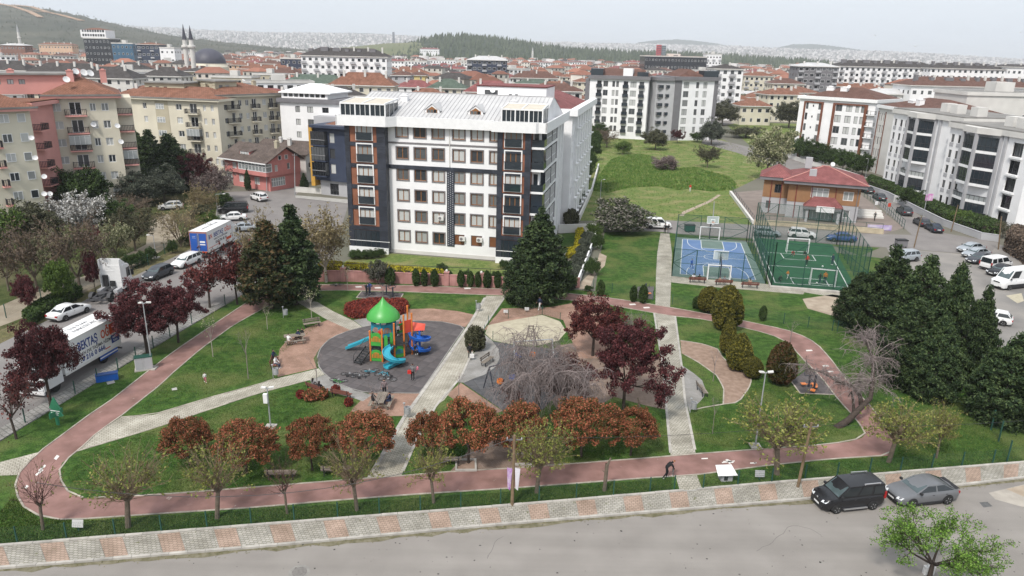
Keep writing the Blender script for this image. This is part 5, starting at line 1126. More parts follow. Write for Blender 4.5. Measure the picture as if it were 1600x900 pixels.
TPL['catkin']=lambda r:twiggy(r,'catkin',M_TWIGB,spread=0.42,sub=10,sub2=9,per=6,bark=M_BARKP)
TPL['olive_twiggy']=lambda r:twiggy(r,'olive',M_TWIGB,n=9,per=9,ls=0.13)
TPL['multi_stem']=lambda r:twiggy(r,'catkin',M_TWIGB,n=11,spread=0.5,trunk=0.08,L=0.72,sub=7,sub2=4,per=5,frac=0.5)
TPL['blossom']=lambda r:twiggy(r,'blossom',M_TWIGB,n=9,spread=0.9,per=12,ls=0.15,crad=0.3)
TPL['pale_blossom']=lambda r:twiggy(r,'palebl',M_TWIGB,n=8,spread=0.7,per=14,ls=0.16,crad=0.35)
TPL['pink_bud']=lambda r:twiggy(r,'pinkbl',M_TWIGR,n=8,spread=0.7,per=9,ls=0.13)
TPL['sapling']=lambda r:twiggy(r,'palebl',M_TWIG,H=3.2,spread=0.35,n=4,sub=3,sub2=2,per=3,ls=0.07,trunk=0.5,L=0.4,bark=M_BARKP,twr=0.008)
TPL['sapling_bare']=lambda r:twiggy(r,None,M_TWIG,H=3.2,spread=0.35,n=4,sub=3,sub2=2,trunk=0.55,L=0.4,bark=M_TWIG,twr=0.008)
@T('pollard')
def _(r,leaf=0.38,lean=(0.15,0.1),lf='spring',shoots=60,tw=M_TWIGB,H=4.0,green=1.0):
 mb=MB();t=MB();th=H*0.36;top=A3([lean[0],lean[1],th]);branch(mb,r,A3([0,0,-0.1]),top+A3([0,0,0.1]),th+0.1,0.13,8,5,0.1,0,0.85)
 kn=[top]
 for i in range(4):
  a=i*1.57+r.uniform(-0.4,0.4);b=branch(mb,r,top*0.96,A3([math.cos(a)*0.6,math.sin(a)*0.6,0.8]),r.uniform(0.35,0.7),0.085,6,4,0.3,0,0.8);kn.append(b[-1])
 ev=MB();tips=[]
 for i in range(shoots):
  p=kn[r.integers(0,len(kn))];a=r.uniform(0,6.283);el=r.uniform(0.05,1.5);d=A3([math.cos(a),math.sin(a),el]);L=r.uniform(0.8,1.0)*H*0.5*(0.85+0.15*el)
  b=branch(t,r,p+r.normal(size=3)*0.06,d,L,0.02,3,5,0.45,0.35,0.35)
  for j in range(6):
   q=b[r.integers(1,5)];dd=d/np.linalg.norm(d)+r.normal(size=3)*0.5;c=branch(t,r,q,dd,L*r.uniform(0.2,0.45),0.010,3,3,0.4,0.3,0.5);tips+=[c[-1],c[1]]
  tips+=[b[-1],b[-2]]
 tips=A3(tips);d0=np.linalg.norm((tips-top),axis=1);C=tips[(r.random(len(tips))<leaf)&(d0>H*0.25)]
 out=[('trunk',mb.mesh('trunk',M_BARK)),('branches',t.mesh('branches',tw))]
 if len(C)and leaf>0:out.append(('foliage',leafmesh('foliage',clumps(r,C,0.13,5,1),0.07,r,LF[lf],up=0.4)))
 return out,H,H*0.95
TPL['pollard_bare']=lambda r:TPL['pollard'](r,leaf=0.08,shoots=34,tw=M_TWIGR)
TPL['pollard_thin']=lambda r:TPL['pollard'](r,leaf=0.22,shoots=75)
TPL['pollard_full']=lambda r:TPL['pollard'](r,leaf=0.65,shoots=75)
TPL['foreground_tree']=lambda r:twiggy(r,'fresh',M_BARKD,H=5.0,spread=1.1,n=7,sub=9,sub2=5,per=20,ls=0.062,frac=0.9,bark=M_BARKD,trunk=0.28,L=0.5,crad=0.24)
@T('stump')
def _(r):
 mb=MB();branch(mb,r,A3([0,0,-0.1]),A3([0.05,0,1]),1.9,0.14,8,6,0.1,0,0.85);branch(mb,r,A3([0.1,0,1.7]),A3([0.3,0,1]),0.55,0.09,6,3,0.1,0,0.6);branch(mb,r,A3([0.05,0,1.2]),A3([-0.7,0,0.6]),0.3,0.05,5,3)
 return[('trunk',mb.mesh('trunk',M_BARK))],2.2,0.6
@T('weeping')
def _(r,H=5.2):
 mb=MB();t=MB();top=A3([0.1,0,H*0.42]);mb0=mb;branch(mb,r,A3([0,0,-0.1]),top,H*0.45,0.18,8,5,0.1,0,0.8)
 for i in range(11):
  a=i*0.571+r.uniform(-0.2,0.2);b=branch(t,r,top*r.uniform(0.9,1),A3([math.cos(a),math.sin(a),r.uniform(0.5,1.5)]),H*r.uniform(0.45,0.68),0.045,5,8,1.3,-1.0,0.3)
  for j in range(26):
   q=b[r.integers(2,8)];d=r.normal(size=3);d[2]=abs(d[2])*0.4;c=branch(t,r,q,d,H*r.uniform(0.16,0.34),0.014,3,6,0.9,-1.9,0.5)
   for m in range(7):
    q2=c[r.integers(1,6)];d2=r.normal(size=3)*0.8;d2[2]-=0.1;branch(t,r,q2,d2,H*r.uniform(0.10,0.26),0.009,3,5,1.0,-1.8,0.5)
 return[('trunk',mb.mesh('trunk',M_BARKD)),('branches',t.mesh('branches',M_TWIG))],H,H*1.25
TC={}
TB={}
def template(kind,var):
 k=(kind,var)
 if k not in TC:
  parts=TPL[kind](np.random.default_rng(hash_(kind)+var*77));h=w=0.1;parts=parts[0]
  for nm,me in parts:
   v=np.empty(len(me.vertices)*3,np.float32);me.vertices.foreach_get('co',v);v=v.reshape(-1,3);h=max(h,float(np.percentile(v[:,2],99.7)))
   if nm!='trunk' or len(parts)==1:w=max(w,2*float(np.percentile(np.hypot(v[:,0],v[:,1]),95)))
  TC[k]=(parts,h,w)
 return TC[k]
def hash_(s):return sum((i+3)*ord(c)*31 for i,c in enumerate(s))%100003
NVAR={'plum':3,'photinia':3,'conifer':3,'conifer_broad':3,'pollard_full':2,'broad_green':3,'broad_olive':2,'bare_brown':2,'bush_green':2}
COUNT={}
def plant(kind,base,H,W,label,name='tree',cat='tree',group=None,lean=0.0,z=0.0,rot=None):
 i=COUNT.get(kind,0);COUNT[kind]=i+1;parts,h0,w0=template(kind,i%NVAR.get(kind,1))
 o=thing(name,label,cat,(base[0],base[1],z),(i*2.399 if rot is None else rot),group);o.scale=(W/w0,W/w0,H/h0)
 if lean:o.rotation_euler=(0,lean,i*2.399 if rot is None else rot)
 for nm,me in parts:link(nm,me,o)
 return o
ORD='first second third fourth fifth sixth seventh eighth ninth tenth'.split()
def tree(kind,bx_,by_,ty,wpx,label,name='tree',cat='tree',group=None,**kw):
 """a tree surveyed from its foot, its top row and its width"""
 p=G(bx_,by_);return plant(kind,(p.x,p.y),max(0.5,hgt((bx_,by_),ty)*0.97),wpx*mpp((bx_,by_))*0.97,label,name,cat,group,**kw)
PG='pollarded trees along the front fence'
for a in[('pollard_bare',67,828,716,80,'bare reddish pollarded tree at the curve of the red cycle path'),('pollard_thin',200,824,700,135,'wide bare pollarded tree with a knobbly trunk beside the white plate'),('pollard',339,810,686,125,'pollarded tree with yellow-green tips in front of the wide rust shrubs'),('pollard_bare',449,803,704,64,'thin small pollarded tree by the grey wooden bench'),('pollard_thin',558,798,680,95,'upright twiggy pollarded tree beside the end of the cream path'),('pollard',678,786,680,82,'pollarded tree with yellow-green side shoots near the broad rust shrub'),('pollard_full',838,770,658,108,'dense yellow-green pollarded tree beside the banner pole'),('pollard_full',1214,741,617,140,'broad leaning pollarded tree beside the wooden utility pole'),('pollard_full',1388,722,622,112,'yellow-green pollarded tree at the sharp bend of the cycle path'),('pollard_full',1463,716,624,50,'narrow upright yellow-green tree beside the fence corner')]:
 tree(*a,name='pollarded_tree',group=PG)
tree('stump',944,767,713,13,'bare pale trunk cut off short in the front grass strip','tree_stump')
tree('foreground_tree',1450,912,788,178,'bright green young tree growing at the near edge of the front road')
SG='rust red globe shrubs'
for a in[(297,728,651,80,'rust red globe shrub with a pointed top, first from the curve'),(386,738,660,98,'low wide rust red shrub behind the yellow-tipped pollard'),(488,735,651,76,'rust red globe shrub in front of the white camera lamp post'),(574,722,643,100,'broad rust red shrub in front of the picnic table'),(668,720,644,64,'small rust red shrub beside the cream path'),(732,724,624,100,'largest rust red shrub, its trunk in a square planter'),(812,720,627,80,'rust red shrub half behind the banner pole'),(908,714,624,102,'dense rust red shrub beside the small lawn'),(985,712,635,76,'low rust red shrub closest to the cream block path')]:
 tree('photinia',*a,name='globe_shrub',cat='shrub',group=SG)
RG='purple leaved plum trees'
for a in[('plum',80,636,502,128,'dark purple plum tree in front of the white removal lorry'),('plum',231,553,440,108,'tall dark purple plum tree behind the grey lamp post'),('plum',279,535,440,100,'dark purple plum tree beside the fence, next to the tall plum'),('plum_sparse',328,482,396,82,'thinly leaved plum tree in front of the blue-backed lorry'),('plum_sparse',371,476,372,70,'slender purple plum tree beside the browning conifer'),('plum_bare',26,686,560,90,'half bare reddish plum tree near the green tree sign'),('plum',974,640,500,140,'dark purple plum tree leaning over the cream block path'),('plum_red',926,556,458,100,'reddish plum tree at the edge of the sandpit paving')]:
 tree(*a,name='plum_tree',group=RG)
tree('plum_red',884,636,552,92,'low red-leaved bush among the grey weeping branches','red_shrub','shrub');tree('plum_sparse',800,655,590,40,'dark red shrub below the orange swing seat','red_shrub','shrub')
tree('conifer',463,476,318,78,'tall dark pointed conifer beside the cream diagonal path','conifer');tree('conifer_brown',424,482,342,88,'browning conifer leaning beside the tall dark conifer','conifer')
tree('conifer',842,470,322,88,'tall dark conifer in front of the slate and brick bay','conifer');tree('conifer_broad',822,474,372,72,'dark conifer with a bare forked trunk beside the taller one','conifer')
CG='dark conifer grove beside the car park'
for i,a in enumerate([('conifer_broad',1333,508,425,62,'small dark conifer closest to the football cage in the grove'),('conifer_broad',1376,530,382,100,'tallest dark conifer in the grove beside the bare soil'),('conifer_broad',1425,556,398,95,'dark conifer in the middle of the grove with twin tips'),('conifer_broad',1470,580,410,80,'dark conifer in the grove facing the white panel van'),('conifer_broad',1512,598,446,66,'dark conifer at the grove edge hiding a white car'),('conifer_broad',1415,600,468,95,'shaded conifer low in the grove behind the leaning bare tree'),('conifer_broad',1452,620,494,84,'low dark conifer in front of the grove behind the bare tree'),('conifer_broad',1565,656,520,112,'broad dark conifer by the fence corner'),('conifer_broad',1612,640,466,80,'dark conifer on the picture edge below the white panel van'),('conifer_broad',1622,668,540,100,'dark conifer cut by the picture edge at the fence')]):
 tree(*a,name='conifer',group=CG)
tree('weeping',836,668,514,172,'large bare weeping tree spreading grey twigs over the swings','weeping_tree');tree('bare_grey',985,545,478,70,'bare grey twiggy tree between the two plum trees','bare_tree')
def leaning():
 r=np.random.default_rng(5);p0=G(1306,668);t=thing('weeping_tree','leaning bare tree whose curved trunk crosses over the cycle path','tree',p0)
 def at(x,y,h):g=G(x,y,h);return A3([g.x-p0 .x,g.y-p0 .y,h])
 mb=MB();tw=MB()
 L1=[A3([0,0,-0.1]),at(1325,657,0.4),at(1342,640,1.2),at(1360,622,2.0),at(1364,595,3.0),at(1364,560,4.0),at(1352,530,4.8)];mb.tube(L1,[0.30,0.26,0.22,0.19,0.16,0.12,0.08],8)
 L2=[at(1346,634,1.3),at(1344,618,2.0),at(1332,604,2.6),at(1310,596,3.0),at(1285,582,3.4),at(1262,575,3.5)];mb.tube(L2,[0.2,0.17,0.14,0.11,0.08,0.05],7)
 mb.tube([at(1334,645,0.9),at(1333,625,1.7),at(1330,612,2.1),at(1326,619,2.0)],[0.14,0.11,0.09,0.05],6)
 for L,k,lo in((L1,44,4),(L2,26,2)):
  for i in range(int(k*1.3)):
   q=L[r.integers(lo,len(L))]+r.normal(size=3)*0.12;d=r.normal(size=3);d[2]=abs(d[2])*0.7;b=branch(tw,r,q,d,r.uniform(1.2,3.6 if L is L1 else 1.9),0.035,4,7,0.9,-1.1,0.4)
   for j in range(9):
    c=branch(tw,r,b[r.integers(1,6)],r.normal(size=3),r.uniform(0.35,1.0),0.016,3,5,0.9,-1.7,0.5)
    for m in range(3):branch(tw,r,c[r.integers(1,5)],r.normal(size=3),r.uniform(0.2,0.5),0.011,3,3,0.8,-1.2,0.6)
 mb.build('trunk',M_BARKD,t,smooth=True);tw.build('branches',M_TWIG,t)
leaning()
for a in[('thuja',1106,488,447,34,'golden thuja half hidden behind the largest one'),('thuja',1133,514,446,50,'largest rounded golden thuja beside the cycle path'),('thuja_cone',1135,556,496,25,'slim pointed golden thuja beside the mulch bed'),('thuja_cone',1153,577,521,41,'broad pointed golden thuja in front of the slim one'),('thuja',1175,590,557,30,'small round golden thuja at the tip of the mulch bed'),('thuja_brown',1218,600,533,44,'browning thuja beside the exercise pad')]:
 tree(*a,name='thuja',cat='shrub',group='golden thujas by the mulch bed')
for i,(x,y,ty,w,lb)in enumerate([(989,472,446,12,'small dark cypress beside the exercise pad, narrower one'),(1004,474,445,15,'small dark cypress in front of the exercise machine'),(1191,501,477,12,'lone small cypress on the lawn below the blue court'),(1087,483,463,12,'small cypress beside the rounded thujas'),(938,463,437,13,'thin grey-green cypress beside the lawn fence')]):
 tree('column_shrub',x,y,ty,w,lb,'small_cypress','shrub')
xs=[(610,446,418,16),(650,447,419,12),(663,447.5,420,11),(679,448,420,13),(720,449,422,12),(735,449,423,11),(747,449.5,424,10),(761,450,422,13),(777,450.5,423,11),(800,450,421,14)]
for i,(x,y,ty,w)in enumerate(xs):tree('column_shrub',x,y,ty,w,ORD[9-i]+' clipped column shrub before the pink wall, counted from the tall conifer','column_shrub','shrub','column shrubs before the pink wall')
tree('round_bush',742,547,509,32,'round olive bush on the grey paving beside the cream path','round_bush','shrub')
def leafbed(name,label,pix,h,lf,n,sz,cat='hedge',seed=1,jit=0.12,group=None,zb=0.0):
 """a clipped hedge: leaves over the top and the sides of its outline, on a stem core"""
 P=[XY(*p)for p in pix];c=(sum(p[0]for p in P)/len(P),sum(p[1]for p in P)/len(P));t=thing(name,label,cat,(*c,zb),0,group)
 q=np.array(P)-np.array(c);r=np.random.default_rng(seed);lo,hi=q.min(0),q.max(0)
 a=r.uniform(lo,hi,(n*5,2));ins=np.zeros(len(a),bool);j=len(q)-1
 for i in range(len(q)):ins^=((q[i,1]>a[:,1])!=(q[j,1]>a[:,1]))&(a[:,0]<(q[j,0]-q[i,0])*(a[:,1]-q[i,1])/(q[j,1]-q[i,1]+1e-12)+q[i,0]);j=i
 a=a[ins][:n];top=np.column_stack([a,h+r.normal(size=len(a))*jit*0.5]);per=np.roll(q,-1,0)-q;ln=np.linalg.norm(per,axis=1);k=r.choice(len(q),n,p=ln/ln.sum())
 s=q[k]+per[k]*r.random(n)[:,None];side=np.column_stack([s+r.normal(size=(n,2))*jit,r.uniform(0.02,h,n)])
 V,F=leafquads(np.concatenate([top,side]),sz,r,up=0.3);link('foliage',fastmesh('foliage',V,F,LF[lf]),t)
 core=MB();core.prism([tuple(p*0.97)for p in q],0.0,h-0.04);core.build('stems',M_BARKD,t);return t
leafbed('crimson_hedge','long crimson hedge mound behind the green domed climbing frame',[(541,492),(543,483),(556,479),(580,475),(598,474),(612,478),(606,488),(588,493),(570,497),(552,498)],0.75,'redhedge',5200,0.10,seed=2)
leafbed('crimson_hedge','short crimson hedge mound beside the green dome',[(604,481),(612,476),(630,475),(636,480),(634,489),(622,493),(608,490)],0.75,'redhedge',2600,0.10,seed=3)
for x,y,lb in[(470,622,'small red bush at the grass edge below the seated pair'),(487,624,'spreading orange bush behind the dark bench'),(500,622,'orange-green bush beside the dark bench'),(545,634,'bright red bush at the picnic plaza corner'),(525,614,'small red bush against the dark bench')]:
 tree('rust_bush' if 'orange' in lb else 'red_bush',x,y,y-(15 if 'orange' in lb else 13),26 if 'orange' in lb else 14,lb,'flower_bush','shrub')
for i,(x,y,ty,w,k,lb)in enumerate([(333,558,486,34,'sapling','thin sapling with pale leaves beside the cycle path'),(388,592,505,30,'sapling_bare','bare sapling standing alone on the narrow lawn'),(418,515,470,26,'sapling','sapling close to the browning conifer'),(487,497,445,30,'sapling','budding sapling beside the diagonal path'),(599,472,436,20,'sapling_bare','bare sapling by the upper exercise pad'),(543,453,412,22,'sapling','sapling on the verge before the pink wall'),(496,612,540,30,'sapling_bare','bare sapling behind the seated pair'),(590,658,595,44,'sapling_bare','bare twiggy sapling before the picnic table'),(717,625,575,28,'sapling_bare','bare sapling beside the swing floor'),(1114,596,540,26,'sapling_bare','bare sapling inside the mulch curve'),(1113,678,610,20,'sapling_bare','bare sapling on the lawn beside the twin lamp'),(1234,536,497,26,'sapling_bare','bare sapling at the edge of the upper cycle bend'),(928,470,452,26,'sapling_bare','bare shrub beside the garden wall end'),(998,652,622,9,'stump','knobbly bare stub behind the low rust shrub'),(1000,590,560,20,'sapling_bare','bare sapling beneath the leaning plum'),(760,655,600,30,'sapling_bare','bare sapling beside the orange swing seat'),(860,560,520,40,'bare_grey','bare grey shrub at the sandpit corner')]):
 tree(k,x,y,ty,w,lb,'sapling','tree')
 # gardens, wild strip and meadow
for a in[('catkin',510,441,316,118,'pale tree with tan catkins in front of the navy block'),('catkin',412,452,322,82,'tan budded tree behind the browning conifer'),('multi_stem',283,386,300,98,'many-stemmed bare tree beside the dirt track'),('catkin',318,347,283,48,'slim pale birch on the green verge'),('pink_bud',335,315,252,66,'dusty pink budded tree beside the pink house'),('blossom',125,375,302,92,'white blossoming tree in the wild strip'),('pale_blossom',183,410,345,52,'pale green blossoming tree beside the dirt track'),('bush_bright',18,402,316,84,'bright green tree below the cream block balconies'),('broad_olive',62,392,312,84,'grey-green tree below the satellite dishes'),('olive_twiggy',212,392,320,78,'large olive brown bush beside the track bend'),('bare_brown',126,460,330,98,'forked bare brown tree beside the parked tractor unit'),('bare_brown',58,456,338,90,'brown twiggy tree in the wild strip'),('bare_brown',14,455,360,70,'brown twiggy tree cut by the picture edge'),('pale_blossom',92,452,358,56,'pale leafing tree beside the forked bare tree'),('broad_bright',97,477,405,44,'fresh green sapling tree over the clipped fence hedge'),('plum',150,460,390,28,'narrow dark red plum column beside the tractor unit'),('plum_sparse',160,404,348,44,'dark red plum between the blossoming trees'),('plum',46,490,430,46,'dark red plum beside the fence hedge'),('broad_green',108,335,262,74,'dark evergreen below the cream block with pink trim'),('broad_green',145,340,262,70,'dark evergreen beside the blue spruce'),('conifer',176,318,252,40,'blue-green spruce below the corner balconies'),('broad_grey',210,322,262,64,'dark shrub in the shade of the grey olive'),('broad_grey',258,318,258,74,'grey olive tree beside the dirt track'),('broad_green',180,368,310,66,'dark green shrub mass over the track'),('bare_brown',205,345,300,60,'brown bush beside the dark shrub mass'),('conifer_broad',214,282,196,62,'dark conifer in the row before the long cream block, first'),('conifer_broad',240,285,202,56,'dark conifer in the row before the long cream block, second'),('conifer_broad',272,298,208,76,'broadest dark conifer before the long cream block'),('plum',302,300,238,62,'dark red plum beside the broad conifer'),('plum_sparse',324,292,248,44,'dark red plum against the pink house'),('broad_green',300,262,232,46,'green tree below the stacked balconies'),('plum',355,226,200,20,'tiny dark red plum below the stacked balconies'),('broad_bright',412,228,194,50,'bright green tree behind the dark-roofed pink house'),('conifer',404,204,158,14,'thin black cypress beside the cream block'),('broad_green',426,212,190,32,'dark shrub behind the white house'),('broad_olive',318,350,318,40,'olive bush on the verge corner'),('bush_green',348,326,300,34,'dark hedge bush behind the black minibus'),('bush_bright',325,355,330,40,'bright bush below the slim birch'),('conifer',388,298,262,10,'thin bare shrub before the pink wall of the house'),('conifer',476,298,270,14,'small golden green cypress at the navy block wall'),('conifer',533,300,232,32,'dark conifer against the navy block'),('broad_mix',590,445,405,40,'speckled shrub inside the garden wall')]:
 tree(*a)
leafbed('fence_hedge','clipped green hedge along the fence behind the white saloon',[(40,500),(60,485),(90,470),(122,456),(128,464),(95,482),(66,497),(48,512)],1.1,'green',5000,0.16,seed=4)
for i,(x,y,w)in enumerate([(190,425,22),(206,419,26),(222,414,24),(236,408,20),(270,396,18),(296,384,20),(312,372,20)]):
 tree('bush_green',x,y,y-22,w,ORD[i]+' low green bush on the street bank, counted from the tractor unit','bush','shrub','low bushes along the side street bank')
MG='shrubs and trees around the meadow'
for a in[('bush_blossom',974,362,313,88,'big spreading bush with pale blossom at the lawn end'),('bush_pink',1040,266,242,42,'low pinkish bush on the tall grass bank'),('olive_twiggy',1105,262,226,42,'bare olive bush standing in the meadow'),('willow',1197,281,196,66,'large pale green tree beside the crimson roofed house'),('bush_bright',973,241,218,30,'bright round bush behind the meadow'),('broad_olive',1024,234,200,40,'olive tree before the seven-storey tower'),('broad_grey',1111,226,184,44,'grey-green tree at the corner of the grey tower'),('plum',1058,224,202,22,'dark red plum between the two towers'),('broad_green',936,224,190,34,'green tree at the white block flank'),('bare_brown',948,230,200,44,'brown bare tree behind the meadow'),('bare_brown',920,232,196,36,'brown bare tree beside the clipped garden hedge'),('broad_olive',962,214,190,34,'olive shrub below the black balconies'),('broad_grey',990,214,194,34,'grey shrub below the black balconies'),('bush_green',1090,222,206,22,'small dark bush beside the far street'),('broad_olive',1128,196,156,52,'olive tree behind the grey tower'),('broad_green',1150,180,148,44,'dark green tree before the old terracotta houses'),('bush_olive',1165,215,196,60,'rough bush on the meadow bank'),('broad_olive',1232,200,158,52,'olive tree beside the brown trimmed block'),('broad_green',1205,252,230,26,'dark shrub under the pale green tree')]:
 tree(*a,group=MG)
HG='evergreen trees behind the far street wall'
for i,(x,y,ty,w)in enumerate([(1232,245,208,30),(1248,250,212,32),(1266,255,218,34),(1284,260,224,32),(1300,264,230,32),(1316,268,234,32),(1332,272,238,32),(1346,276,236,30),(1240,238,200,30)]):
 tree('broad_green',x,y,ty,w,ORD[i]+' dark evergreen behind the far street wall, counted from the pale tree',group=HG)
leafbed('clipped_hedge','long clipped hedge on the wall before the balcony blocks',[(1352,292),(1359,284),(1392,296),(1440,318),(1480,336),(1545,355),(1562,362),(1556,372),(1530,368),(1472,348),(1430,328),(1385,304)],1.8,'green',9000,0.22,seed=6)
leafbed('brown_hedge','tall brown hedge behind the parked silver saloons',[(1568,392),(1580,380),(1640,395),(1680,440),(1660,450),(1612,420)],3.2,'brown',6000,0.22,seed=7)
for i,(x,y,ty,w,k)in enumerate([(1418,322,292,36,'broad_green'),(1436,326,304,26,'bush_green'),(1502,352,328,40,'bush_bright'),(1352,262,240,20,'bare_brown'),(1566,372,345,30,'olive_twiggy')]):
 tree(k,x,y,ty,w,['dark shrub before the farther balcony block','small dark bush at the farther balcony block','bright bush before the nearer balcony block','bare tree at the white gable block','olive shrub beside the brown hedge'][i],'shrub','shrub')
for i,(x,y)in enumerate([(921,268),(915,282),(908,298),(900,318),(926,250),(930,236),(893,330)]):
 tree('broad_green',x,y,y-34,26,ORD[i]+' dark garden tree beside the white block flank',group='garden trees beside the white block')
for i,(x,y)in enumerate([(919,380),(915,389),(910,401),(905,413),(902,422),(898,431),(893,441),(888,452)]):
 tree('topiary',x,y,y-18,24,ORD[i]+' clipped topiary ball, counted from the garden gate','topiary_ball','shrub','topiary balls along the garden path')
for a in[('round_bush',892,354,326,24,'dark round garden bush beside the garden gate'),('bush_bright',926,372,346,30,'fresh green bush above the topiary row'),('bush_green',933,390,366,22,'dark bush at the white garden fence'),('bush_green',925,430,402,26,'dark glossy bush at the garden fence end'),('bush_green',919,455,446,14,'low bush on the lawn corner'),('broad_green',878,462,420,40,'garden tree beside the tall conifer')]:tree(*a,name='garden_bush',cat='shrub')
leafbed('yellow_hedge','bright yellow hedge edging the garden beside the white block',[(898,396),(902,362),(908,358),(911,364),(905,398)],0.8,'yellow',2600,0.12,seed=8);leafbed('yellow_hedge','bright yellow hedge corner below the canopy',[(881,396),(906,393),(906,401),(881,405)],0.8,'yellow',2000,0.12,seed=9)
for k,(a,b)in enumerate([((500,428),(535,430)),((541,431),(588,434)),((594,434),(692,442))]):
 leafbed('yellow_hedge',['yellow hedge strip behind the pink wall, graffiti end','yellow hedge strip behind the pink wall between pillars','long yellow hedge strip behind the column shrubs'][k],[a,b,(b[0],b[1]-7),(a[0],a[1]-7)],1.25,'yellow',2600,0.11,seed=10+k)
for i,(x,y,w)in enumerate([(556,404,26),(574,404,24),(592,402,22),(700,436,18),(730,436,20),(752,438,22),(775,438,20),(788,420,18),(690,425,18)]):
 tree('bush_green',x,y,y-14,w,ORD[i]+' low dark shrub of the strip garden before the white block','garden_bush','shrub','low shrubs in the front garden')
 # VEHICLES
def paint(name,c,rough=0.25,metal=0.0):return mat('paint_'+name,c,rough,0.04,1.2,metal=metal,spec=0.5)
PT={'black':paint('black',(0.012,0.012,0.014)),'white':paint('white',(0.66,0.66,0.66)),'grey':paint('metal_grey',(0.16,0.165,0.175),0.3,0.3),'silver':paint('silver',(0.36,0.39,0.42),0.3,0.3),'darkgrey':paint('dark_grey',(0.055,0.06,0.07),0.28,0.2),'blue':paint('blue',(0.035,0.075,0.21)),'navy':paint('navy',(0.02,0.028,0.045)),'pale':paint('pale_grey',(0.45,0.45,0.44))}
M_CGLASS=mat('car_glass',(0.015,0.02,0.023),0.05,0.1,1,spec=0.8);M_CGLASSP=mat('car_windscreen',(0.06,0.085,0.09),0.06,0.2,1.5,spec=0.8)
M_TYRE=mat('tyre',(0.02,0.02,0.02),0.9,0.2,5);M_RIM=mat('alloy_rim',(0.50,0.50,0.51),0.4,0.1,5);M_PLAST=mat('black_plastic',(0.025,0.025,0.027),0.7,0.1,5)
M_LAMP=mat('headlight_glass',(0.62,0.64,0.66),0.15,0.1,5,spec=0.7);M_TAIL=mat('tail_light',(0.30,0.012,0.012),0.25,0.1,5);M_CHROME=mat('chrome',(0.55,0.55,0.56),0.2,0.05,5,metal=0.7);M_PLATE=mat('number_plate',(0.70,0.70,0.70),0.5,0.05,5)
CARS={'saloon':(4.55,1.76,1.45,0.93,1.20,0.85,0.62,0.75,2),'hatch':(4.2,1.76,1.48,0.93,1.05,0.85,0.08,0.55,2),'wagon':(4.55,1.78,1.52,0.95,1.15,0.85,0.08,0.45,3),'suv':(4.4,1.84,1.64,1.03,1.05,0.75,0.08,0.42,3),'coupe_suv':(4.51,1.83,1.49,0.98,1.18,0.95,0.28,1.05,2),'mpv':(4.4,1.8,1.83,1.06,0.92,0.80,0.02,0.14,3),'minibus':(5.1,1.93,1.92,1.08,0.85,0.78,0.02,0.14,3),'panel':(6.0,2.02,2.6,1.35,0.95,0.85,0.02,0.06,1)}
CARM={}
def sharp(me,a=35):
 me.polygons.foreach_set('use_smooth',[True]*len(me.polygons))
 try:me.set_sharp_from_angle(angle=R(a))
 except Exception:pass
 return me
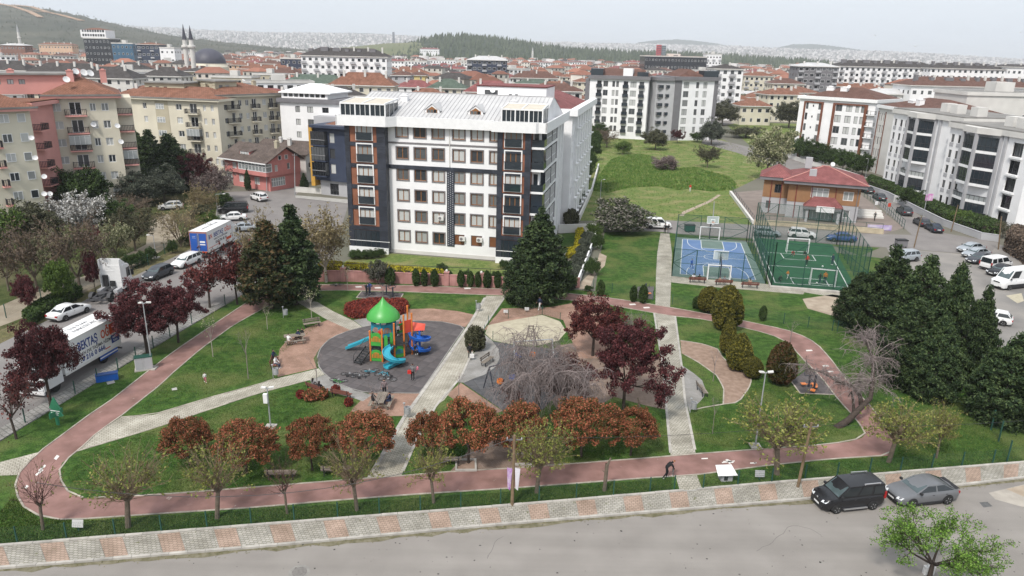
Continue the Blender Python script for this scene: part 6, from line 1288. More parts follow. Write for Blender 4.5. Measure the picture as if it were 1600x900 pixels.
def car_meshes(kind):
 if kind in CARM:return CARM[kind]
 L,W,H,zb,hood,ws,rb,rr,nw=CARS[kind];h=L/2;w=W/2;zl=0.22;van=kind in('mpv','minibus','panel')
 wsx=h-hood;rbx=-h+rb
 nose=zb-0.20 if not van else zb-0.16
 st=[(-h,0.80,0.42,zb-0.18),(-h+0.06,0.90,0.30,zb-0.06),(-h+0.25,0.97,zl,zb),(-h+0.9,1.0,zl,zb+0.02),(0,1.0,zl,zb),(wsx-0.1,1.0,zl,zb-0.01),(wsx+0.35*hood,0.985,zl,zb-0.05),(wsx+0.72*hood,0.95,zl,nose+0.05),(h-0.16,0.88,0.26,nose-0.05),(h-0.04,0.78,0.34,nose-0.18),(h,0.70,0.42,nose-0.28)]
 b=MB();ring=[]
 for x,f,z0,z1 in st:
  ww=w*f;zm=z0+(z1-z0)*0.55
  half=[(ww*0.80,z0),(ww*0.95,z0+0.06),(ww,zm-0.12),(ww,zm+0.05),(ww*0.965,z1-0.10),(ww*0.90,z1-0.01),(ww*0.45,z1+0.025)]
  ring.append([(x,y,z)for y,z in half]+[(x,0,z1+0.035)]+[(x,-y,z)for y,z in half[::-1]])
 n=len(ring[0]);vs=[p for r in ring for p in r];fs=[(i*n+j,i*n+j+1,(i+1)*n+j+1,(i+1)*n+j)for i in range(len(ring)-1)for j in range(n-1)]+[((i)*n+n-1,i*n,(i+1)*n,(i+1)*n+n-1)for i in range(len(ring)-1)]
 b.add(vs,[f[::-1]for f in fs]);b.add(ring[0],[tuple(range(n))]);b.add(ring[-1],[tuple(range(n-1,-1,-1))])
 wb,wr=w*0.925,w*(0.74 if not van else 0.83);xr1,xr0=wsx-ws,rbx+rr;zr=H-0.05;c=MB();z0=zb-0.03
 def row(x,wd,z,crown=0.0):return[(x,-wd,z),(x,-wd*0.5,z+crown*0.8),(x,0,z+crown),(x,wd*0.5,z+crown*0.8),(x,wd,z)]
 rows=[row(rbx,wb,z0),row(xr0,wr*0.97,zr,0.03),row((xr0+xr1)/2,wr,zr+0.01,0.045),row(xr1,wr*0.985,zr-0.015,0.04),row(wsx+0.02,wb,z0,0.0)]
 V=[p for r in rows for p in r];c.add(V,[(i*5+j,i*5+j+1,(i+1)*5+j+1,(i+1)*5+j)for i in range(4)for j in range(4)][::1])
 c.f=[f[::-1]for f in c.f]
 for s in(-1,1):
  e=0 if s<0 else 4;lo=[(rbx,s*wb,z0),((xr0+xr1)/2,s*wb,z0),(wsx+0.02,s*wb,z0)];pts=[lo[0],lo[1],lo[2],rows[3][e],rows[2][e],rows[1][e]]
  fsd=[(0,1,4,5),(1,2,3,4)];c.add(pts,fsd if s<0 else[f[::-1]for f in fsd])
 me=MB();me.v,me.f,me.m=b.v,b.f,b.m;me.add(c.v,c.f);body=sharp(me.mesh('body',M_PLAST),40)
 out={'body':body}
 def lerp(a,b_,t):return tuple(a[i]+(b_[i]-a[i])*t for i in range(3))
 def glass(a0,a1,b0,b1,nrm):
  q=[lerp(lerp(a0,b0,0.10),lerp(a1,b1,0.10),0.06),lerp(lerp(a0,b0,0.10),lerp(a1,b1,0.10),0.94),lerp(lerp(a0,b0,0.93),lerp(a1,b1,0.93),0.94),lerp(lerp(a0,b0,0.93),lerp(a1,b1,0.93),0.06)]
  o=[tuple(p[i]+nrm[i]*0.012 for i in range(3))for p in q];u=[tuple(p[i]-nrm[i]*0.01 for i in range(3))for p in q];m=MB();m.add(o+u,[(0,1,2,3),(7,6,5,4),(0,4,5,1),(1,5,6,2),(2,6,7,3),(3,7,4,0)]);return m
 out['windscreen']=glass((wsx+0.02,wb,z0),(wsx+0.02,-wb,z0),rows[3][4],rows[3][0],(0.5,0,0.8)).mesh('windscreen',M_CGLASSP)
 out['rear_window']=glass((rbx,-wb,z0),(rbx,wb,z0),rows[1][0],rows[1][4],(-0.7,0,0.5)).mesh('rear_window',M_CGLASS)
 sw=[];xa,xb=rbx,wsx+0.02;cuts={1:[0.66,1.0],2:[0.0,0.5,1.0],3:[0.0,0.30,0.62,1.0]}[nw]
 for s in(-1,1):
  for i in range(len(cuts)-1):
   m=MB();P=[]
   for t in(cuts[i]+0.025,cuts[i+1]-0.03):
    bx0=xa+(xb-xa)*t;tx=xr0+(xr1-xr0)*t;f0=(bx0,s*wb,z0);f1=(tx,s*wr*0.985,zr);P+=[lerp(f0,f1,0.17),lerp(f0,f1,0.88)]
   o=[(p[0],p[1]+s*0.014,p[2])for p in(P[0],P[2],P[3],P[1])];u=[(p[0],p[1]-s*0.02,p[2])for p in(P[0],P[2],P[3],P[1])]
   m.add(o+u,[(0,1,2,3),(0,4,5,1),(1,5,6,2),(2,6,7,3),(3,7,4,0)]);sw.append(m.mesh('side_window',M_CGLASS))
 out['side']=sw
 rw=0.315 if kind not in('suv','coupe_suv','panel')else 0.345
 ty=MB();ty.lathe([(rw*0.66,-0.10),(rw*0.95,-0.10),(rw,-0.06),(rw,0.06),(rw*0.95,0.10),(rw*0.66,0.10)],18,(0,0,0),0,'y');rm=MB();rm.lathe([(rw*0.66,0.09),(rw*0.6,0.06),(rw*0.15,0.05),(rw*0.12,0.075),(0.01,0.075)],15,(0,0,0),0,'y');rm.lathe([(0.01,-0.075),(rw*0.12,-0.075),(rw*0.15,-0.05),(rw*0.6,-0.06),(rw*0.66,-0.09)],15,(0,0,0),0,'y')
 for i in range(5):
  a=i*1.2566
  for s in(-1,1):rm.bar((0.04*math.cos(a),s*0.075,0.04*math.sin(a)),(rw*0.62*math.cos(a),s*0.082,rw*0.62*math.sin(a)),0.045,0.02)
 dk=MB();dk.lathe([(rw*0.655,-0.045),(rw*0.655,0.045)],12,(0,0,0),0,'y')
 out['tyre']=sharp(ty.mesh('wheel',M_TYRE));out['rim']=rm.mesh('rim',M_RIM);out['drum']=dk.mesh('brake_disc',M_PLAST)
 ar=MB()
 wb2=L*0.298
 for x in(-wb2,wb2):
  for s in(-1,1):
   k=14;o=[]
   for j in range(k+1):
    a=-0.15+(math.pi+0.3)*j/k;o.append((x+math.cos(a)*(rw+0.055),s*(w+0.006),rw+math.sin(a)*(rw+0.055)))
   fl=[tuple(range(k+1))];ar.add(o,fl if s<0 else[f[::-1]for f in fl]);ar.add(o+[(p[0],p[1]-s*0.1,p[2])for p in o],[(j,j+1,k+2+j,k+1+j)for j in range(k)])
 out['arches']=ar.mesh('wheel_arch',M_PLAST);out['wpos']=[(x,s*(w-0.045),rw)for x in(wb2,-wb2)for s in(-1,1)]
 lo=MB();lo.box(h-0.10,h+0.012,-w*0.70,w*0.70,0.30,0.46);lo.box(-h-0.012,-h+0.1,-w*0.78,w*0.78,0.32,0.50)
 for s in(-1,1):lo.box(-wb2+rw+0.08,wb2-rw-0.08,s*w*0.985-0.02,s*w*0.985+0.02,0.22,0.34)
 out['trim']=lo.mesh('bumper_trim',M_PLAST)
 hl=[]
 for s in(-1,1):m=MB();y0,y1=sorted((s*w*0.46,s*w*0.80));m.add([(h-0.015,s*w*0.46,nose-0.22),(h-0.13,s*w*0.86,nose-0.18),(h-0.30,s*w*0.90,nose-0.04),(h-0.14,s*w*0.48,nose-0.09)],[(0,1,2,3)if s>0 else(3,2,1,0)]);m.v=[(p[0]+0.03,p[1]*1.02,p[2]+0.025)for p in m.v];hl.append(m.mesh('headlight',M_LAMP))
 tl=[]
 for s in(-1,1):m=MB();y0,y1=sorted((s*w*0.58,s*w*0.89));m.box(-h-0.02,-h+0.22,y0,y1,zb-0.30,zb-0.12)if not van else m.box(-h-0.02,-h+0.12,*sorted((s*w*0.80,s*w*0.95)),zb-0.30,zb+0.18);tl.append(m.mesh('tail_light',M_TAIL))
 out['hl'],out['tl']=hl,tl
 gr=MB();gr.box(h-0.05,h+0.02,-w*0.42,w*0.42,nose-0.28,nose-0.14);out['grille']=gr.mesh('grille',M_PLAST)
 pl=MB();pl.box(h+0.013,h+0.025,-0.26,0.26,0.40,0.51);pl.box(-h-0.022,-h-0.012,-0.26,0.26,zb-0.30,zb-0.19);out['plate']=pl.mesh('number_plate',M_PLATE)
 mi=[]
 for s in(-1,1):m=MB();m.box(wsx-0.28,wsx-0.14,*sorted((s*(wb+0.03),s*(wb+0.20))),zb+0.02,zb+0.16);mi.append(m.mesh('wing_mirror',M_PLAST))
 out['mirror']=mi
 ln=MB()
 for s in(-1,1):
  for x in((wsx-0.35,wsx-1.35)if nw>1 else(wsx-0.3,)):ln.box(x-0.95,x-0.80,*sorted((s*(w+0.002),s*(w+0.022))),zb-0.17,zb-0.14)
 out['handle']=ln.mesh('door_handle',M_PLAST);CARM[kind]=out;return out
BODY={}
def car_build(kind,col,label,c,ang,cat='car',name='parked_car',group=None,extra=None):
 m=car_meshes(kind);t=thing(name,label,cat,(c[0],c[1],0.014),ang,group);k=(kind,col)
 if k not in BODY:me=m['body'].copy();me.materials.clear();me.materials.append(PT[col]);BODY[k]=me
 link('body',BODY[k],t);link('windscreen',m['windscreen'],t)
 if kind!='panel':link('rear_window',m['rear_window'],t)
 for s in m['side']:link('side_window',s,t)
 for p in m['wpos']:wo=link('wheel',m['tyre'],t,p);link('rim',m['rim'],wo);link('brake_disc',m['drum'],wo)
 link('wheel_arch',m['arches'],t);link('bumper_trim',m['trim'],t);link('grille',m['grille'],t);link('number_plate',m['plate'],t);link('door_handle',m['handle'],t)
 for x in m['hl']:link('headlight',x,t)
 for x in m['tl']:link('tail_light',x,t)
 for x in m['mirror']:link('wing_mirror',x,t)
 return t
def near_pose(F,R_,W,L=None):
 a,b=G(*F),G(*R_);d=(a-b);d.z=0;d.normalize();n=Vector((-d.y,d.x,0));mid=(a+b)/2
 if n.dot(mid)<0:n=-n
 c=mid+n*W/2;return(c.x,c.y),math.atan2(d.y,d.x)
def car(kind,col,label,F,R_,**kw):
 c,a=near_pose(F,R_,CARS[kind][1]);return car_build(kind,col,label,c,a,**kw)
t=car('mpv','black','black people carrier with silver roof rails parked at the front kerb',(1307,803),(1362,797),name='parked_van',cat='van')
for s in(-1,1):
 m=MB();m.bar((-1.75,s*0.70,1.86),(-0.55,s*0.72,1.88),0.05,0.05);m.bar((-1.7,s*0.70,1.79),(-1.7,s*0.70,1.86),0.05);m.bar((-0.6,s*0.72,1.80),(-0.6,s*0.72,1.88),0.05);m.build('roof_rail',M_CHROME,t)
 m=MB();m.bar((-0.85,s*0.96,0.30),(0.85,s*0.96,0.30),0.09,0.06);m.build('side_step',M_CHROME,t)
m=MB();m.lathe([(0.07,2.19),(0.07,2.215),(0.01,2.22)],10,(0,0,0.80),0,'x');m.build('badge',M_CHROME,t)
t=car('coupe_suv','grey','metallic grey coupe-shaped car parked behind the black people carrier',(1424,795),(1480,788.5))
m=MB();m.box(-2.28,-1.95,-0.7,0.7,0.985,1.01);m.build('spoiler',M_PLAST,t)
for F,R_,k,c,l in[((134,490),(106,501),'saloon','white','white saloon parked beside the clipped fence hedge'),((246,438.5),(268,429.5),'hatch','darkgrey','dark grey hatchback in front of the white tractor unit'),((290,420),(312,411),'wagon','white','white estate car with dark sunroof behind the blue-backed lorry'),((350.5,346.8),(376,345.5),'saloon','white','white saloon with rear spoiler beside the black minibus'),((366,364),(393,362.5),'saloon','silver','silver saloon half hidden by the blue-backed lorry'),((392,312),(403.5,316),'suv','white','white off-roader crossing the street junction'),((441,279),(459,284),'mpv','pale','pale grey van under the overhang of the pink house'),((258,329),(276,328),'hatch','pale','pale car at the end of the dirt track'),((1040,359),(1018,358),'mpv','white','white people carrier on the road beside the big blossom bush'),((1211,371.5),(1188,370),'hatch','silver','silver hatchback seen through the cage corner'),((1266,374.5),(1241,372.5),'suv','white','white car with black rear pillars behind the football cage'),((1302,378),(1330,379.5),'saloon','blue','blue saloon behind the football cage'),((1509,397),(1539,394),'saloon','silver','silver saloon farthest in the car park row'),((1515,406),(1550,402),'saloon','silver','silver saloon second in the car park row'),((1522,415),(1556,410),'saloon','darkgrey','dark grey car between the silver saloon and the white minibus'),((1586,419),(1545,426),'minibus','white','white minibus with dark windows in the car park'),((1553,435),(1592,428),'saloon','black','black saloon squeezed between the white vans'),((1535,504),(1556,508),'hatch','white','white hatchback half hidden by the grove edge'),((1409,411),(1432,409),'suv','silver','silver off-roader just beyond the conifer grove')]:
 car(k,c,l,F,R_)
tt=car('minibus','black','black minibus parked at the street junction bank',(347.5,334.5),(379.5,333.5),name='parked_van',cat='van')
t=car('panel','white','white high-roof panel van cut by the picture edge in the car park',(1566,455),(1618,449),name='parked_van',cat='van')
m=MB()
for s in(-1,1):m.box(-2.9,2.2,*sorted((s*0.99,s*1.03)),0.32,0.72)
m.build('side_trim',M_PLAST,t)
d_=G(1373,311)-G(1460,361);d_.normalize()
for i,(x,y,col,k,lb)in enumerate([(1355,301,'black','saloon','black car tucked behind the crimson roofed house corner'),(1373.5,312,'darkgrey','saloon','dark car at the low wall beside the crimson roofed house'),(1412,335,'darkgrey','suv','dark car beside the clipped hedge and the utility box'),(1439,352,'darkgrey','hatch','dark car by the lamp post with the pink banner'),(1458,361,'navy','saloon','dark car nearest the street corner')]):
 g=G(x,y);car_build(k,col,lb,(g.x,g.y),math.atan2(d_.y,d_.x),group='cars parked along the clipped hedge')
 # removal lorries and the tractor unit
FONT=bpy.data.curves.new('lettering','FONT')
def text_mesh(s,size,depth=0.004,align='CENTER',squeeze=1.0,bold=0.0):
 cu=bpy.data.curves.new('lettering','FONT');cu.body=s;cu.size=size;cu.extrude=depth;cu.align_x=align;cu.align_y='CENTER';cu.offset=bold;cu.resolution_u=2
 o=bpy.data.objects.new('lettering',cu);COL.objects.link(o);dg=bpy.context.evaluated_depsgraph_get();me=bpy.data.meshes.new_from_object(o.evaluated_get(dg));bpy.data.objects.remove(o);bpy.data.curves.remove(cu)
 me.transform(Matrix.Scale(squeeze,4,(1,0,0)));return me
M_BLUEP=mat('print_blue',(0.02,0.045,0.20),0.5,0.05,2);M_ORANGEP=mat('print_orange',(0.50,0.07,0.02),0.5,0.05,2);M_BLACKP=mat('print_black',(0.02,0.02,0.03),0.5,0.05,2);M_BOXW=mat('lorry_panel_white',(0.66,0.66,0.66),0.45,0.04,0.8);M_CHASSIS=mat('lorry_chassis',(0.06,0.06,0.065),0.7,0.2,3);M_BLUED=mat('lorry_blue',(0.022,0.085,0.34),0.4,0.06,1)
def letter(t,s,size,m,x,y,z,rz,sq=1.0,bold=0.008,rx=math.pi/2,parent=None,center=True):
 me=text_mesh(s,size,0.004,'CENTER',sq,bold);me.materials.clear();me.materials.append(m);o=link('lettering',me,parent or t,(x,y,z));o.rotation_euler=(rx,0,rz);return o
def wheel_big(t,x,y,r=0.48,w=0.28):
 m=MB();m.lathe([(r*0.6,-w/2),(r*0.95,-w/2),(r,-w*0.3),(r,w*0.3),(r*0.95,w/2),(r*0.6,w/2)],18,(0,0,0),0,'y');wo=m.build('wheel',M_TYRE,t);wo.location=(x,y,r)
 m=MB();m.lathe([(r*0.6,-w*0.45),(r*0.4,-w*0.2),(0.01,-w*0.3)],14,(0,0,0),0,'y');m.lathe([(0.01,w*0.3),(r*0.4,w*0.2),(r*0.6,w*0.45)],14,(0,0,0),0,'y');m.build('rim',M_RIM,wo)
def cab(t,x0,m,L=2.2,W=2.4,H=2.75,z0=0.55,deflector=True):
 """lorry cab: x0 is its rear face, nose towards +x"""
 b=MB();w=W/2;x1=x0+L;prof=[(x0,z0),(x1-0.05,z0),(x1,z0+0.25),(x1,z0+0.95),(x1-0.12,z0+1.1),(x1-0.42,z0+H-0.75),(x1-0.75,z0+H-0.5),(x0,z0+H-0.4)]
 k=len(prof)
 for s in(0,):
  vs=[(p[0],-w,p[1])for p in prof]+[(p[0],w,p[1])for p in prof];b.add(vs,[tuple(range(k)),tuple(range(2*k-1,k-1,-1))]+[(i,k+i,k+(i+1)%k,(i+1)%k)for i in range(k)])
 o=b.build('cab',m,t)
 g=MB();g.add([(x1-0.10,-w*0.9,z0+1.16),(x1-0.10,w*0.9,z0+1.16),(x1-0.395,w*0.87,z0+H-0.85),(x1-0.395,-w*0.87,z0+H-0.85)],[(0,1,2,3)]);g.build('windscreen',M_CGLASS,o)
 for s in(-1,1):
  g=MB();g.box(x1-1.25,x1-0.42,*sorted((s*(w+0.002),s*(w+0.02))),z0+1.15,z0+H-0.95);g.build('side_window',M_CGLASS,o)
  g=MB();g.box(x1-0.25,x1-0.10,*sorted((s*(w+0.06),s*(w+0.30))),z0+1.1,z0+1.75);g.build('wing_mirror',M_PLAST,o)
  g=MB();g.box(x1-0.03,x1+0.03,*sorted((s*w*0.55,s*w*0.92)),z0+0.08,z0+0.32);g.build('headlight',M_LAMP,o)
 g=MB();g.box(x1-0.02,x1+0.02,-w*0.85,w*0.85,z0+0.45,z0+0.85);g.box(x1-0.02,x1+0.04,-w*0.5,w*0.5,z0+0.06,z0+0.3);g.build('grille',M_PLAST,o)
 g=MB();g.box(x1-0.05,x1+0.08,-w,w,z0-0.25,z0+0.02);g.build('bumper',m,o)
 if deflector:g=MB();g.prism([(x0+0.05,-w*0.9),(x1-0.8,-w*0.8),(x1-0.8,w*0.8),(x0+0.05,w*0.9)],z0+H-0.45,[z0+H+0.45,z0+H-0.40,z0+H-0.40,z0+H+0.45]);g.build('air_deflector',m,o)
 return o
def lorry(label,F,R_,Lb,Hb,rear_blue,wb,text):
 """F, R_: ground points under the near side front and rear ends of the box"""
 a,b=G(*F),G(*R_);c,ang=near_pose(F,R_,2.45);d=(a-b);t=thing('removal_lorry',label,'lorry',(c[0],c[1],0.014),ang);L=Lb;h=L/2;w=1.24;z0,z1=1.02,Hb
 m=MB();m.box(-h,h,-w,w,z0,z1);m.build('box_body',M_BOXW,t)
 for s in(-1,1):
  m=MB();m.box(-h,h,*sorted((s*w,s*(w+0.025))),z0-0.12,z0+0.10);m.box(-h,h,*sorted((s*w,s*(w+0.02))),z1-0.10,z1+0.02);m.build('side_rail',M_AC,t)
  m=MB();m.box(-h+0.6,-h+3.0,*sorted((s*(w-0.05),s*(w))),0.42,0.86);m.build('side_guard',M_BLUED if not rear_blue else M_CHASSIS,t)
  m=MB();m.box(-h+0.6,-h+3.0,*sorted((s*(w+0.001),s*(w+0.02))),0.60,0.70);m.build('side_guard',M_BOXW,t)
 m=MB();m.box(-h,h+2.2,-0.5,0.5,0.55,0.9);m.box(-h-0.03,-h+0.05,-w,w,0.45,0.6);m.build('chassis',M_CHASSIS,t)
 for x in(-h+1.9,-h+4.2)if L<9 else(-h+2.2,-h+3.5,h-1):
  pass
 for s in(-1,1):wheel_big(t,-h+wb,s*1.05);wheel_big(t,h+1.1,s*1.05)
 cab(t,h+0.25,PT['white'])
 if rear_blue:
  for s in(-1,1):
   m=MB();m.box(-h-0.05,-h-0.002,*sorted((s*0.03,s*(w-0.10))),z0+0.10,z1-0.25);do=m.build('rear_door',M_BLUED,t);m=MB();m.bar((-h-0.08,s*0.1,z0+0.1),(-h-0.08,s*0.1,z1-0.3),0.05);m.build('lock_bar',M_CHROME,do)
  m=MB();m.box(-h-0.04,-h-0.001,-w,-w+0.09,z0-0.1,z1);m.box(-h-0.04,-h-0.001,w-0.09,w,z0-0.1,z1);m.box(-h-0.04,-h-0.001,-w+0.092,w-0.092,z1-0.22,z1);m.build('door_frame',mat('faded_red_frame',(0.30,0.14,0.11),0.6,0.2,2),t)
  m=MB()
  for y in(-0.9,-0.55,0.55,0.9):m.box(-h-0.06,-h-0.042,y-0.13,y+0.13,z0-0.12,z0+0.06)
  m.build('tail_light',M_ORANGEP,t)
  m=MB();m.box(-h-0.062,-h-0.052,-0.95,-0.2,2.28,2.52);m.box(-h-0.062,-h-0.052,-0.95,-0.2,1.95,2.10);m.box(-h-0.062,-h-0.052,0.35,0.80,2.9,2.93);m.box(-h-0.062,-h-0.052,0.35,0.80,3.12,3.15);m.build('rear_print',M_BOXW,t)
 text(t,h,w,z0,z1);return t
def text_near(t,h,w,z0,z1):
 y=w+0.004;k=math.pi
 letter(t,'BEKTAŞ',1.12,M_BLUEP,0.55,y,2.72,k,0.62,0.03);letter(t,'OĞLU',1.12,M_ORANGEP,-2.15,y,2.72,k,0.66,0.03)
 letter(t,'EVDEN EVE TAŞIMA HİZMETİ',0.42,M_BLACKP,-0.4,y,1.98,k,0.9,0.006);letter(t,'0 216 0 666',0.62,M_BLUEP,0.0,y,1.50,k,1.0,0.02)
 m=MB();m.box(-h+0.18,-h+1.35,y-0.003,y+0.006,2.35,3.35);m.build('orange_print',M_ORANGEP,t);m=MB();m.box(-h+0.18,-h+1.25,y-0.003,y+0.006,1.45,2.22);m.build('blue_print',M_BLUEP,t)
 letter(t,'666 70',0.30,M_BOXW,-h+0.72,y+0.008,1.98,k,0.8,0.004);letter(t,'0 216',0.26,M_BOXW,-h+0.72,y+0.008,1.66,k,0.9,0.004)
 m=MB();m.box(-h+1.5,-h+2.2,y-0.003,y+0.006,1.22,1.32);m.build('orange_print',M_ORANGEP,t)
 letter(t,'NAKLİYAT',0.55,M_BLACKP,-0.6,0.25,z1+0.005,math.pi,1.1,0.004,0);letter(t,'216 0 666',0.5,M_BLACKP,-0.6,-0.45,z1+0.005,math.pi,1.1,0.004,0)
def text_far(t,h,w,z0,z1):
 y=-w-0.004
 letter(t,'B',0.85,M_BLUEP,-h+0.65,y,2.9,0,0.8,0.03);letter(t,'N',0.85,M_ORANGEP,-h+1.2,y,2.9,0,0.8,0.03);letter(t,'BEKTAŞ',0.85,M_BLUEP,-h+3.3,y,2.9,0,0.92,0.02);letter(t,'OĞLU',0.85,M_ORANGEP,-h+6.1,y,2.9,0,0.85,0.02)
 letter(t,'NAKLİYAT & DEPOLAMA',0.36,M_BLACKP,-h+3.9,y,2.32,0,1.0,0.004);letter(t,'0542 796 40 34',0.52,M_BLACKP,-h+3.9,y,1.83,0,1.0,0.012)
 m=MB();m.box(-h+0.3,-h+3.6,y-0.006,y+0.003,1.40,1.47);m.box(-h+5.4,-h+7.0,y-0.006,y+0.003,1.35,1.75);m.build('orange_print',M_ORANGEP,t)
 letter(t,'NAKLİYAT DEPOLAMA',0.45,M_BLACKP,0,0.1,z1+0.005,0,1.0,0.004,0)
lorry('white removal lorry with blue and orange lettering behind the dark plum tree',(109,601),(189,553),7.3,3.75,False,2.4,text_near)
lorry('white removal lorry with blue rear doors on the side street',(361,386),(330.5,403),7.3,3.8,True,2.2,text_far)
def tractor():
 c,ang=near_pose((212,448),(165,480),2.4);t=thing('tractor_unit','white lorry tractor unit without its trailer on the street bank','lorry',(c[0],c[1],0.014),ang)
 m=MB()
 for s in(-1,1):m.box(-3.0,3.0,s*0.38-0.09,s*0.38+0.09,0.62,0.88)
 for x in(-2.9,-2.0,-0.9,0.2):m.box(x-0.12,x+0.12,-0.285,0.285,0.64,0.84)
 m.box(-3.1,-3.0,-1.1,1.1,0.5,0.7);m.build('chassis',M_CHASSIS,t)
 m=MB();m.lathe([(0.55,0.9),(0.55,1.02),(0.1,1.04)],14,(-1.7,0,0));m.build('fifth_wheel',M_CHASSIS,t)
 for s in(-1,1):
  m=MB();pts=[(-1.9+math.cos(a)*0.64,0.5+math.sin(a)*0.64)for a in np.linspace(0.3,2.84,9)];m.add([(x,s*0.80,z)for x,z in pts]+[(x,s*1.2,z)for x,z in pts],[(i,i+1,10+i,9+i)for i in range(8)]);m.build('mudguard',M_CHASSIS,t)
  m=MB();m.box(-0.6,0.6,*sorted((s*0.7,s*1.15)),0.45,0.95);m.build('fuel_tank',M_LGREY,t);wheel_big(t,-1.9,s*0.98);wheel_big(t,2.1,s*1.02)
 o=cab(t,0.95,PT['white'],2.2,2.45,3.2,0.65)
 m=MB()
 for s in(-1,1):m.box(0.6,0.948,*sorted((s*1.12,s*1.2)),0.9,4.2)
 m.box(0.93,0.947,-1.0,-0.55,1.4,3.0);m.box(0.93,0.947,-0.4,0.7,2.7,2.8);m.build('side_fairing',[PT['white']],o);m=MB();m.box(0.72,0.944,0.45,0.98,0.95,2.3);m.box(0.75,0.944,-0.3,0.25,0.95,1.6);m.build('air_hoses',M_PLAST,o)
tractor()
# THE TOWN BEYOND, HILLS, FAR CITY
TW={'white':M_WHITE,'off':M_OFFW,'cream':M_CREAMW,'creamd':M_CREAMD,'yellow':mat('yellow_render',(0.56,0.44,0.20),0.9,0.08,0.3),'pink':M_PINK,'grey':M_LGREY,'dark':M_GREY,'navy':M_NAVY,'brown':mat('brown_render',(0.20,0.11,0.085),0.9,0.1,0.3),'peach':mat('peach_render',(0.54,0.37,0.26),0.9,0.08,0.3),'blue':mat('blue_curtain_wall',(0.035,0.10,0.17),0.3,0.2,0.2,spec=0.6),'black':mat('black_curtain_wall',(0.016,0.018,0.024),0.2,0.2,0.2,spec=0.6)}
RF={'red':M_TILE,'brown':M_TILEB,'dark':M_TILED,'crimson':M_TILER,'green':M_TILEG,'grey':M_METALR,'white':M_WHITEP,'flat':M_FLAT,'orange':mat('orange_sheet_roof',(0.50,0.20,0.08),0.8,0.1,0.1)}
WSEED=random.Random(11)
def townparts(W,D,h,n,wall,roof,rise,style=0,base=0.0):
 b=MB();b.box(0,W,0,D,0,h);wm=MB();sp=h/n;nc=max(2,int(W/3.1));nd=max(2,int(D/3.6));xtra=[]
 for k in range(n):
  z=sp*(k+0.52);ww=1.5 if style!=2 else 2.0
  for i in range(nc):
   x=W*(i+0.5)/nc;w=ww*(0.6 if(i%3==1 and style==0)else 1.0);wm.add([(x-w/2,-0.04,z-0.7),(x+w/2,-0.04,z-0.7),(x+w/2,-0.04,z+0.75),(x-w/2,-0.04,z+0.75)],[(0,1,2,3)]);wm.add([(x-w/2-0.1,-0.02,z-0.8),(x+w/2+0.1,-0.02,z-0.8),(x+w/2+0.1,-0.02,z+0.85),(x-w/2-0.1,-0.02,z+0.85)],[(0,1,2,3)],1)
  for i in range(nd):
   y=D*(i+0.5)/nd
   for s,x in((1,W+0.04),(-1,-0.04)):q=[(x,y-0.6,z-0.7),(x,y+0.6,z-0.7),(x,y+0.6,z+0.7),(x,y-0.6,z+0.7)];wm.add(q if s>0 else q[::-1],[(0,1,2,3)])
 bal=None
 if style in(1,2):
  bal=MB()
  for k in range(1,n):
   for i in range(0,nc,2 if style==1 else 3):x=W*(i+0.5)/nc;bal.box(x-1.5,x+1.5,-1.1,-0.05,sp*k-0.1,sp*k+0.08);bal.box(x-1.5,x+1.5,-1.12,-1.04,sp*k+0.1,sp*k+1.0)
 out=[('wall',b.mesh('wall',wall)),('windows',wm.mesh('windows',[M_GLASSD,M_WFRAME]))]
 if bal:out.append(('balconies',bal.mesh('balconies',M_LGREY)))
 r=MB()
 if rise>0:
  o=0.7;i=min(W,D)/2+o;x0,x1,y0,y1=-o,W+o,-o,D+o;z=h+0.02
  a,c=((x0+i,D/2,z+rise),(x1-i,D/2,z+rise))if W>=D else((W/2,y0+i,z+rise),(W/2,y1-i,z+rise))
  v=[(x0,y0,z),(x1,y0,z),(x1,y1,z),(x0,y1,z),a,c]
  r.add(v,[(0,1,5,4),(1,2,5),(2,3,4,5),(3,0,4)]if W>=D else[(0,1,4),(1,2,5,4),(2,3,5),(3,0,4,5)]);r.box(x0,x1,y0,y1,z-0.35,z-0.01,1)
  for q in range(max(1,int(W/7))):x=W*(q+0.6)/max(1,int(W/7));r.box(x-0.4,x+0.4,D*0.3,D*0.3+0.8,h,h+rise+0.7,1)
 else:
  r.box(-0.3,W+0.3,-0.3,D+0.3,h+0.01,h+0.8,1);r.box(0.2,W-0.2,0.2,D-0.2,h+0.805,h+0.83,0);r.box(W*0.4,W*0.6,D*0.3,D*0.6,h+0.84,h+3.0,1)
 out.append(('roof',r.mesh('roof',[roof,M_OFFW])))
 if W>40:
  u=MB();[u.box(x,x+WSEED.uniform(1,4),D*0.25,D*0.25+2,h+rise*0.3,h+rise*0.6+WSEED.uniform(0.8,2))for x in np.arange(3,W-6,6.5)];out.append(('rooftop_unit',u.mesh('rooftop_unit',M_GREY)))
 return out
def town(label,x0,x1,ye,ze,n,wall,roof,rise=2.0,D=12,style=0,name='apartment_building',cat='apartment block',skew=0.0,group=None):
 y1=ye+(x1-x0)*(0.0227+skew);p,q=(G(x0,ye,ze),G(x1,y1,ze))if ze>0 else(DP(x0,ye,-ze),DP(x1,y1,-ze));ze=p.z;f=Frame((p.x,p.y),(q.x,q.y));t=thing(name,label,cat,(*f.p,0),f.a,group)
 for nm,me in townparts(f.L,D,ze,n,TW[wall],RF[roof],rise,style):
  o=link(nm,me,t)
  if nm in('windows','balconies','rooftop_unit'):o['kind']='stuff'
 return t
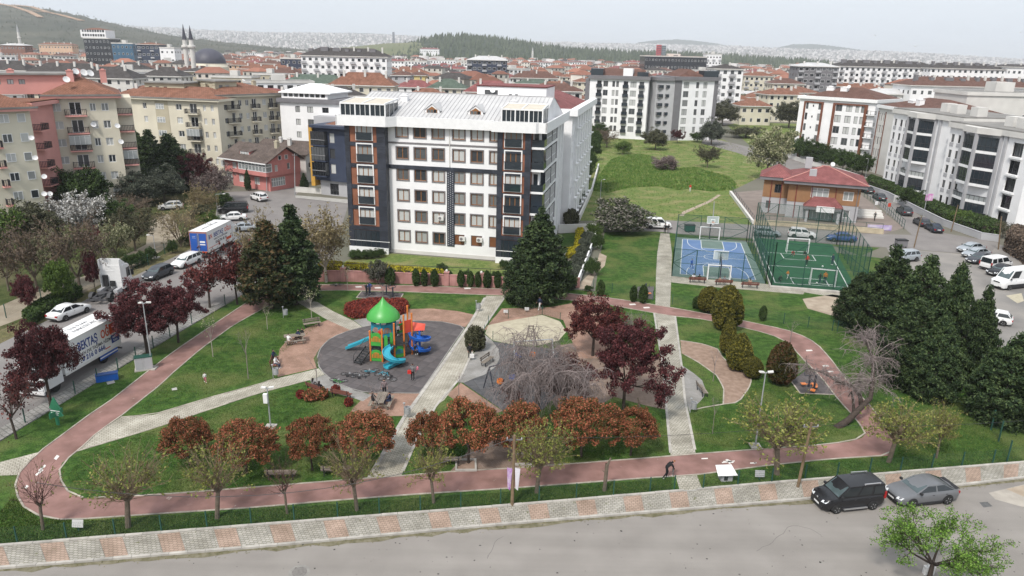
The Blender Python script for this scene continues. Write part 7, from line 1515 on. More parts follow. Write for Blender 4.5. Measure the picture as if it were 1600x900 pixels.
for a in[('brown block with a grey roof at the foot of the hill',0,38,70,-700,4,'brown','grey',1.5),('peach block with red roof left of the black tower',60,112,69,-800,4,'peach','red'),('white columned hall with a flat roof before the black tower',52,112,84,13,3,'white','white',0,18),('low white hall at the picture edge',-30,18,87,10,2,'white','flat',0),('long white hall with red roof behind the dark shingle roofs',118,205,83,12,3,'off','brown',2,15),('teal glass office block beside the black tower',174,207,68,-600,5,'blue','flat',0),('navy and white office block',213,247,69,-590,5,'navy','red',1.5,14,2),('small white office block beside the navy office',249,272,75,-560,4,'white','flat',0),('yellow house below the minarets',262,291,94,11,3,'yellow','red'),('cream house with red roof before the yellow house',246,268,96,9,3,'off','red'),('dark shingled block behind the pink penthouse',40,148,113,15,5,'cream','dark',4),('cream block with broad dark shingle roof',120,206,121,15,5,'off','dark',4),('cream block with dark shingle roof before the mosque',222,282,118,15,5,'off','dark',3.5),('dark shingled block beside the cream penthouse',172,222,108,15,5,'creamd','dark',3.5),('dark shingled block at the picture edge',-60,40,108,15,5,'off','dark',4),('flat dark roofed block before the dome',285,322,111,15,4,'creamd','dark',2),('cream block with grey flat roof and penthouse',330,392,121,14,4,'creamd','flat',0),('cream block with flat roof behind the stacked balconies',395,440,117,14,4,'creamd','flat',0),('terracotta roofed block beside the dome',356,402,101,14,4,'peach','red'),('terracotta roofed block farther beside the dome',366,420,94,13,4,'cream','red'),('large terracotta roofed block before the white hotel',372,455,107,14,4,'peach','red',2.5),('navy and white villa block',438,472,92,20,5,'navy','flat',0),('white slab block with a dark green roof',470,604,86,23.5,6,'white','dark',4,16,1),('green roofed house with dormers',441,540,129,13,4,'peach','green',3.5),('large terracotta roofed cream block behind the grey sheet roof',515,614,132,14.5,4,'cream','red',4.5),('yellow gabled block behind the grey sheet roof',638,664,117,14,4,'yellow','brown',2),('grey white narrow block beside the yellow gable',612,640,117,16,5,'grey','brown',2),('dark green roofed block behind the dormers',668,728,137,13,4,'cream','green',3.5),('crimson roofed block with arched dormers',726,806,143,13,4,'brown','crimson',4),('navy and white six-storey block in mid town',730,792,93,22,6,'navy','grey',2.5,14,2),('white school on the slope of the forest hill',656,686,76,-1350,3,'white','crimson',2),('white block before the forest hill',668,712,94,16,4,'white','flat',0,12,1),('second white block before the forest hill',711,734,95,15,4,'off','flat',0),('white terrace behind the white slab block',602,636,95,15,4,'white','crimson',2),('row of crimson roofed houses',640,730,106,12,3,'off','crimson',3),('terracotta roofed villa below the crimson row',610,668,113,12,3,'peach','red',3),('brown roofed block behind the white penthouse',800,872,121,14,4,'off','brown',3.5),('green roofed house behind the white penthouse',806,868,130,12,4,'cream','green',2),('long white block in front of the wood',829,864,97,15,4,'white','crimson',1,12,1),('second long white block in front of the wood',864,917,96,15.5,4,'white','crimson',1,12,1),('white crimson roofed villas',872,914,105,12,3,'white','crimson',2),('white block with brown roof behind the seven-storey tower',975,1016,97,17,5,'white','crimson',2,12,1),('dark long hall with orange roof deck',1008,1105,88,-700,4,'black','orange',0,30),('white offices beside the long dark hall',1104,1128,85,-760,5,'white','flat',0,14,1),('white tower with brown centre strip behind the grey tower',1117,1162,107,22.5,7,'white','dark',2,14,1),('terracotta roofed cream block beside the brown strip tower',1164,1210,118,16,4,'cream','red',2.5,12,1),('old terracotta house with broad roof',1134,1172,155,8,2,'cream','red',3),('old terracotta house beside the meadow',1158,1206,165,8,2,'cream','red',3),('old terracotta house behind the meadow trees',1170,1216,152,8,2,'peach','red',3),('cream block with brown roof before the dark balcony block',1208,1257,130,15,4,'cream','brown',2.5,12,1),('small crimson roofed house by the olive tree',1196,1226,156,7,2,'cream','brown',2.5),('dark and white balcony block',1248,1311,103,-420,7,'dark','grey',2,14,2),('red roofed houses with white gables',1284,1362,134,12,3,'off','red',3.5),('grey roofed block behind the brown tile roofs',1357,1430,146,14,4,'off','grey',2),('long brown roofed hall behind the balcony blocks',1425,1640,133,18,3,'white','brown',3.5,16),('white blank wall block beside the balcony blocks',1512,1660,149,20.5,2,'off','flat',0,14),('low white hall behind the long white block',1566,1640,104,-430,4,'white','dark',1.5,20)]:
 town(*a)
t=town('very long white seven-storey block on the skyline',1312,1470,103,-440,7,'white','dark',3.5,18,1);t=town('white wing of the skyline block',1455,1572,106,-430,7,'white','dark',3,18,0)
def tower_hill():
 p,q=DP(130,60,640),DP(171,61,640);f=Frame((p.x,p.y),(q.x,q.y));t=thing('office_tower','black glass tower topped by a white storey and red roof under the hill','tower',(*f.p,0),f.a);W=f.L
 for nm,me in townparts(W,18,p.z-0,6,TW['black'],M_FLAT,0):
  (lambda o:o.__setitem__('kind','stuff')if nm=='windows' else None)(link(nm,me,t))
 z=p.z+0.9;zz=DP(150,47,640).z;u=MB();u.box(-2,W-3,0.5,16,z,zz);u.build('upper_storeys',M_WHITE,t)
 w=MB()
 for k in range(2):
  for i in range(9):x=-0.5+i*(W-3)/9;w.box(x,x+1.6,0.4,0.49,z+1+k*3.6,z+3+k*3.6)
 o=w.build('windows',M_GLASSD,t);o['kind']='stuff';hip(t,'roof',M_TILE,-1,W-4,0.5,15,zz+0.1,1.8)
tower_hill()
def mosque():
 p=DP(327,100,420);t=thing('mosque','mosque with a grey lead dome on a pale drum','mosque',(p.x,p.y,0));zd=p.z
 m=MB();m.lathe([(10.5,zd-9),(10.5,zd-1.5),(9.5,zd),(9.5,zd+0.4)],24);m.build('drum',TW['cream'],t);m=MB();m.box(-12,12,-12,12,0,zd-8.5);m.build('prayer_hall',TW['cream'],t)
 m=MB();m.lathe([(9.3*math.cos(a),zd+0.42+8.2*math.sin(a))for a in np.linspace(0,1.5,10)],24);sharp(m.build('dome',mat('lead_dome',(0.065,0.065,0.085),0.5,0.15,0.3),t).data,60)
 m=MB();[m.box(9.5*math.cos(a)-0.5,9.5*math.cos(a)+0.5,9.5*math.sin(a)-0.5,9.5*math.sin(a)+0.5,zd-5,zd-2)for a in np.linspace(0,6.28,16)];o=m.build('windows',M_GLASSD,t);o['kind']='stuff'
 for k,(x,yb,yt,ym)in enumerate([(293,62,38,106),(303,62,40,106)]):
  g=DP(x,ym,400-k*6);zb,zt=DP(x,yb,400-k*6).z,DP(x,yt,400-k*6).z;t2=thing('minaret',['slim minaret with dark spire, taller of the pair beside the dome','slim minaret with dark spire closest to the dome'][k],'minaret',(g.x,g.y,0))
  m=MB();m.lathe([(1.7,0),(1.7,6),(1.25,7),(1.2,zb-4.5),(2.0,zb-4),(2.0,zb-3),(1.2,zb-2.8),(1.1,zb)],12);m.build('shaft',M_OFFW,t2);m=MB();m.lathe([(1.35,zb),(1.1,zb+0.6),(0.05,zt)],12);m.build('spire',mat('dark_spire',(0.05,0.05,0.065),0.5),t2)
 for x,yb,yt,dep,lb in[(31,66,38,900,'far white minaret under the hill'),(832,90,73,1300,'far white minaret before the wood')]:
  g=DP(x,yb,dep);zt=DP(x,yt,dep).z;t2=thing('minaret',lb,'minaret',(g.x,g.y,0));m=MB();m.lathe([(2.0,0),(1.6,zt*0.65),(2.4,zt*0.66),(1.5,zt*0.68),(1.4,zt*0.8)],10);m.build('shaft',M_OFFW,t2);m=MB();m.lathe([(1.5,zt*0.8),(0.05,zt)],10);m.build('spire',M_LGREY,t2)
mosque()
for x0,x1,yt,c,lb in[(1027,1034,70,(0.42,0.05,0.06),'far red office tower on the skyline'),(1035,1041,71,(0.16,0.19,0.21),'far grey office tower beside the red one'),(613,616,50,(0.14,0.15,0.18),'far dark slab tower on the skyline')]:
 p,q=DP(x0,yt,1500 if x0>700 else 3500),DP(x1,yt,1500 if x0>700 else 3500);t=thing('office_tower',lb,'tower',(p.x,p.y,0));W=q.x-p.x;m=MB();m.box(0,W,0,W,0,p.z);m.build('wall',mat('tower_'+str(x0),c,0.6,0.1,0.1),t);m=MB();[m.box(0.2,W-0.2,-0.1,-0.01,z,z+1.2)for z in np.arange(3,p.z-2,3.6)];o=m.build('windows',M_GLASSD,t);o['kind']='stuff'
TS=[]
for k,(W,D,h,n,w,rf,rise,st,lb)in enumerate([(16,12,12,4,'cream','red',2.6,0,'cream block with terracotta hip roof in the distant town'),(20,12,14,4,'off','brown',2.6,1,'white balcony block with brown hip roof in the distant town'),(14,11,9,3,'peach','red',2.4,0,'small peach house with terracotta roof in the distant town'),(24,13,15,5,'white','flat',0,2,'white flat roofed block in the distant town'),(18,13,12,4,'white','crimson',2.8,0,'white block with crimson hip roof in the distant town'),(15,12,12,4,'off','dark',3,0,'pale block with dark hip roof in the distant town'),(34,18,8,2,'white','grey',1.2,0,'long low hall with grey sheet roof in the distant town')]):
 TS.append((townparts(W,D,h,n,TW[w],RF[rf],rise,st),lb,W))
placed=[(o.location.x,o.location.y,22)for o in COL.objects if o.type=='EMPTY' and o.get('category')in('apartment block','house','mosque','tower','public building')]
rt=random.Random(21);n_=0;tries=0
while n_<285 and tries<9000:
 tries+=1;dep=240+rt.random()**1.4*1300;px=rt.uniform(-60,1660);g=DP(px,450,dep)
 if any((g.x-x)**2+(g.y-y)**2<r*r for x,y,r in placed):continue
 if 850<px<1250 and dep<340 or px>1180 and dep<330 or 880<px<1100 and 900<dep:continue
 parts,lb,W=TS[rt.choices(range(7),[26,18,16,8,20,9,3])[0]];placed.append((g.x,g.y,W*0.75+4));t=thing('town_block',lb,'apartment block',(g.x,g.y,0),rt.uniform(-0.5,0.5),lb.split(' in the')[0]+'s')
 for nm,me in parts:
  o=link(nm,me,t)
  if nm in('windows','balconies','rooftop_unit'):o['kind']='stuff'
 n_+=1
for i in range(230):
 dep=215+rt.random()**1.5*1100;px=rt.uniform(-40,1640);g=DP(px,450,dep)
 if any((g.x-x)**2+(g.y-y)**2<(r*0.5)**2 for x,y,r in placed):continue
 if 880<px<1240 and dep<330:continue
 k=rt.choice(['broad_green','broad_olive','broad_green','bare_brown','conifer','broad_bright']);s=rt.uniform(6,11)
 plant(k,(g.x,g.y),s,s*(0.8 if k!='conifer' else 0.4),'tree standing between the houses of the distant town',group='trees among the distant houses')
def ridge_mesh(name,prof,d_base,d_ridge,m,rough=0.0,back=0.35,nx=120,nt=16,kind='structure',seed=0):
 r=np.random.default_rng(seed);X=[p[0]for p in prof];Y=[p[1]for p in prof];V=[]
 for i in range(nx):
  px=X[0]+(X[-1]-X[0])*i/(nx-1);py=np.interp(px,X,Y);rp=DP(px,py,d_ridge);b=DP(px,py,d_base)
  for j in range(nt+5):
   if j<=nt:t=j/nt;s=t*t*(3-2*t);p=(b.x+(rp.x-b.x)*t,b.y+(rp.y-b.y)*t,-1+(rp.z+1)*(0.35*t+0.65*s)+r.normal()*rough*(t>0.1))
   else:t=(j-nt)/5;p=(rp.x*(1+back*t),rp.y*(1+back*t),rp.z*(1-t*t)-2*t)
   V.append(p)
 k=nt+5+1-1;F=[(i*k+j,(i+1)*k+j,(i+1)*k+j+1,i*k+j+1)for i in range(nx-1)for j in range(k-1)];V=np.array(V);o=link(name,fastmesh(name,V,np.array(F),m,True));o['kind']=kind;return V.reshape(nx,k,3),X
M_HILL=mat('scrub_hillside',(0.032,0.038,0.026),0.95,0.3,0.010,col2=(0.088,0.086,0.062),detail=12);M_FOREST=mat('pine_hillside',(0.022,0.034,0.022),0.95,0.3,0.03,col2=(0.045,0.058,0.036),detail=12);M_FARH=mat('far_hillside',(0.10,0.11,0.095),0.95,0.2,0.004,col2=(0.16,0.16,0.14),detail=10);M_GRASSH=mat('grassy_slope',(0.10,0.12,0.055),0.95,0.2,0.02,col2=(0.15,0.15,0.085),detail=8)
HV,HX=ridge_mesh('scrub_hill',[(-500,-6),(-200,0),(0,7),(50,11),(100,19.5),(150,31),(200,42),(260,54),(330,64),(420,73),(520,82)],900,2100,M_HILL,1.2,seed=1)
def drape(name,pix,w,m):
 mb=MB();P=[]
 for px,t in pix:
  i=(px-HX[0])/(HX[-1]-HX[0])*119;a=HV[int(i)]*(1-i%1)+HV[min(119,int(i)+1)]*(i%1);j=t*16;q=a[int(j)]*(1-j%1)+a[min(16,int(j)+1)]*(j%1);P.append(Vector(q)+Vector((0,-2,2.2)))
 for a,b in zip(P,P[1:]):mb.bar(a,b,w,1.5)
 struct(name,mb,m)
M_TRACK=mat('hill_track',(0.33,0.22,0.15),0.95,0.2,0.05)
drape('hill_track',[(-5,0.97),(20,0.86),(45,0.72),(62,0.62)],12,M_TRACK);drape('hill_track',[(22,0.97),(50,0.88),(75,0.78),(95,0.76),(128,0.70)],12,M_TRACK);drape('hill_track',[(48,0.74),(80,0.76)],8,M_TRACK)
FP=[(120,42),(200,42),(300,47),(400,52),(500,53),(600,55),(700,61),(800,66),(900,68),(960,69),(1150,73),(1200,76),(1400,82),(1500,88),(1600,94),(1800,104)]
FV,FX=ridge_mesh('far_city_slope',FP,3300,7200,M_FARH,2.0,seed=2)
ridge_mesh('far_hill',[(960,74),(1000,66),(1030,62.5),(1060,61.5),(1090,64),(1120,68),(1150,74),(1170,78)],6200,8200,M_FOREST,2,seed=3);ridge_mesh('far_hill',[(1195,82),(1215,74),(1240,69),(1275,69),(1310,73),(1345,78),(1375,86)],6000,7600,M_FOREST,2,seed=4);ridge_mesh('far_hill',[(500,52),(550,51),(600,53),(640,57)],7400,9000,M_FOREST,2,seed=5)
FO,FOX=ridge_mesh('forest_hill',[(600,82),(640,71),(665,63),(690,57.5),(720,56),(760,60),(800,65),(850,73),(900,79),(960,82),(1050,84),(1130,88),(1240,95),(1300,100)],1150,1750,M_FOREST,1.0,seed=6)
ridge_mesh('grassy_hill',[(520,76),(560,72),(600,68),(650,66),(690,72),(720,80)],1250,1640,M_GRASSH,0.5,seed=7)
r=np.random.default_rng(9)
def cones(name,pts,h,m):
 V=[];F=[]
 for k,p in enumerate(pts):
  hh=h*r.uniform(0.6,1.3);w=hh*0.28;o=len(V);V+=[(p[0]+w*math.cos(a),p[1]+w*math.sin(a),p[2]-1)for a in(0.3,1.9,3.4,4.9)]+[(p[0]+w*0.3,p[1],p[2]+hh)];F+=[(o+i,o+(i+1)%4,o+4)for i in range(4)]
 o=link(name,fastmesh(name,np.array(V),np.array(F),m));o['kind']='stuff'
i,j=r.integers(0,119,5000),r.integers(2,18,5000);cones('pine_wood',FO[i,j]+r.normal(size=(5000,3))*[9,9,0],9,leafmat('pine_far',[(0.03,0.042,0.027),(0.05,0.064,0.04),(0.07,0.085,0.055)],clump=0.02))
i,j=r.integers(0,119,5000),r.integers(1,17,5000);cones('hill_scrub',HV[i,j]+r.normal(size=(5000,3))*[14,14,0],3.5,leafmat('scrub_far',[(0.045,0.052,0.035),(0.065,0.07,0.048),(0.085,0.088,0.062)],clump=0.02))
pts=[]
for k in range(2600):px=r.uniform(-50,1650);g=DP(px,450,r.uniform(1200,3400)if r.random()<0.7 else r.uniform(700,1200));pts.append((g.x,g.y,0))
cones('far_wood',pts,11,MATS['pine_far'])
def boxes(name,P,s,m):
 V,F,mi=[],[],[]
 for p in P:
  w,d,h=r.uniform(0.7,1.6)*s,r.uniform(0.7,1.3)*s,r.uniform(0.6,1.8)*s*0.8;o=len(V)
  V+=[(p[0]+x*w,p[1]+y*d,p[2]-4+z*(h+4))for z in(0,1)for x,y in((0,0),(1,0),(1,1),(0,1))];F+=[(o,o+1,o+5,o+4),(o+1,o+2,o+6,o+5),(o+2,o+3,o+7,o+6),(o+3,o,o+4,o+7),(o+4,o+5,o+6,o+7)];mi+=[0]*4+[1 if r.random()<0.45 else 0]
 o=link(name,fastmesh(name,np.array(V),np.array(F),m,mi=mi));o['kind']='stuff'
MC=[mat('far_walls',(0.34,0.325,0.32),0.9,0.1,0.1,island=0.6),mat('far_roofs',(0.34,0.16,0.12),0.9,0.1,0.1,island=0.3)]
i,j=r.integers(0,119,15000),r.integers(0,17,15000);boxes('far_city',FV[i,j]+r.normal(size=(15000,3))*[40,60,0],10,MC)
pts=[]
for k in range(3000):px=r.uniform(-50,1700);g=DP(px,450,r.uniform(1250,3400));pts.append((g.x,g.y,0))
boxes('far_suburb',[p for p in pts],12,MC)
V,F,mi=[],[],[];rq=random.Random(5)
for k in range(2600):
 px=rq.uniform(-60,1660);g=DP(px,450,330+rq.random()**1.2*1500)
 if any((g.x-x)**2+(g.y-y)**2<(q*0.8)**2 for x,y,q in placed)or 860<px<1240 and g.y<420:continue
 placed.append((g.x,g.y,13));w,d,h,a,rr=rq.uniform(8,17),rq.uniform(8,12),rq.choice([6,9,9,12,12,15]),rq.uniform(-.6,.6),rq.uniform(1.5,3);o=len(V);c_,s_=math.cos(a),math.sin(a)
 P=[(x*w/2,y*d/2,z)for z in(0,h)for x,y in((-1,-1),(1,-1),(1,1),(-1,1))]+[(x*w*.54,y*d*.54,h+.05)for x,y in((-1,-1),(1,-1),(1,1),(-1,1))]+[(-w*.2,0,h+rr),(w*.2,0,h+rr)]
 f=[(0,1,5,4),(1,2,6,5),(2,3,7,6),(3,0,4,7),(8,9,13,12),(10,11,12,13),(9,10,13,13),(11,8,12,12)];m_=[0]*4+[rq.choice([1,1,1,2])]*4;m_[5:]=[m_[4]]*3
 fl=h//3
 for z in range(fl):
  for q in range(int(w/3)):x=-w/2+1.5+q*(w-3)/max(1,int(w/3)-1);n0=len(P);P+=[(x-.6,-d/2-.05,z*3+1),(x+.6,-d/2-.05,z*3+1),(x+.6,-d/2-.05,z*3+2.4),(x-.6,-d/2-.05,z*3+2.4)];f.append((n0,n0+1,n0+2,n0+3));m_.append(3)
 V+=[(g.x+x*c_-y*s_,g.y+x*s_+y*c_,z)for x,y,z in P];F+=[tuple(i+o for i in q)for q in f];mi+=m_
mm=MB();mm.v,mm.f,mm.m=V,[tuple(dict.fromkeys(q))for q in F],mi
mm.build('distant_houses',[mat('town_walls',(0.52,0.49,0.44),0.9,0.1,0.1,island=0.28),mat('town_roofs',(0.22,0.10,0.07),0.9,0.15,0.1,island=0.35),M_TILED,M_GLASSD])['kind']='stuff'
for x,y,lb in[(1367,55.5,'gull over the long white block, higher one'),(1430,72.5,'gull low over the long white block'),(1594,51,'gull at the picture edge')]:
 p=DP(x,y,170);m=MB();m.tube([(-0.35,0,0),(0,0,0.03),(0.3,0,0)],[0.03,0.09,0.03],6);t=thing('gull',lb,'bird',p,0.4);m.build('body',M_WHITEP,t)
 for s in(-1,1):m=MB();m.add([(-0.05,0.05*s,0.03),(0.12,0.05*s,0.03),(0.06,0.45*s,0.18),(-0.2,0.85*s,0.06),(-0.12,0.45*s,0.16)],[(0,1,2,4),(4,2,3)]);m.build('wing',M_LGREY,t)
hz=MB();hz.box(-9500,9500,-120,9900,-1.5,185)
mh=bpy.data.materials.new('haze_air');mh.use_nodes=True;nh=mh.node_tree.nodes;nh.remove(nh['Principled BSDF']);pv=nh.new('ShaderNodeVolumePrincipled');pv.inputs['Color'].default_value=(0.93,0.96,1.0,1);pv.inputs['Density'].default_value=0.00012;pv.inputs['Anisotropy'].default_value=0.0
mh.node_tree.links.new(pv.outputs[0],nh['Material Output'].inputs['Volume']);ho=hz.build('haze',mh);ho['kind']='stuff'
# PLAYGROUND, COURTS, FENCES, FURNITURE
C_={k:mat('play_'+k,v,0.4,0.08,1.5,spec=0.5)for k,v in{'green':(0.05,0.30,0.05),'dgreen':(0.045,0.26,0.04),'teal':(0.02,0.26,0.36),'blue':(0.012,0.10,0.42),'orange':(0.58,0.17,0.035),'red':(0.55,0.06,0.03),'black':(0.03,0.03,0.032),'cyan':(0.03,0.30,0.40)}.items()}
M_GPOST=mat('green_steel',(0.018,0.065,0.05),0.6,0.15,3);M_STEEL=mat('galvanised_steel',(0.33,0.34,0.35),0.5,0.1,3,metal=0.2);M_WOODG=mat('grey_wood',(0.20,0.17,0.14),0.85,0.2,5,obj=0.15);M_WOODR=mat('red_brown_wood',(0.16,0.06,0.045),0.7,0.15,4,obj=0.12);M_DSTEEL=mat('dark_steel',(0.03,0.035,0.05),0.5,0.1,3)
def play_tower():
 p=G(600,545);t=thing('climbing_frame','multicoloured climbing frame with green domed roof and three slides','climbing frame',(p.x,p.y,0.04),R(8));t.scale=(1,1,0.9)
 def L_(x,y,z=0.0):g=G(x,y,z);d=g-Vector((p.x,p.y,0));c,s=math.cos(R(8)),math.sin(R(8));return Vector((d.x*c+d.y*s,-d.x*s+d.y*c,z))
 def post(v,h,c='orange'):
  m=MB();m.tube([(v.x,v.y,0),(v.x,v.y,h)],0.085,8);m.lathe([(0.1,h),(0.09,h+0.07),(0.02,h+0.1)],8,(v.x,v.y,0));m.build('post',C_[c],t)
 def panel(a,b,z0,z1,c,win=None,name='panel',arch=True):
  a,b=Vector((a.x,a.y,0)),Vector((b.x,b.y,0));d=(b-a);w=d.length;d.normalize();n=Vector((d.y,-d.x,0))*0.03;m=MB();prof=[(0.09,z0),(w-0.09,z0),(w-0.09,z1-(0.25 if arch else 0))]+([(w*0.75,z1-0.05),(w*0.5,z1),(w*0.25,z1-0.05)]if arch else[])+[(0.09,z1-(0.25 if arch else 0))]
  k=len(prof);vs=[a+d*u+Vector((0,0,z))+n for u,z in prof]+[a+d*u+Vector((0,0,z))-n for u,z in prof];m.add(vs,[tuple(range(k)),tuple(range(2*k-1,k-1,-1))]+[(i,k+i,k+(i+1)%k,(i+1)%k)for i in range(k)]);o=m.build(name,C_[c],t)
  if win:
   zc=(z0+z1)/2;r=min(w,z1-z0)*0.30;m=MB();n2=n*1.5;pr=[(w/2-r*1.2,zc-r*0.8),(w/2+r*1.2,zc-r*0.8),(w/2+r*1.2,zc+r*0.2),(w/2+r*0.7,zc+r*0.8),(w/2,zc+r),(w/2-r*0.7,zc+r*0.8),(w/2-r*1.2,zc+r*0.2)];m.add([a+d*u+Vector((0,0,z))+n2 for u,z in pr],[tuple(range(7))]);m.add([a+d*u+Vector((0,0,z))-n2 for u,z in pr],[tuple(range(6,-1,-1))]);m.build('window',C_[win],o)
   m=MB()
   for q in range(-2,3):u=w/2+q*r*0.42;m.bar(a+d*u+Vector((0,0,zc-r*0.75))+n2*1.2,a+d*u+Vector((0,0,zc+r*0.75))+n2*1.2,0.05)
   m.build('window_bar',C_['dgreen' if c=='green' else c],o)
 A1,A2,A3_,A4=L_(579.5,564.5),L_(598,566),L_(617,561),L_(632,557.5)
 dpt=Vector((0.15,2.4,0));B1,B2,B3,B4=A1+dpt,A2+dpt,A3_+dpt,A4+dpt+Vector((0.2,0,0))
 for v,h in((A1,3.3),(A2,3.6),(A3_,3.9),(A4,4.6),(B4,4.7),(B1,3.3),(A4+Vector((0.75,0.5,0)),4.6)):post(v,h)
 roofc=(A1+A3_+B1+B3)/4+Vector((0.0,1.2,0));rc=[roofc+Vector((1.15*math.cos(a),1.15*math.sin(a),0))for a in np.arange(6)*1.0472+0.3]
 for v in rc:post(v,3.95,'teal')
 m=MB();m.lathe([(1.62,3.75),(1.55,4.1),(1.25,4.55),(0.85,4.95),(0.45,5.35),(0.18,5.75),(0.02,6.05)],16,tuple(roofc));sharp(m.build('dome_roof',C_['green'],t).data,25)
 for(a,b,z)in((A1,B2,1.35),(A3_,B4,1.7)):m=MB();m.box(a.x,b.x,a.y,b.y,z-0.1,z);m.build('deck',C_['black'],t)
 m=MB();m.lathe([(1.3,1.7),(1.3,1.82)],6,tuple(roofc));m.build('deck',C_['black'],t);m=MB();m.box(A2 .x,B3 .x,A2 .y+0.2,B3 .y,1.5,1.6);m.build('deck',C_['black'],t)
 panel(A1,A2,0.05,1.3,'green','orange');panel(A1,A2,1.75,3.2,'green','orange');panel(A3_,A4,0.05,1.35,'green','blue');panel(rc[4],rc[5],1.9,3.3,'teal','orange',arch=False);panel(rc[3],rc[4],1.9,3.3,'teal','orange',arch=False);panel(rc[2],rc[3],1.9,3.2,'teal','orange',arch=False);panel(rc[0],rc[1],1.9,3.2,'teal',None,arch=False)
 panel(B3,B4,1.8,2.9,'green','red');panel(A2+Vector((0.1,0.1,0)),A2+Vector((0.6,0.1,0)),1.5,2.9,'green');panel(A3_-Vector((0.5,-0.1,0)),A3_-Vector((0.05,-0.1,0)),1.5,2.9,'green');panel(B1,A1,1.6,2.6,'green');panel(A4,A4+Vector((0.75,0.5,0)),2.6,4.0,'red',arch=False)
 m=MB()
 for k in range(9):m.box(A3_.x+0.1,A4 .x-0.1,A3_.y-0.02,A3_.y+0.02,1.75+k*0.09,1.79+k*0.09)
 m.build('railing',C_['black'],t)
 m=MB();e=L_(655,552)+Vector((0,0.5,0));f0=A4+Vector((0.75,0.5,0));m.bar(f0+Vector((0,0,2.0)),e+Vector((0,0,1.95)),0.9,0.08);m.build('bridge',C_['black'],t)
 m=MB();[m.bar(f0 .lerp(e,k/6)+Vector((0,s,2.0)),f0 .lerp(e,k/6)+Vector((0,s,2.6)),0.04)for k in range(7)for s in(-0.45,0.45)];m.build('railing',C_['black'],t)
 m=MB();m.add([f0+Vector((0,0.1,2.6)),f0+Vector((1.2,0.2,2.6)),f0+Vector((1.3,0.5,3.2)),f0+Vector((0.1,0.6,3.4))],[(0,1,2,3)]);m.add([f0+Vector((0,0.14,2.6)),f0+Vector((1.2,0.24,2.6)),f0+Vector((1.3,0.54,3.2)),f0+Vector((0.1,0.64,3.4))],[(3,2,1,0)]);m.build('side_shield',C_['red'],t)
 def chute(path,w,c,name='slide'):
  P=[Vector(q)for q in path];V=[];F=[]
  for i,q in enumerate(P):
   d=(P[min(i+1,len(P)-1)]-P[max(i-1,0)]);d.z=0;d.normalize();s=Vector((d.y,-d.x,0));pr=[(-w/2-0.06,0.30),(-w/2,0.32),(-w/2+0.05,0.08),(0,0.0),(w/2-0.05,0.08),(w/2,0.32),(w/2+0.06,0.30),(w/2,-0.02),(0,-0.10),(-w/2,-0.02)];V+=[q+s*u+Vector((0,0,z))for u,z in pr]
  n=10;F=[(i*n+j,i*n+(j+1)%n,(i+1)*n+(j+1)%n,(i+1)*n+j)for i in range(len(P)-1)for j in range(n)];m=MB();m.add(V,F);m.add(V[:n],[tuple(range(n-1,-1,-1))]);m.add(V[-n:],[tuple(range(n))]);o=m.build(name,C_[c],t);sharp(o.data,50);return o
 s0=B1+Vector((-0.3,-0.3,0));s1=L_(542,547);chute([s0 .lerp(s1,q)+Vector((0,0,1.35*(1-q)**1.1+0.16))for q in np.linspace(0.0,1,9)],0.62,'cyan')
 c0=(A2+A3_)/2+Vector((0.55,-1.25,0));chute([c0+Vector((math.cos(a)*0.72,math.sin(a)*0.72,0.16+1.5*(1-k/17)))for k,a in enumerate(np.linspace(1.9,1.9+5.1,18))]+[c0+Vector((-0.75,-0.85,0.14))],0.6,'cyan')
 c1=L_(656,552);chute([c1+Vector((math.cos(a)*0.72,math.sin(a)*0.72,0.2+2.0*(1-k/29)))for k,a in enumerate(np.linspace(2.6,2.6+10.6,30))],0.66,'blue');m=MB();m.tube([c1,c1+Vector((0,0,2.6))],0.11,8);m.build('post',C_['blue'],t)
 a,b=L_(558,570),A1+Vector((-0.15,0.5,0));m=MB();n=6;side=Vector((b.y-a.y,a.x-b.x,0)).normalized()*0.42
 for i in range(n):q=a.lerp(b,(i+0.5)/n);st=MB();st.bar(q-side+Vector((0,0,0.2+1.15*i/n)),q+side+Vector((0,0,0.2+1.15*i/n)),0.28,0.05);st.build('step',C_['black'],t)
 for s in(-1,1):m.bar(a+side*s+Vector((0,0,0.1)),b+side*s+Vector((0,0,1.35)),0.06,0.16);m.bar(a+side*s+Vector((0,0,0.9)),b+side*s+Vector((0,0,2.2)),0.04);m.bar(a+side*s,a+side*s+Vector((0,0,0.9)),0.04)
 m.build('stair_rail',C_['black'],t)
play_tower()
def swing(label,pa,pb,h,seats,c='orange'):
 a,b=G(*pa),G(*pb);t=thing('swing',label,'swing',a);d=(b-a);n=Vector((-d.y,d.x,0)).normalized();m=MB();m.tube([Vector((0,0,h)),d+Vector((0,0,h))],0.06,8);m.build('crossbar',M_DSTEEL if h>2.2 else M_STEEL,t)
 for e in(Vector(),d):
  for s in(-1,1):m=MB();m.tube([e+n*s*0.8,e+Vector((0,0,h))],0.05,6);m.build('leg',M_DSTEEL if h>2.2 else M_STEEL,t)
 for k,(u,col)in enumerate(seats):
  q=d*u;m=MB();m.lathe([(0.26,0.45),(0.30,0.55),(0.27,0.85),(0.24,0.85),(0.24,0.5),(0.02,0.48)],10,tuple(q));so=m.build('seat',C_[col],t);m=MB()
  for s in(-0.22,0.22):m.bar(q+d.normalized()*s+Vector((0,0,0.85)),q+d.normalized()*s+Vector((0,0,h)),0.02)
  m.build('chain',M_STEEL,so)
swing('dark swing frame with orange seat on the slate rubber floor',(764,612),(812,596),2.3,[(0.35,'orange'),(0.75,'blue')]);swing('swing frame with blue and orange seats below the sandpit',(802,566),(862,562),2.1,[(0.12,'blue'),(0.5,'orange')])
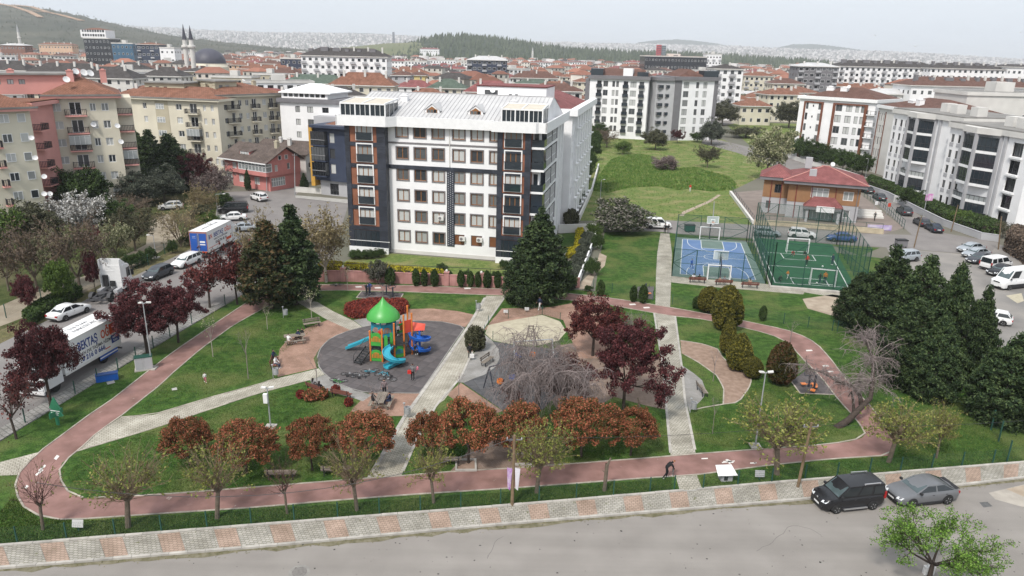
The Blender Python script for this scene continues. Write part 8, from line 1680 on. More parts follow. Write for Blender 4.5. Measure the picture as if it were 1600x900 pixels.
def aframe():
 p=G(829,540);t=thing('spring_swing','low wooden A-frame standing in the sandpit','play frame',p);m=MB()
 for s in(-1,1):m.bar((s*0.35-0.25*s*-1,0,0),(s*0.18,0,2.1),0.12)
 m.bar((-0.3,0,2.1),(0.3,0,2.1),0.12);m.bar((-0.32,0,1.0),(0.32,0,1.0),0.08);m.build('frame',M_WOODG,t);m=MB();m.box(-0.3,0.3,-0.1,0.1,0.4,0.45);m.build('seat',M_WOODG,t)
aframe()
# fences: posts are parts, the mesh is one sheet of wire
def wiremat(name,c,pitch,wire):
 m=bpy.data.materials.new(name);m.use_nodes=True;n,l,b=NM(m);b.inputs['Base Color'].default_value=(*c,1);b.inputs['Roughness'].default_value=0.6;uv=n.new('ShaderNodeUVMap');br=n.new('ShaderNodeTexBrick');br.offset=0;br.inputs['Scale'].default_value=1;br.inputs['Brick Width'].default_value=pitch;br.inputs['Row Height'].default_value=pitch;br.inputs['Mortar Size'].default_value=wire;br.inputs['Mortar Smooth'].default_value=0
 l.new(uv.outputs[0],br.inputs['Vector']);l.new(br.outputs['Fac'],b.inputs['Alpha']);MATS[name]=m;return m
M_WIRE=wiremat('green_wire_mesh',(0.02,0.075,0.055),0.06,0.0042);M_WIREN=wiremat('thin_wire_mesh',(0.02,0.06,0.045),0.10,0.0030)
def sheet(t,a,b,z0,z1,m=None,name='wire_mesh'):
 d=(Vector(b)-Vector(a)).length;q=MB();q.quad((a[0],a[1],z0),(b[0],b[1],z0),(b[0],b[1],z1),(a[0],a[1],z1));o=q.build(name,m or M_WIRE,t);uv=o.data.uv_layers.new(name='UVMap')
 for i,c in enumerate([(0,z0),(d,z0),(d,z1),(0,z1)]):uv.data[i].uv=c
 return o
def fence(label,pix,h,step=None,m=None,rails=(1.0,),pw=0.06,name='fence',mat_=None,z=0.0,posts=True,diag=False):
 P=[G(*q)for q in pix];o=P[0].copy();t=thing(name,label,'fence',(o.x,o.y,z));Q=[p-o for p in P]
 for a,b in zip(Q,Q[1:]):
  L=(b-a).length;n=max(1,round(L/step))if step else 1
  for i in range(n+1 if b is Q[-1]else n):v=a.lerp(b,i/n);q=MB();q.box(v.x-pw/2,v.x+pw/2,v.y-pw/2,v.y+pw/2,0,h);q.build('post',mat_ or M_GPOST,t)
  for r_ in rails:q=MB();q.bar((a.x,a.y,h*r_),(b.x,b.y,h*r_),0.05);q.build('rail',mat_ or M_GPOST,t)
  if diag:q=MB();e=(b-a)/n;q.bar((a.x,a.y,h*0.5),(a.x+e.x,a.y+e.y,h),0.06);q.bar((a.x,a.y,h*0.5),(a.x+e.x,a.y+e.y,0),0.06);q.bar((b.x,b.y,h*0.5),(b.x-e.x,b.y-e.y,h),0.06);q.bar((b.x,b.y,h*0.5),(b.x-e.x,b.y-e.y,0),0.06);q.build('brace',mat_ or M_GPOST,t)
  if m:sheet(t,a,b,0.05,h-0.02,m)
 return t
front=[(28,851),(105,845),(181,839),(253,833),(324,826),(393,821),(460,815),(528,811),(593,805),(657,801),(720,796),(782,790),(842,785),(900,781),(958,777),(1015,771),(1053,768)]
fence('low green wire fence along the front pavement, long stretch before the gap',[(-50,857)]+front,1.25,m=M_WIREN,rails=(),pw=0.07);fence('low green wire fence along the front pavement, stretch past the gap',[(1098,766),(1152,760),(1205,756),(1257,750),(1307,747),(1358,740),(1406,738),(1455,733),(1502,730),(1550,726),(1573,722),(1640,718)],1.25,m=M_WIREN,rails=(),pw=0.07)
fence('low green wire fence beside the side street',[(-60,722),(40,662),(118,617),(153,597),(185,580),(213,562),(240,544),(266,528),(300,507),(352,477),(392,454)],1.3,m=M_WIREN,rails=(),pw=0.07)
fence('row of thin fence posts behind the upper cycle path',[(927,452),(956,458),(1020,470)],1.3,m=M_WIREN,rails=(),pw=0.06);fence('row of thin fence posts on the lawn below the courts',[(1050,476),(1090,481),(1150,492),(1224,506),(1262,512),(1300,517),(1308,518),(1400,540)],1.3,m=M_WIREN,rails=(),pw=0.06)
fence('low green fence round the sandpit edge',[(757,523),(763,508),(794,498),(847,492),(875,503)],1.1,m=M_WIREN,rails=(),pw=0.06);fence('thin posts on the sandpit swing side',[(770,533),(804,541)],1.1,m=M_WIREN,rails=(),pw=0.06)
fence('tall green wire fence beside the dirt track',[(10,497),(65,470),(118,457),(160,445),(232,415),(258,398)],1.6,m=M_WIREN,rails=(),pw=0.07)
fence('green corner fence under the conifers',[(1573,722),(1560,690),(1548,672)],1.8,m=M_WIREN,rails=(),pw=0.08)
def court(name,label,pix,m,mb_,lines):
 c=[XY(*p)for p in pix];mb=MB();mb.prism(c,0.01,0.06);o=struct(name,mb,m);return o
M_CB=mat('court_blue',(0.085,0.155,0.30),0.85,0.12,0.5,detail=8,col2=(0.13,0.20,0.34));M_CGR=mat('court_grey_green',(0.115,0.165,0.145),0.85,0.12,0.5,detail=8);M_TURF=mat('court_turf',(0.015,0.075,0.032),0.95,0.2,0.6,detail=8,bump=0.3);M_LINE=mat('court_line',(0.55,0.57,0.57),0.8,0.08,3)
BB=[(1049.5,431.5),(1057,371),(1166,378),(1196,443.5)];court('sports_court','',BB,M_CGR,None,None)
def bil(Q):
 W=[Vector(XY(*q))for q in Q]
 return lambda u,v:W[0].lerp(W[3],u).lerp(W[1].lerp(W[2],u),v)
fb_=bil(BB)
def cq(f,us,z,m,name='court_marking'):mb=MB();mb.prism([tuple(f(*u))for u in us],z-0.002,z);return struct(name,mb,m)
cq(fb_,[(0.09,0.05),(0.91,0.05),(0.91,0.95),(0.09,0.95)],0.066,M_CB,'court_surface');
for v0,v1 in((0.05,0.27),(0.73,0.95)):cq(fb_,[(0.35,v0),(0.65,v0),(0.65,v1),(0.35,v1)],0.070,M_CGR,'court_surface')
def cline(f,pts,w=0.09,z=0.075):
 P=[f(*p)for p in pts]
 for a,b in zip(P,P[1:]):d=(b-a).normalized();n=Vector((-d.y,d.x))*w/2;mb=MB();mb.prism([tuple(a-n),tuple(b-n),tuple(b+n),tuple(a+n)],z-0.003,z);struct('court_marking',mb,M_LINE)
cline(fb_,[(0.09,0.05),(0.91,0.05),(0.91,0.95),(0.09,0.95),(0.09,0.05)]);cline(fb_,[(0.09,0.5),(0.91,0.5)]);cline(fb_,[(0.5+0.13*math.cos(a),0.5+0.07*math.sin(a))for a in np.linspace(0,6.283,17)])
for s in(0,1):
 v=lambda q:q if s==0 else 1-q
 cline(fb_,[(0.35,v(0.05)),(0.35,v(0.27)),(0.65,v(0.27)),(0.65,v(0.05))]);cline(fb_,[(0.5+0.15*math.cos(a),v(0.27+0.08*math.sin(a)))for a in np.linspace(0,3.1416,9)]);cline(fb_,[(0.16,v(0.05)),(0.16,v(0.12))]+[(0.5+0.34*math.cos(a),v(0.12+0.24*math.sin(a)))for a in np.linspace(3.1416,0,13)]+[(0.84,v(0.05))])
FT=[(1205,447),(1178,371.5),(1300,382.5),(1341,457)];court('football_court','',FT,M_TURF,None,None);ff=bil(FT)
FT2=[(1207,444),(1187,393),(1302,400),(1330,452)];fg=bil(FT2)
cline(fg,[(0.04,0.03),(0.97,0.03),(0.97,0.97),(0.03,0.97),(0.04,0.03)],0.12);cline(fg,[(0.03,0.53),(0.97,0.53)],0.12);cline(fg,[(0.28,0.97),(0.30,0.78),(0.72,0.78),(0.71,0.97)],0.12);cline(fg,[(0.28,0.03),(0.27,0.2),(0.72,0.2),(0.73,0.03)],0.12)
for Q,lb in((BB,'blue basketball court'),([(1205,447),(1178,371.5),(1307,383),(1350,460)],'green football court')):
 for i,nm in enumerate(['path side','road side','far side','bench side']):
  fence(f'tall green mesh cage wall round the {lb}, {nm}',[Q[i],Q[(i+1)%4]],3.8 if 'blue' in lb else 5.8,step=3.2 if i%2 else 3.0,m=M_WIRE,rails=(0.5,1.0)if i%2 else(1.0,),pw=0.085,name='cage_fence',diag=bool(i%2))
mb=MB();a,b,c=XY(1204,449),XY(1177,373),XY(1343,460);mb.prism([a,XY(1202.5,449),XY(1175.5,373),b],0.01,0.35);mb.prism([a,c,XY(1344,462),XY(1203,451)],0.01,0.3);struct('court_kerb',mb,M_KERB)
def goal(label,pa,pb,h=2.2,dep=0.9):
 a,b=G(*pa),G(*pb);t=thing('football_goal',label,'goal',a+Vector((0,0,0.07)));d=b-a;n=Vector((-d.y,d.x,0)).normalized()*dep*(1 if(a+b).dot(Vector((-d.y,d.x,0)))>0 else-1)
 for e in(Vector(),d):m=MB();m.bar(e,e+Vector((0,0,h)),0.11);m.build('goal_post',M_WHITEP,t);m=MB();m.bar(e+Vector((0,0,h)),e+n*0.4+Vector((0,0,h)),0.06);m.bar(e+n*0.4+Vector((0,0,h)),e+n,0.06);m.bar(e,e+n,0.06);m.build('stay',M_WHITEP,t)
 m=MB();m.bar(Vector((0,0,h)),d+Vector((0,0,h)),0.11);m.build('crossbar',M_WHITEP,t);m=MB();m.bar(n,d+n,0.06);m.build('stay',M_WHITEP,t)
def hoop(label,p,face):
 g=G(*p);t=thing('basketball_hoop',label,'basketball hoop',g+Vector((0,0,0.06)),face);m=MB();m.tube([(0,0,0),(0,0,2.4),(0.9,0,3.1)],0.08,8);m.build('pole',M_DSTEEL,t)
 m=MB();m.box(0.9,0.93,-0.9,0.9,2.75,3.85);m.build('backboard',mat('perspex_board',(0.62,0.68,0.68),0.2,0.05,2,alpha=0.45),t);m=MB()
 for q in((-0.9,2.75,0.9,2.75),(-0.9,3.85,0.9,3.85),(-0.9,2.75,-0.9,3.85),(0.9,2.75,0.9,3.85),(-0.3,2.95,0.3,2.95),(-0.3,3.4,0.3,3.4),(-0.3,2.95,-0.3,3.4),(0.3,2.95,0.3,3.4)):m.bar((0.94,q[0],q[1]),(0.94,q[2],q[3]),0.07)
 m.build('board_frame',M_WHITEP,t);m=MB();m.tube([(1.2+0.23*math.cos(a),0.23*math.sin(a),3.0)for a in np.linspace(0,6.283,13)],0.02,5);m.bar((0.93,0,3.0),(0.98,0,3.0),0.1);m.build('rim',C_['orange'],t)
 m=MB();[m.bar((1.2+0.23*math.cos(a),0.23*math.sin(a),3.0),(1.2+0.13*math.cos(a+.3),0.13*math.sin(a+.3),2.6),0.02)for a in np.arange(10)*0.628];m.build('net',M_WHITEP,t)
goal('white goal at the road end of the blue court',(1093,374),(1123,376),2.0);goal('white goal at the bench end of the blue court',(1105,437.5),(1140,439.5),2.0);goal('white goal at the road end of the green court',(1229,395),(1262,397),2.2);goal('white goal at the bench end of the green court',(1265,446),(1304,449.5),2.2)
hoop('basketball hoop at the road end of the blue court',(1108,374),R(-88));hoop('basketball hoop at the bench end of the blue court',(1124,440.5),R(84))
# benches, tables, bins, lamps
def bench(label,px,ang,L=1.8,m=M_WOODG,back=True,group=None):
 g=G(*px);t=thing('park_bench',label,'bench',(g.x,g.y,0.03),ang,group)
 for i in range(3):q=MB();q.box(-L/2,L/2,-0.22+i*0.16,-0.09+i*0.16,0.42,0.46);q.build('seat_plank',m,t)
 if back:
  for i in range(2):q=MB();q.box(-L/2,L/2,0.27+i*0.04,0.31+i*0.04,0.55+i*0.18,0.68+i*0.18);q.build('back_plank',m,t)
 for s in(-1,1):q=MB();x=s*(L/2-0.2);q.bar((x,-0.2,0),(x,-0.15,0.42),0.06);q.bar((x,0.2,0),(x,0.34,0.88),0.06);q.bar((x,-0.2,0.4),(x,0.25,0.4),0.06);q.build('leg',M_RAIL,t)
for px,a,lb,kw in[((488,511),28,'grey bench on the terracotta paving beside the diagonal path',{}),((430,573),100,'dark bench on the terracotta paving with two seated people',{'m':M_WOODR}),((494,613),148,'dark bench beside the grey paving with two seated women',{'m':M_WOODR}),((534,622),163,'dark red bench behind the rust flower bushes',{'m':M_WOODR}),((762,569),62,'bench alone on the grey paving beside the round bush',{'m':M_WOODG}),((1097,615),95,'bench on the grey round paving beside the cream block path',{}),((440,748),184,'grey wooden bench behind the thin pollarded tree',{'L':2.0}),((526,742),184,'grey wooden bench behind the upright twiggy tree',{'L':2.0}),((699,727),184,'grey wooden bench by the shrub in the square planter',{'L':2.0}),((1089,442),174,'red-brown bench before the blue court with two girls',{'m':M_WOODR,'L':2.2}),((1130,446),174,'red-brown bench before the middle of the blue court',{'m':M_WOODR,'L':2.2}),((1171,450),174,'red-brown bench at the court corner',{'m':M_WOODR,'L':2.2})]:bench(lb,px,R(a),**kw)
def picnic(label,px,ang):
 g=G(*px);t=thing('picnic_table',label,'picnic table',(g.x,g.y,0.03),ang)
 for i in range(5):q=MB();q.box(-1.0,1.0,-0.39+i*0.158,-0.25+i*0.158,0.72,0.76);q.build('table_plank',M_WOODG,t)
 for s in(-1,1):
  for i in range(2):q=MB();q.box(-1.0,1.0,s*0.78-0.13+i*0.14,s*0.78-0.01+i*0.14,0.42,0.46);q.build('seat_plank',M_WOODG,t)
  q=MB();x=s*0.75;q.bar((x,-0.7,0),(x,-0.2,0.72),0.1);q.bar((x,0.7,0),(x,0.2,0.72),0.1);q.bar((x,-0.85,0.39),(x,0.85,0.39),0.09);q.bar((x,-0.39,0.69),(x,0.39,0.69),0.08);q.build('leg',M_WOODG,t)
picnic('grey picnic table on the terracotta plaza near the lawn',(461,535),R(20));picnic('grey picnic table on the red paved square below the rubber floor',(596,634),R(88))
for px,lb in[((443,497),'grey litter bin beside the diagonal path'),((427,591),'grey litter bin beside the cream path junction'),((744,487),'grey litter bin at the upper end of the cream path'),((632,653),'grey litter bin at the corner of the picnic square'),((1078,645),'grey litter bin beside the mulch bed edging')]:
 g=G(*px);t=thing('litter_bin',lb,'litter bin',g+Vector((0,0,0.03)));q=MB();q.tube([(0,0,0),(0,0,1.25)],0.035,6);q.build('pole',M_STEEL,t);q=MB();q.lathe([(0.20,0.35),(0.23,0.38),(0.24,0.95),(0.20,0.95),(0.19,0.5),(0.02,0.48)],12,(0.27,0,0));q.build('bin',M_STEEL,t);q=MB();q.lathe([(0.1,1.25),(0.1,1.3),(0.02,1.32)],8);q.build('cap',M_STEEL,t)
def lamp(label,base,top,heads,box=None,lean=None):
 g=G(*base);h=hgt(base,top[1]);t=thing('lamp_post',label,'lamp post',g);q=MB();q.tube([(0,0,0),(0,0,h*0.5),(0,0,h)],[0.065,0.055,0.04],8);q.build('pole',M_STEEL,t);q=MB();q.box(-0.4,0.4,-0.4,0.4,0.005,0.12);q.build('base',M_KERB,t)
 for a,l,d in heads:
  q=MB();q.bar((0,0,h-0.05),(math.cos(a)*l,math.sin(a)*l,h+0.05),0.06);q.build('arm',M_STEEL,t);q=MB();e=Vector((math.cos(a)*l,math.sin(a)*l,h+0.05));q.bar(e,e+Vector((math.cos(a)*0.38,math.sin(a)*0.38,d)),0.22,0.10);q.build('lamp_head',M_AC,t)
 if box:q=MB();q.box(-0.28,0.02,-0.3,-0.06,box,box+0.75);q.build('control_box',M_WHITEP,t)
 return t
lamp('twin headed white lamp post beside the front cycle path',(1180,698),(1190,582),[(R(200),0.15,0.08),(R(-10),0.15,0.08)]);lamp('camera lamp post with a white box on the lawn',(423,668),(415,607),[(R(170),0.1,0.0),(R(20),0.1,0.0)],box=2.2);lamp('grey lamp post with floodlights beside the street cabinet',(238,576),(222,474),[(R(160),0.1,-0.05),(R(30),0.25,-0.05)])
lamp('slim lamp post beside the dirt track',(244,403),(235,368),[(R(180),0.5,0.02)]);lamp('grey lamp post at the meadow edge behind the blossom bush',(937,325),(942,281),[(R(20),0.4,0.02)]);lamp('street lamp at the bank beside the black minibus',(341,340),(338,303),[(R(0),1.2,0.02)]);lamp('street lamp beside the far street hedge',(1272,254),(1277,212),[(R(0),0.3,0)]);lamp('street lamp carrying the pink banner by the dark cars',(1442,340),(1452,285),[(R(180),0.4,0)]);lamp('lamp post at the corner of the community house',(1328,333),(1342,290),[(R(0),0.5,0)]);lamp('street lamp at the wall of the white block',(1352,278),(1360,248),[(R(200),0.3,0)])
def pole(label,base,top,m,r0=0.115,arm=True,name='utility_pole'):
 g=G(*base);h=hgt(base,top[1]);k=mpp(base);lx=(top[0]-PX((g.x,g.y,h))[0])*k;t=thing(name,label,'utility pole',g);q=MB();q.tube([(0,0,-0.1),(lx,0,h)],[r0,r0*0.72],8);q.build('pole',m,t)
 if arm:q=MB();q.bar((lx-0.5,0,h-0.35),(lx+0.5,0.1,h-0.35),0.06);q.build('crossarm',M_GREY,t);[MB()for _ in()];q=MB();[q.lathe([(0.03,h-0.3),(0.045,h-0.22),(0.02,h-0.14)],8,(lx+x,0,0))for x in(-0.45,0,0.45)];q.build('insulator',M_LGREY,t)
 return g+Vector((lx,0,h-0.15))
M_WPOLE=mat('weathered_pole',(0.17,0.12,0.075),0.9,0.2,3)
e1=pole('leaning wooden utility pole on the front pavement',(1246,763),(1268,660),M_WPOLE);e2=pole('wooden pole carrying a purple and white flag',(800,792),(804,680),M_WPOLE)
for b,tp,lb in[((1428,387),(1440,338),'wooden pole at the car park corner'),((1486,362),(1497,320),'wooden pole at the hedge by the dark cars'),((1560,390),(1565,338),'wooden pole beside the silver saloons'),((461,306),(460,240),'pole at the corner of the pink house lane'),((417,299),(416,258),'thin pole before the pink house'),((1114,345),(1116,315),'thin pole in the meadow behind the court')]:pole(lb,b,tp,M_WPOLE if 'wooden' in lb else M_STEEL,0.1,arm='pink house lane' in lb)
q=MB();q.add([(0,0,0),(0.34,0.05,-0.1),(0.30,0.12,-0.9),(0.22,0.05,-1.7),(0.06,0,-1.5)],[(0,1,2,3,4)]);q.add([(0,0.02,0),(0.34,0.07,-0.1),(0.30,0.14,-0.9),(0.22,0.07,-1.7),(0.06,0.02,-1.5)],[(4,3,2,1,0)]);fl=thing('flag','purple and white flag drooping on the wooden pole','flag',e2-Vector((0.42,0.12,2.1)));q.build('cloth',mat('purple_cloth',(0.55,0.50,0.56),0.8,0.1,3.0,col2=(0.30,0.06,0.38)),fl);c=q.build('cloth',mat('white_cloth',(0.6,0.58,0.62),0.8,0.1,2),fl);c.location=(0.5,0,0)
def cable(label,a,b,sag,r_=0.02):
 t=thing('overhead_cable',label,'cable',a);P=[(b-a)*s-Vector((0,0,sag*4*s*(1-s)))for s in np.linspace(0,1,15)];q=MB();q.tube(P,r_,4);q.build('wire',M_RAIL,t)
cable('overhead cable between the flag pole and the leaning pole',e2,e1,0.35,0.012);cable('overhead cable from the flag pole across the pollarded trees',e2,e2+(e2-e1)*1.35+Vector((0,-1.5,-0.7)),2.3);cable('overhead cable from the leaning pole out of the picture',e1,e1+(e1-e2)*1.1,0.5,0.012)
def box_thing(name,label,cat,px,parts,ang=0.0,z=0.0):
 g=G(*px);t=thing(name,label,cat,(g.x,g.y,z),ang)
 for nm,m,bxs in parts:q=MB();[q.box(*b)for b in bxs];q.build(nm,m,t)
 return t
box_thing('street_cabinet','grey-green electric cabinet beside the lamp post','cabinet',(226,577),[('cabinet',M_AC,[(-0.7,0.7,-0.35,0.35,0.1,1.25)]),('door',M_LGREY,[(-0.66,-0.02,-0.38,-0.352,0.15,1.2),(0.02,0.66,-0.38,-0.352,0.15,1.2)]),('base',M_KERB,[(-0.8,0.8,-0.45,0.45,0,0.098)]),('roof',M_GPOST,[(-0.75,0.75,-0.4,0.4,1.252,1.3)])],R(25))
box_thing('blue_box','blue plastic box lying on the grass by the street fence','box',(168,594),[('box',C_['blue'],[(-0.85,0.85,-0.3,0.3,0.02,0.6)]),('lid',PT['blue'],[(-0.88,0.88,-0.33,0.33,0.602,0.66)])],R(28))
t=box_thing('cat_shelter','grey concrete shelter under a tilted white board in the front grass','shelter',(1133,749),[('shelter',M_LGREY,[(-0.4,0.4,-0.3,0.3,0,0.55)]),('opening',M_PLAST,[(-0.22,0.05,-0.31,-0.302,0.1,0.4)])],R(6));q=MB();q.add([(-0.75,-0.5,0.62),(0.62,-0.55,0.64),(0.55,0.5,0.86),(-0.6,0.5,0.86),(-0.05,0.0,0.86)],[(0,1,4),(1,2,4),(2,3,4),(3,0,4)]);q.add([(-0.75,-0.5,0.60),(0.62,-0.55,0.62),(0.55,0.5,0.84),(-0.6,0.5,0.84)],[(3,2,1,0)]);q.build('roof_board',M_WHITEP,t)
for px,lb,m in[((123,831),'blank white plate on the front fence below the cycle bend',M_WHITEP),((1186,751),'grey slatted plate on the front fence beside the shelter',M_LGREY),((790,492),'white plate on the sandpit fence',M_WHITEP),((823,488),'white sign lying by the sandpit',M_WHITEP)]:
 g=G(*px);t=thing('sign_plate',lb,'sign',g);t.scale=(0.75,0.75,0.75)if px[1]>600 else(0.55,0.55,0.55);q=MB();q.add([(-0.45,-0.05,0.45),(0.45,-0.05,0.45),(0.45,0.15,1.05),(-0.45,0.15,1.05)],[(0,1,2,3),(3,2,1,0)])if m is M_WHITEP else[q.add([(-0.45,0.04*i-0.05,0.42+i*0.16),(0.45,0.04*i-0.05,0.42+i*0.16),(0.45,0.04*i-0.02,0.56+i*0.16),(-0.45,0.04*i-0.02,0.56+i*0.16)],[(0,1,2,3)])for i in range(4)];q.build('plate',m,t);q=MB();q.box(-0.03,0.03,0.0,0.05,0,0.6);q.build('post',M_GPOST,t)
g=G(91,664);t=thing('tree_sign','green sign cut in the shape of a fir tree','sign',g,R(-12));q=MB();prof=[(-0.12,0),(0.12,0),(0.12,0.7),(0.62,0.85),(0.30,1.35),(0.5,1.4),(0.0,2.35),(-0.5,1.4),(-0.30,1.35),(-0.62,0.85),(-0.12,0.7)];k=len(prof);q.add([(x,-0.06,z)for x,z in prof]+[(x,0.06,z)for x,z in prof],[tuple(range(k)),tuple(range(2*k-1,k-1,-1))]+[(i,k+i,k+(i+1)%k,(i+1)%k)for i in range(k)]);q.build('board',mat('sign_green',(0.03,0.17,0.09),0.5,0.1,2),t)
q=MB();[q.box(-0.42+i*0.05,0.42-i*0.08,-0.075,-0.062,1.2-i*0.16,1.26-i*0.16)for i in range(3)];q.build('print',M_WHITEP,t);q=MB();q.box(-0.06,0.06,-0.6,0.6,0.8,1.2);q.build('cross_board',MATS['sign_green'],t)
for px,lb in[((1407,386),'dark wheeled waste container at the car park edge'),((1077,362),'green waste container behind the blue court')]:
 box_thing('waste_container',lb,'waste container',px,[('bin',M_GREY if 'dark' in lb else M_GPOST,[(-0.8,0.8,-0.5,0.5,0.2,1.1)]),('lid',M_PLAST,[(-0.84,0.84,-0.54,0.54,1.102,1.25)]),('wheel',M_TYRE,[(-0.7,-0.55,-0.45,-0.3,0,0.198),(0.55,0.7,-0.45,-0.3,0,0.198),(-0.7,-0.55,0.3,0.45,0,0.198),(0.55,0.7,0.3,0.45,0,0.198)])])
def machine(label,px,c,kind=0,ang=0.0):
 g=G(*px);t=thing('exercise_machine',label,'exercise machine',g+Vector((0,0,0.03)),ang);q=MB();q.tube([(0,0,0),(0,0,1.55 if kind else 1.2)],0.09,8);q.build('post',M_DSTEEL,t);q=MB();q.bar((-0.45,0,1.1),(0.45,0,1.1),0.05);q.bar((-0.45,0,1.1),(-0.45,0.3,1.3),0.05);q.bar((0.45,0,1.1),(0.45,0.3,1.3),0.05);q.build('handle',M_DSTEEL,t)
 for s in(-1,1):q=MB();q.box(*sorted((s*0.25,s*0.7)),-0.2,0.2,0.28,0.34);q.bar((0,0,0.3),(s*0.4,0,0.3),0.05);q.build('foot_rest',C_[c],t)
machine('exercise machine with orange seats beside the small cypresses',(1008,462),'orange',1);machine('exercise post with orange foot plates nearer the cycle path',(1263,605),'orange',1);machine('exercise post with orange foot plates beside the browning thuja',(1271,612),'orange',1,1.0);machine('low grey exercise machine on the upper pad',(604,461),'black');machine('exercise machine used by the boy in blue',(577,462),'black',1,0.5);machine('low exercise machine at the pad end',(614,464),'black',0,0.8)
def bike(label,px,c,ang,lying=True):
 g=G(*px);t=thing('bicycle',label,'bicycle',g+Vector((0,0,0.06 if lying else 0.02)));t.rotation_euler=(R(84)if lying else R(4),0,ang)
 for x in(-0.52,0.52):q=MB();q.tube([(x+0.32*math.cos(a),0,0.33+0.32*math.sin(a))for a in np.linspace(0,6.283,17)],0.022,5);w=q.build('wheel',M_TYRE,t);q=MB();[q.bar((x,0,0.33),(x+0.3*math.cos(a),0,0.33+0.3*math.sin(a)),0.01)for a in np.arange(8)*0.785];q.build('spokes',M_STEEL,w)
 q=MB();[q.tube([a,b],0.022,6)for a,b in(((-0.52,0,0.33),(-0.15,0,0.8)),((-0.52,0,0.33),(-0.05,0,0.3)),((-0.05,0,0.3),(-0.17,0,0.88)),((-0.15,0,0.78),(0.38,0,0.82)),((-0.05,0,0.3),(0.4,0,0.75)),((0.52,0,0.33),(0.36,0,0.95)))];q.build('frame',C_.get(c,M_DSTEEL),t)
 q=MB();q.tube([(0.30,-0.3,1.0),(0.36,0,0.96),(0.30,0.3,1.0)],0.018,5);q.build('handlebar',M_DSTEEL,t);q=MB();q.box(-0.3,-0.05,-0.07,0.07,0.88,0.93);q.build('saddle',M_PLAST,t);q=MB();q.lathe([(0.09,-0.02),(0.09,0.02)],10,(-0.05,0.03,0.3),0,'y');q.bar((-0.05,0.06,0.3),(-0.05,0.12,0.15),0.03);q.build('crank',M_STEEL,t)
for a in[('dark bicycle lying on the rubber floor below the stairs',(548,583),'black',0.1),('dark bicycle lying in the middle of the group',(562,586),'black',0.35),('teal bicycle lying near the cyan slide',(578,578),'teal',0.25),('green bicycle lying at the rubber floor edge',(532,593),'dgreen',-0.2),('bicycle lying behind the man in plaid',(596,590),'teal',2.8),('dark bicycle lying next to the picnic square',(604,596),'black',3.0),('bicycle left on the verge before the pink wall',(526,444.5),'black',0.3)]:bike(*a)
def wall(label,pix,h,m,w=0.25,pil=None,pm=None,cat='wall',name='garden_wall',cap=None,z=0.0):
 P=[G(*q)for q in pix];o=P[0].copy();t=thing(name,label,cat,(o.x,o.y,z));Q=[p-o for p in P]
 for a,b in zip(Q,Q[1:]):q=MB();q.bar((a.x,a.y,h/2),(b.x,b.y,h/2),w,h);q.build('wall',m,t);q=MB();q.bar((a.x,a.y,h+0.04),(b.x,b.y,h+0.04),w+0.08,0.08);q.build('coping',cap or m,t)
 for px in(pil or[]):v=G(*px)-o;q=MB();q.box(v.x-0.28,v.x+0.28,v.y-0.28,v.y+0.28,0,h+0.35);q.box(v.x-0.34,v.x+0.34,v.y-0.34,v.y+0.34,h+0.352,h+0.45);q.build('pillar',pm or m,t);q=MB();q.lathe([(0.13,h+0.45),(0.16,h+0.58),(0.1,h+0.72),(0.02,h+0.76)],10,(v.x,v.y,0));q.build('finial',M_OFFW,t)
 return t
M_PWALL=paver('pink_block_wall',(0.36,0.185,0.17),(0.40,0.21,0.195),(0.30,0.15,0.14),0,0.5,0.25,0.015)
wall('long pink garden wall with pillars behind the cycle path',[(494,440),(537,439.5),(591,441.5),(698,446),(800,450.5)],1.35,M_PWALL,pil=[(537,439.5),(591,441.5),(698,446),(752,448.5)]);wall('short pink garden wall beside the tall conifer',[(876,452),(905,449)],1.2,M_PWALL);fence('thin dark garden fence above the pink wall',[(494,439),(537,438.5),(591,440.5),(698,445),(800,449.5)],2.3,step=2.6,pw=0.05,rails=(1.0,),mat_=M_RAIL)
wall('white garden fence beside the topiary row',[(903,447),(921,400),(934,362)],1.0,M_WHITEP,w=0.12);wall('pale wall of the garden end',[(872,364),(932,362)],1.3,M_OFFW,w=0.2);wall('pale boundary wall along the garden hedge',[(905,345),(925,300),(935,262)],1.0,M_OFFW,w=0.25)
wall('grey wall under the clipped hedge',[(1353,296),(1386,308),(1432,332),(1474,353),(1532,374),(1560,378)],1.1,M_LGREY);wall('pale wall of the far street',[(1222,243),(1262,257),(1300,266),(1342,280)],1.0,M_OFFW);wall('pale kerb wall of the school yard',[(1141,303),(1176,350)],0.6,M_OFFW,w=0.4);wall('cream yard wall before the community house',[(1178,351),(1222,353),(1300,359),(1380,366)],0.8,mat('cream_yard_wall',(0.42,0.36,0.26),0.9,0.15,1));fence('yard railing beside the community house',[(1143,302),(1177,349)],1.4,step=2.2,pw=0.06,rails=(0.5,1.0),mat_=M_DSTEEL);fence('yard railing above the street wall',[(1350,308),(1380,325),(1412,358)],1.6,step=2.0,pw=0.06,rails=(0.5,1.0),mat_=M_GPOST);fence('yard railing along the road before the community house',[(1180,350),(1222,352),(1300,358),(1378,364)],1.6,step=2.4,pw=0.05,rails=(0.5,1.0),mat_=M_GPOST)
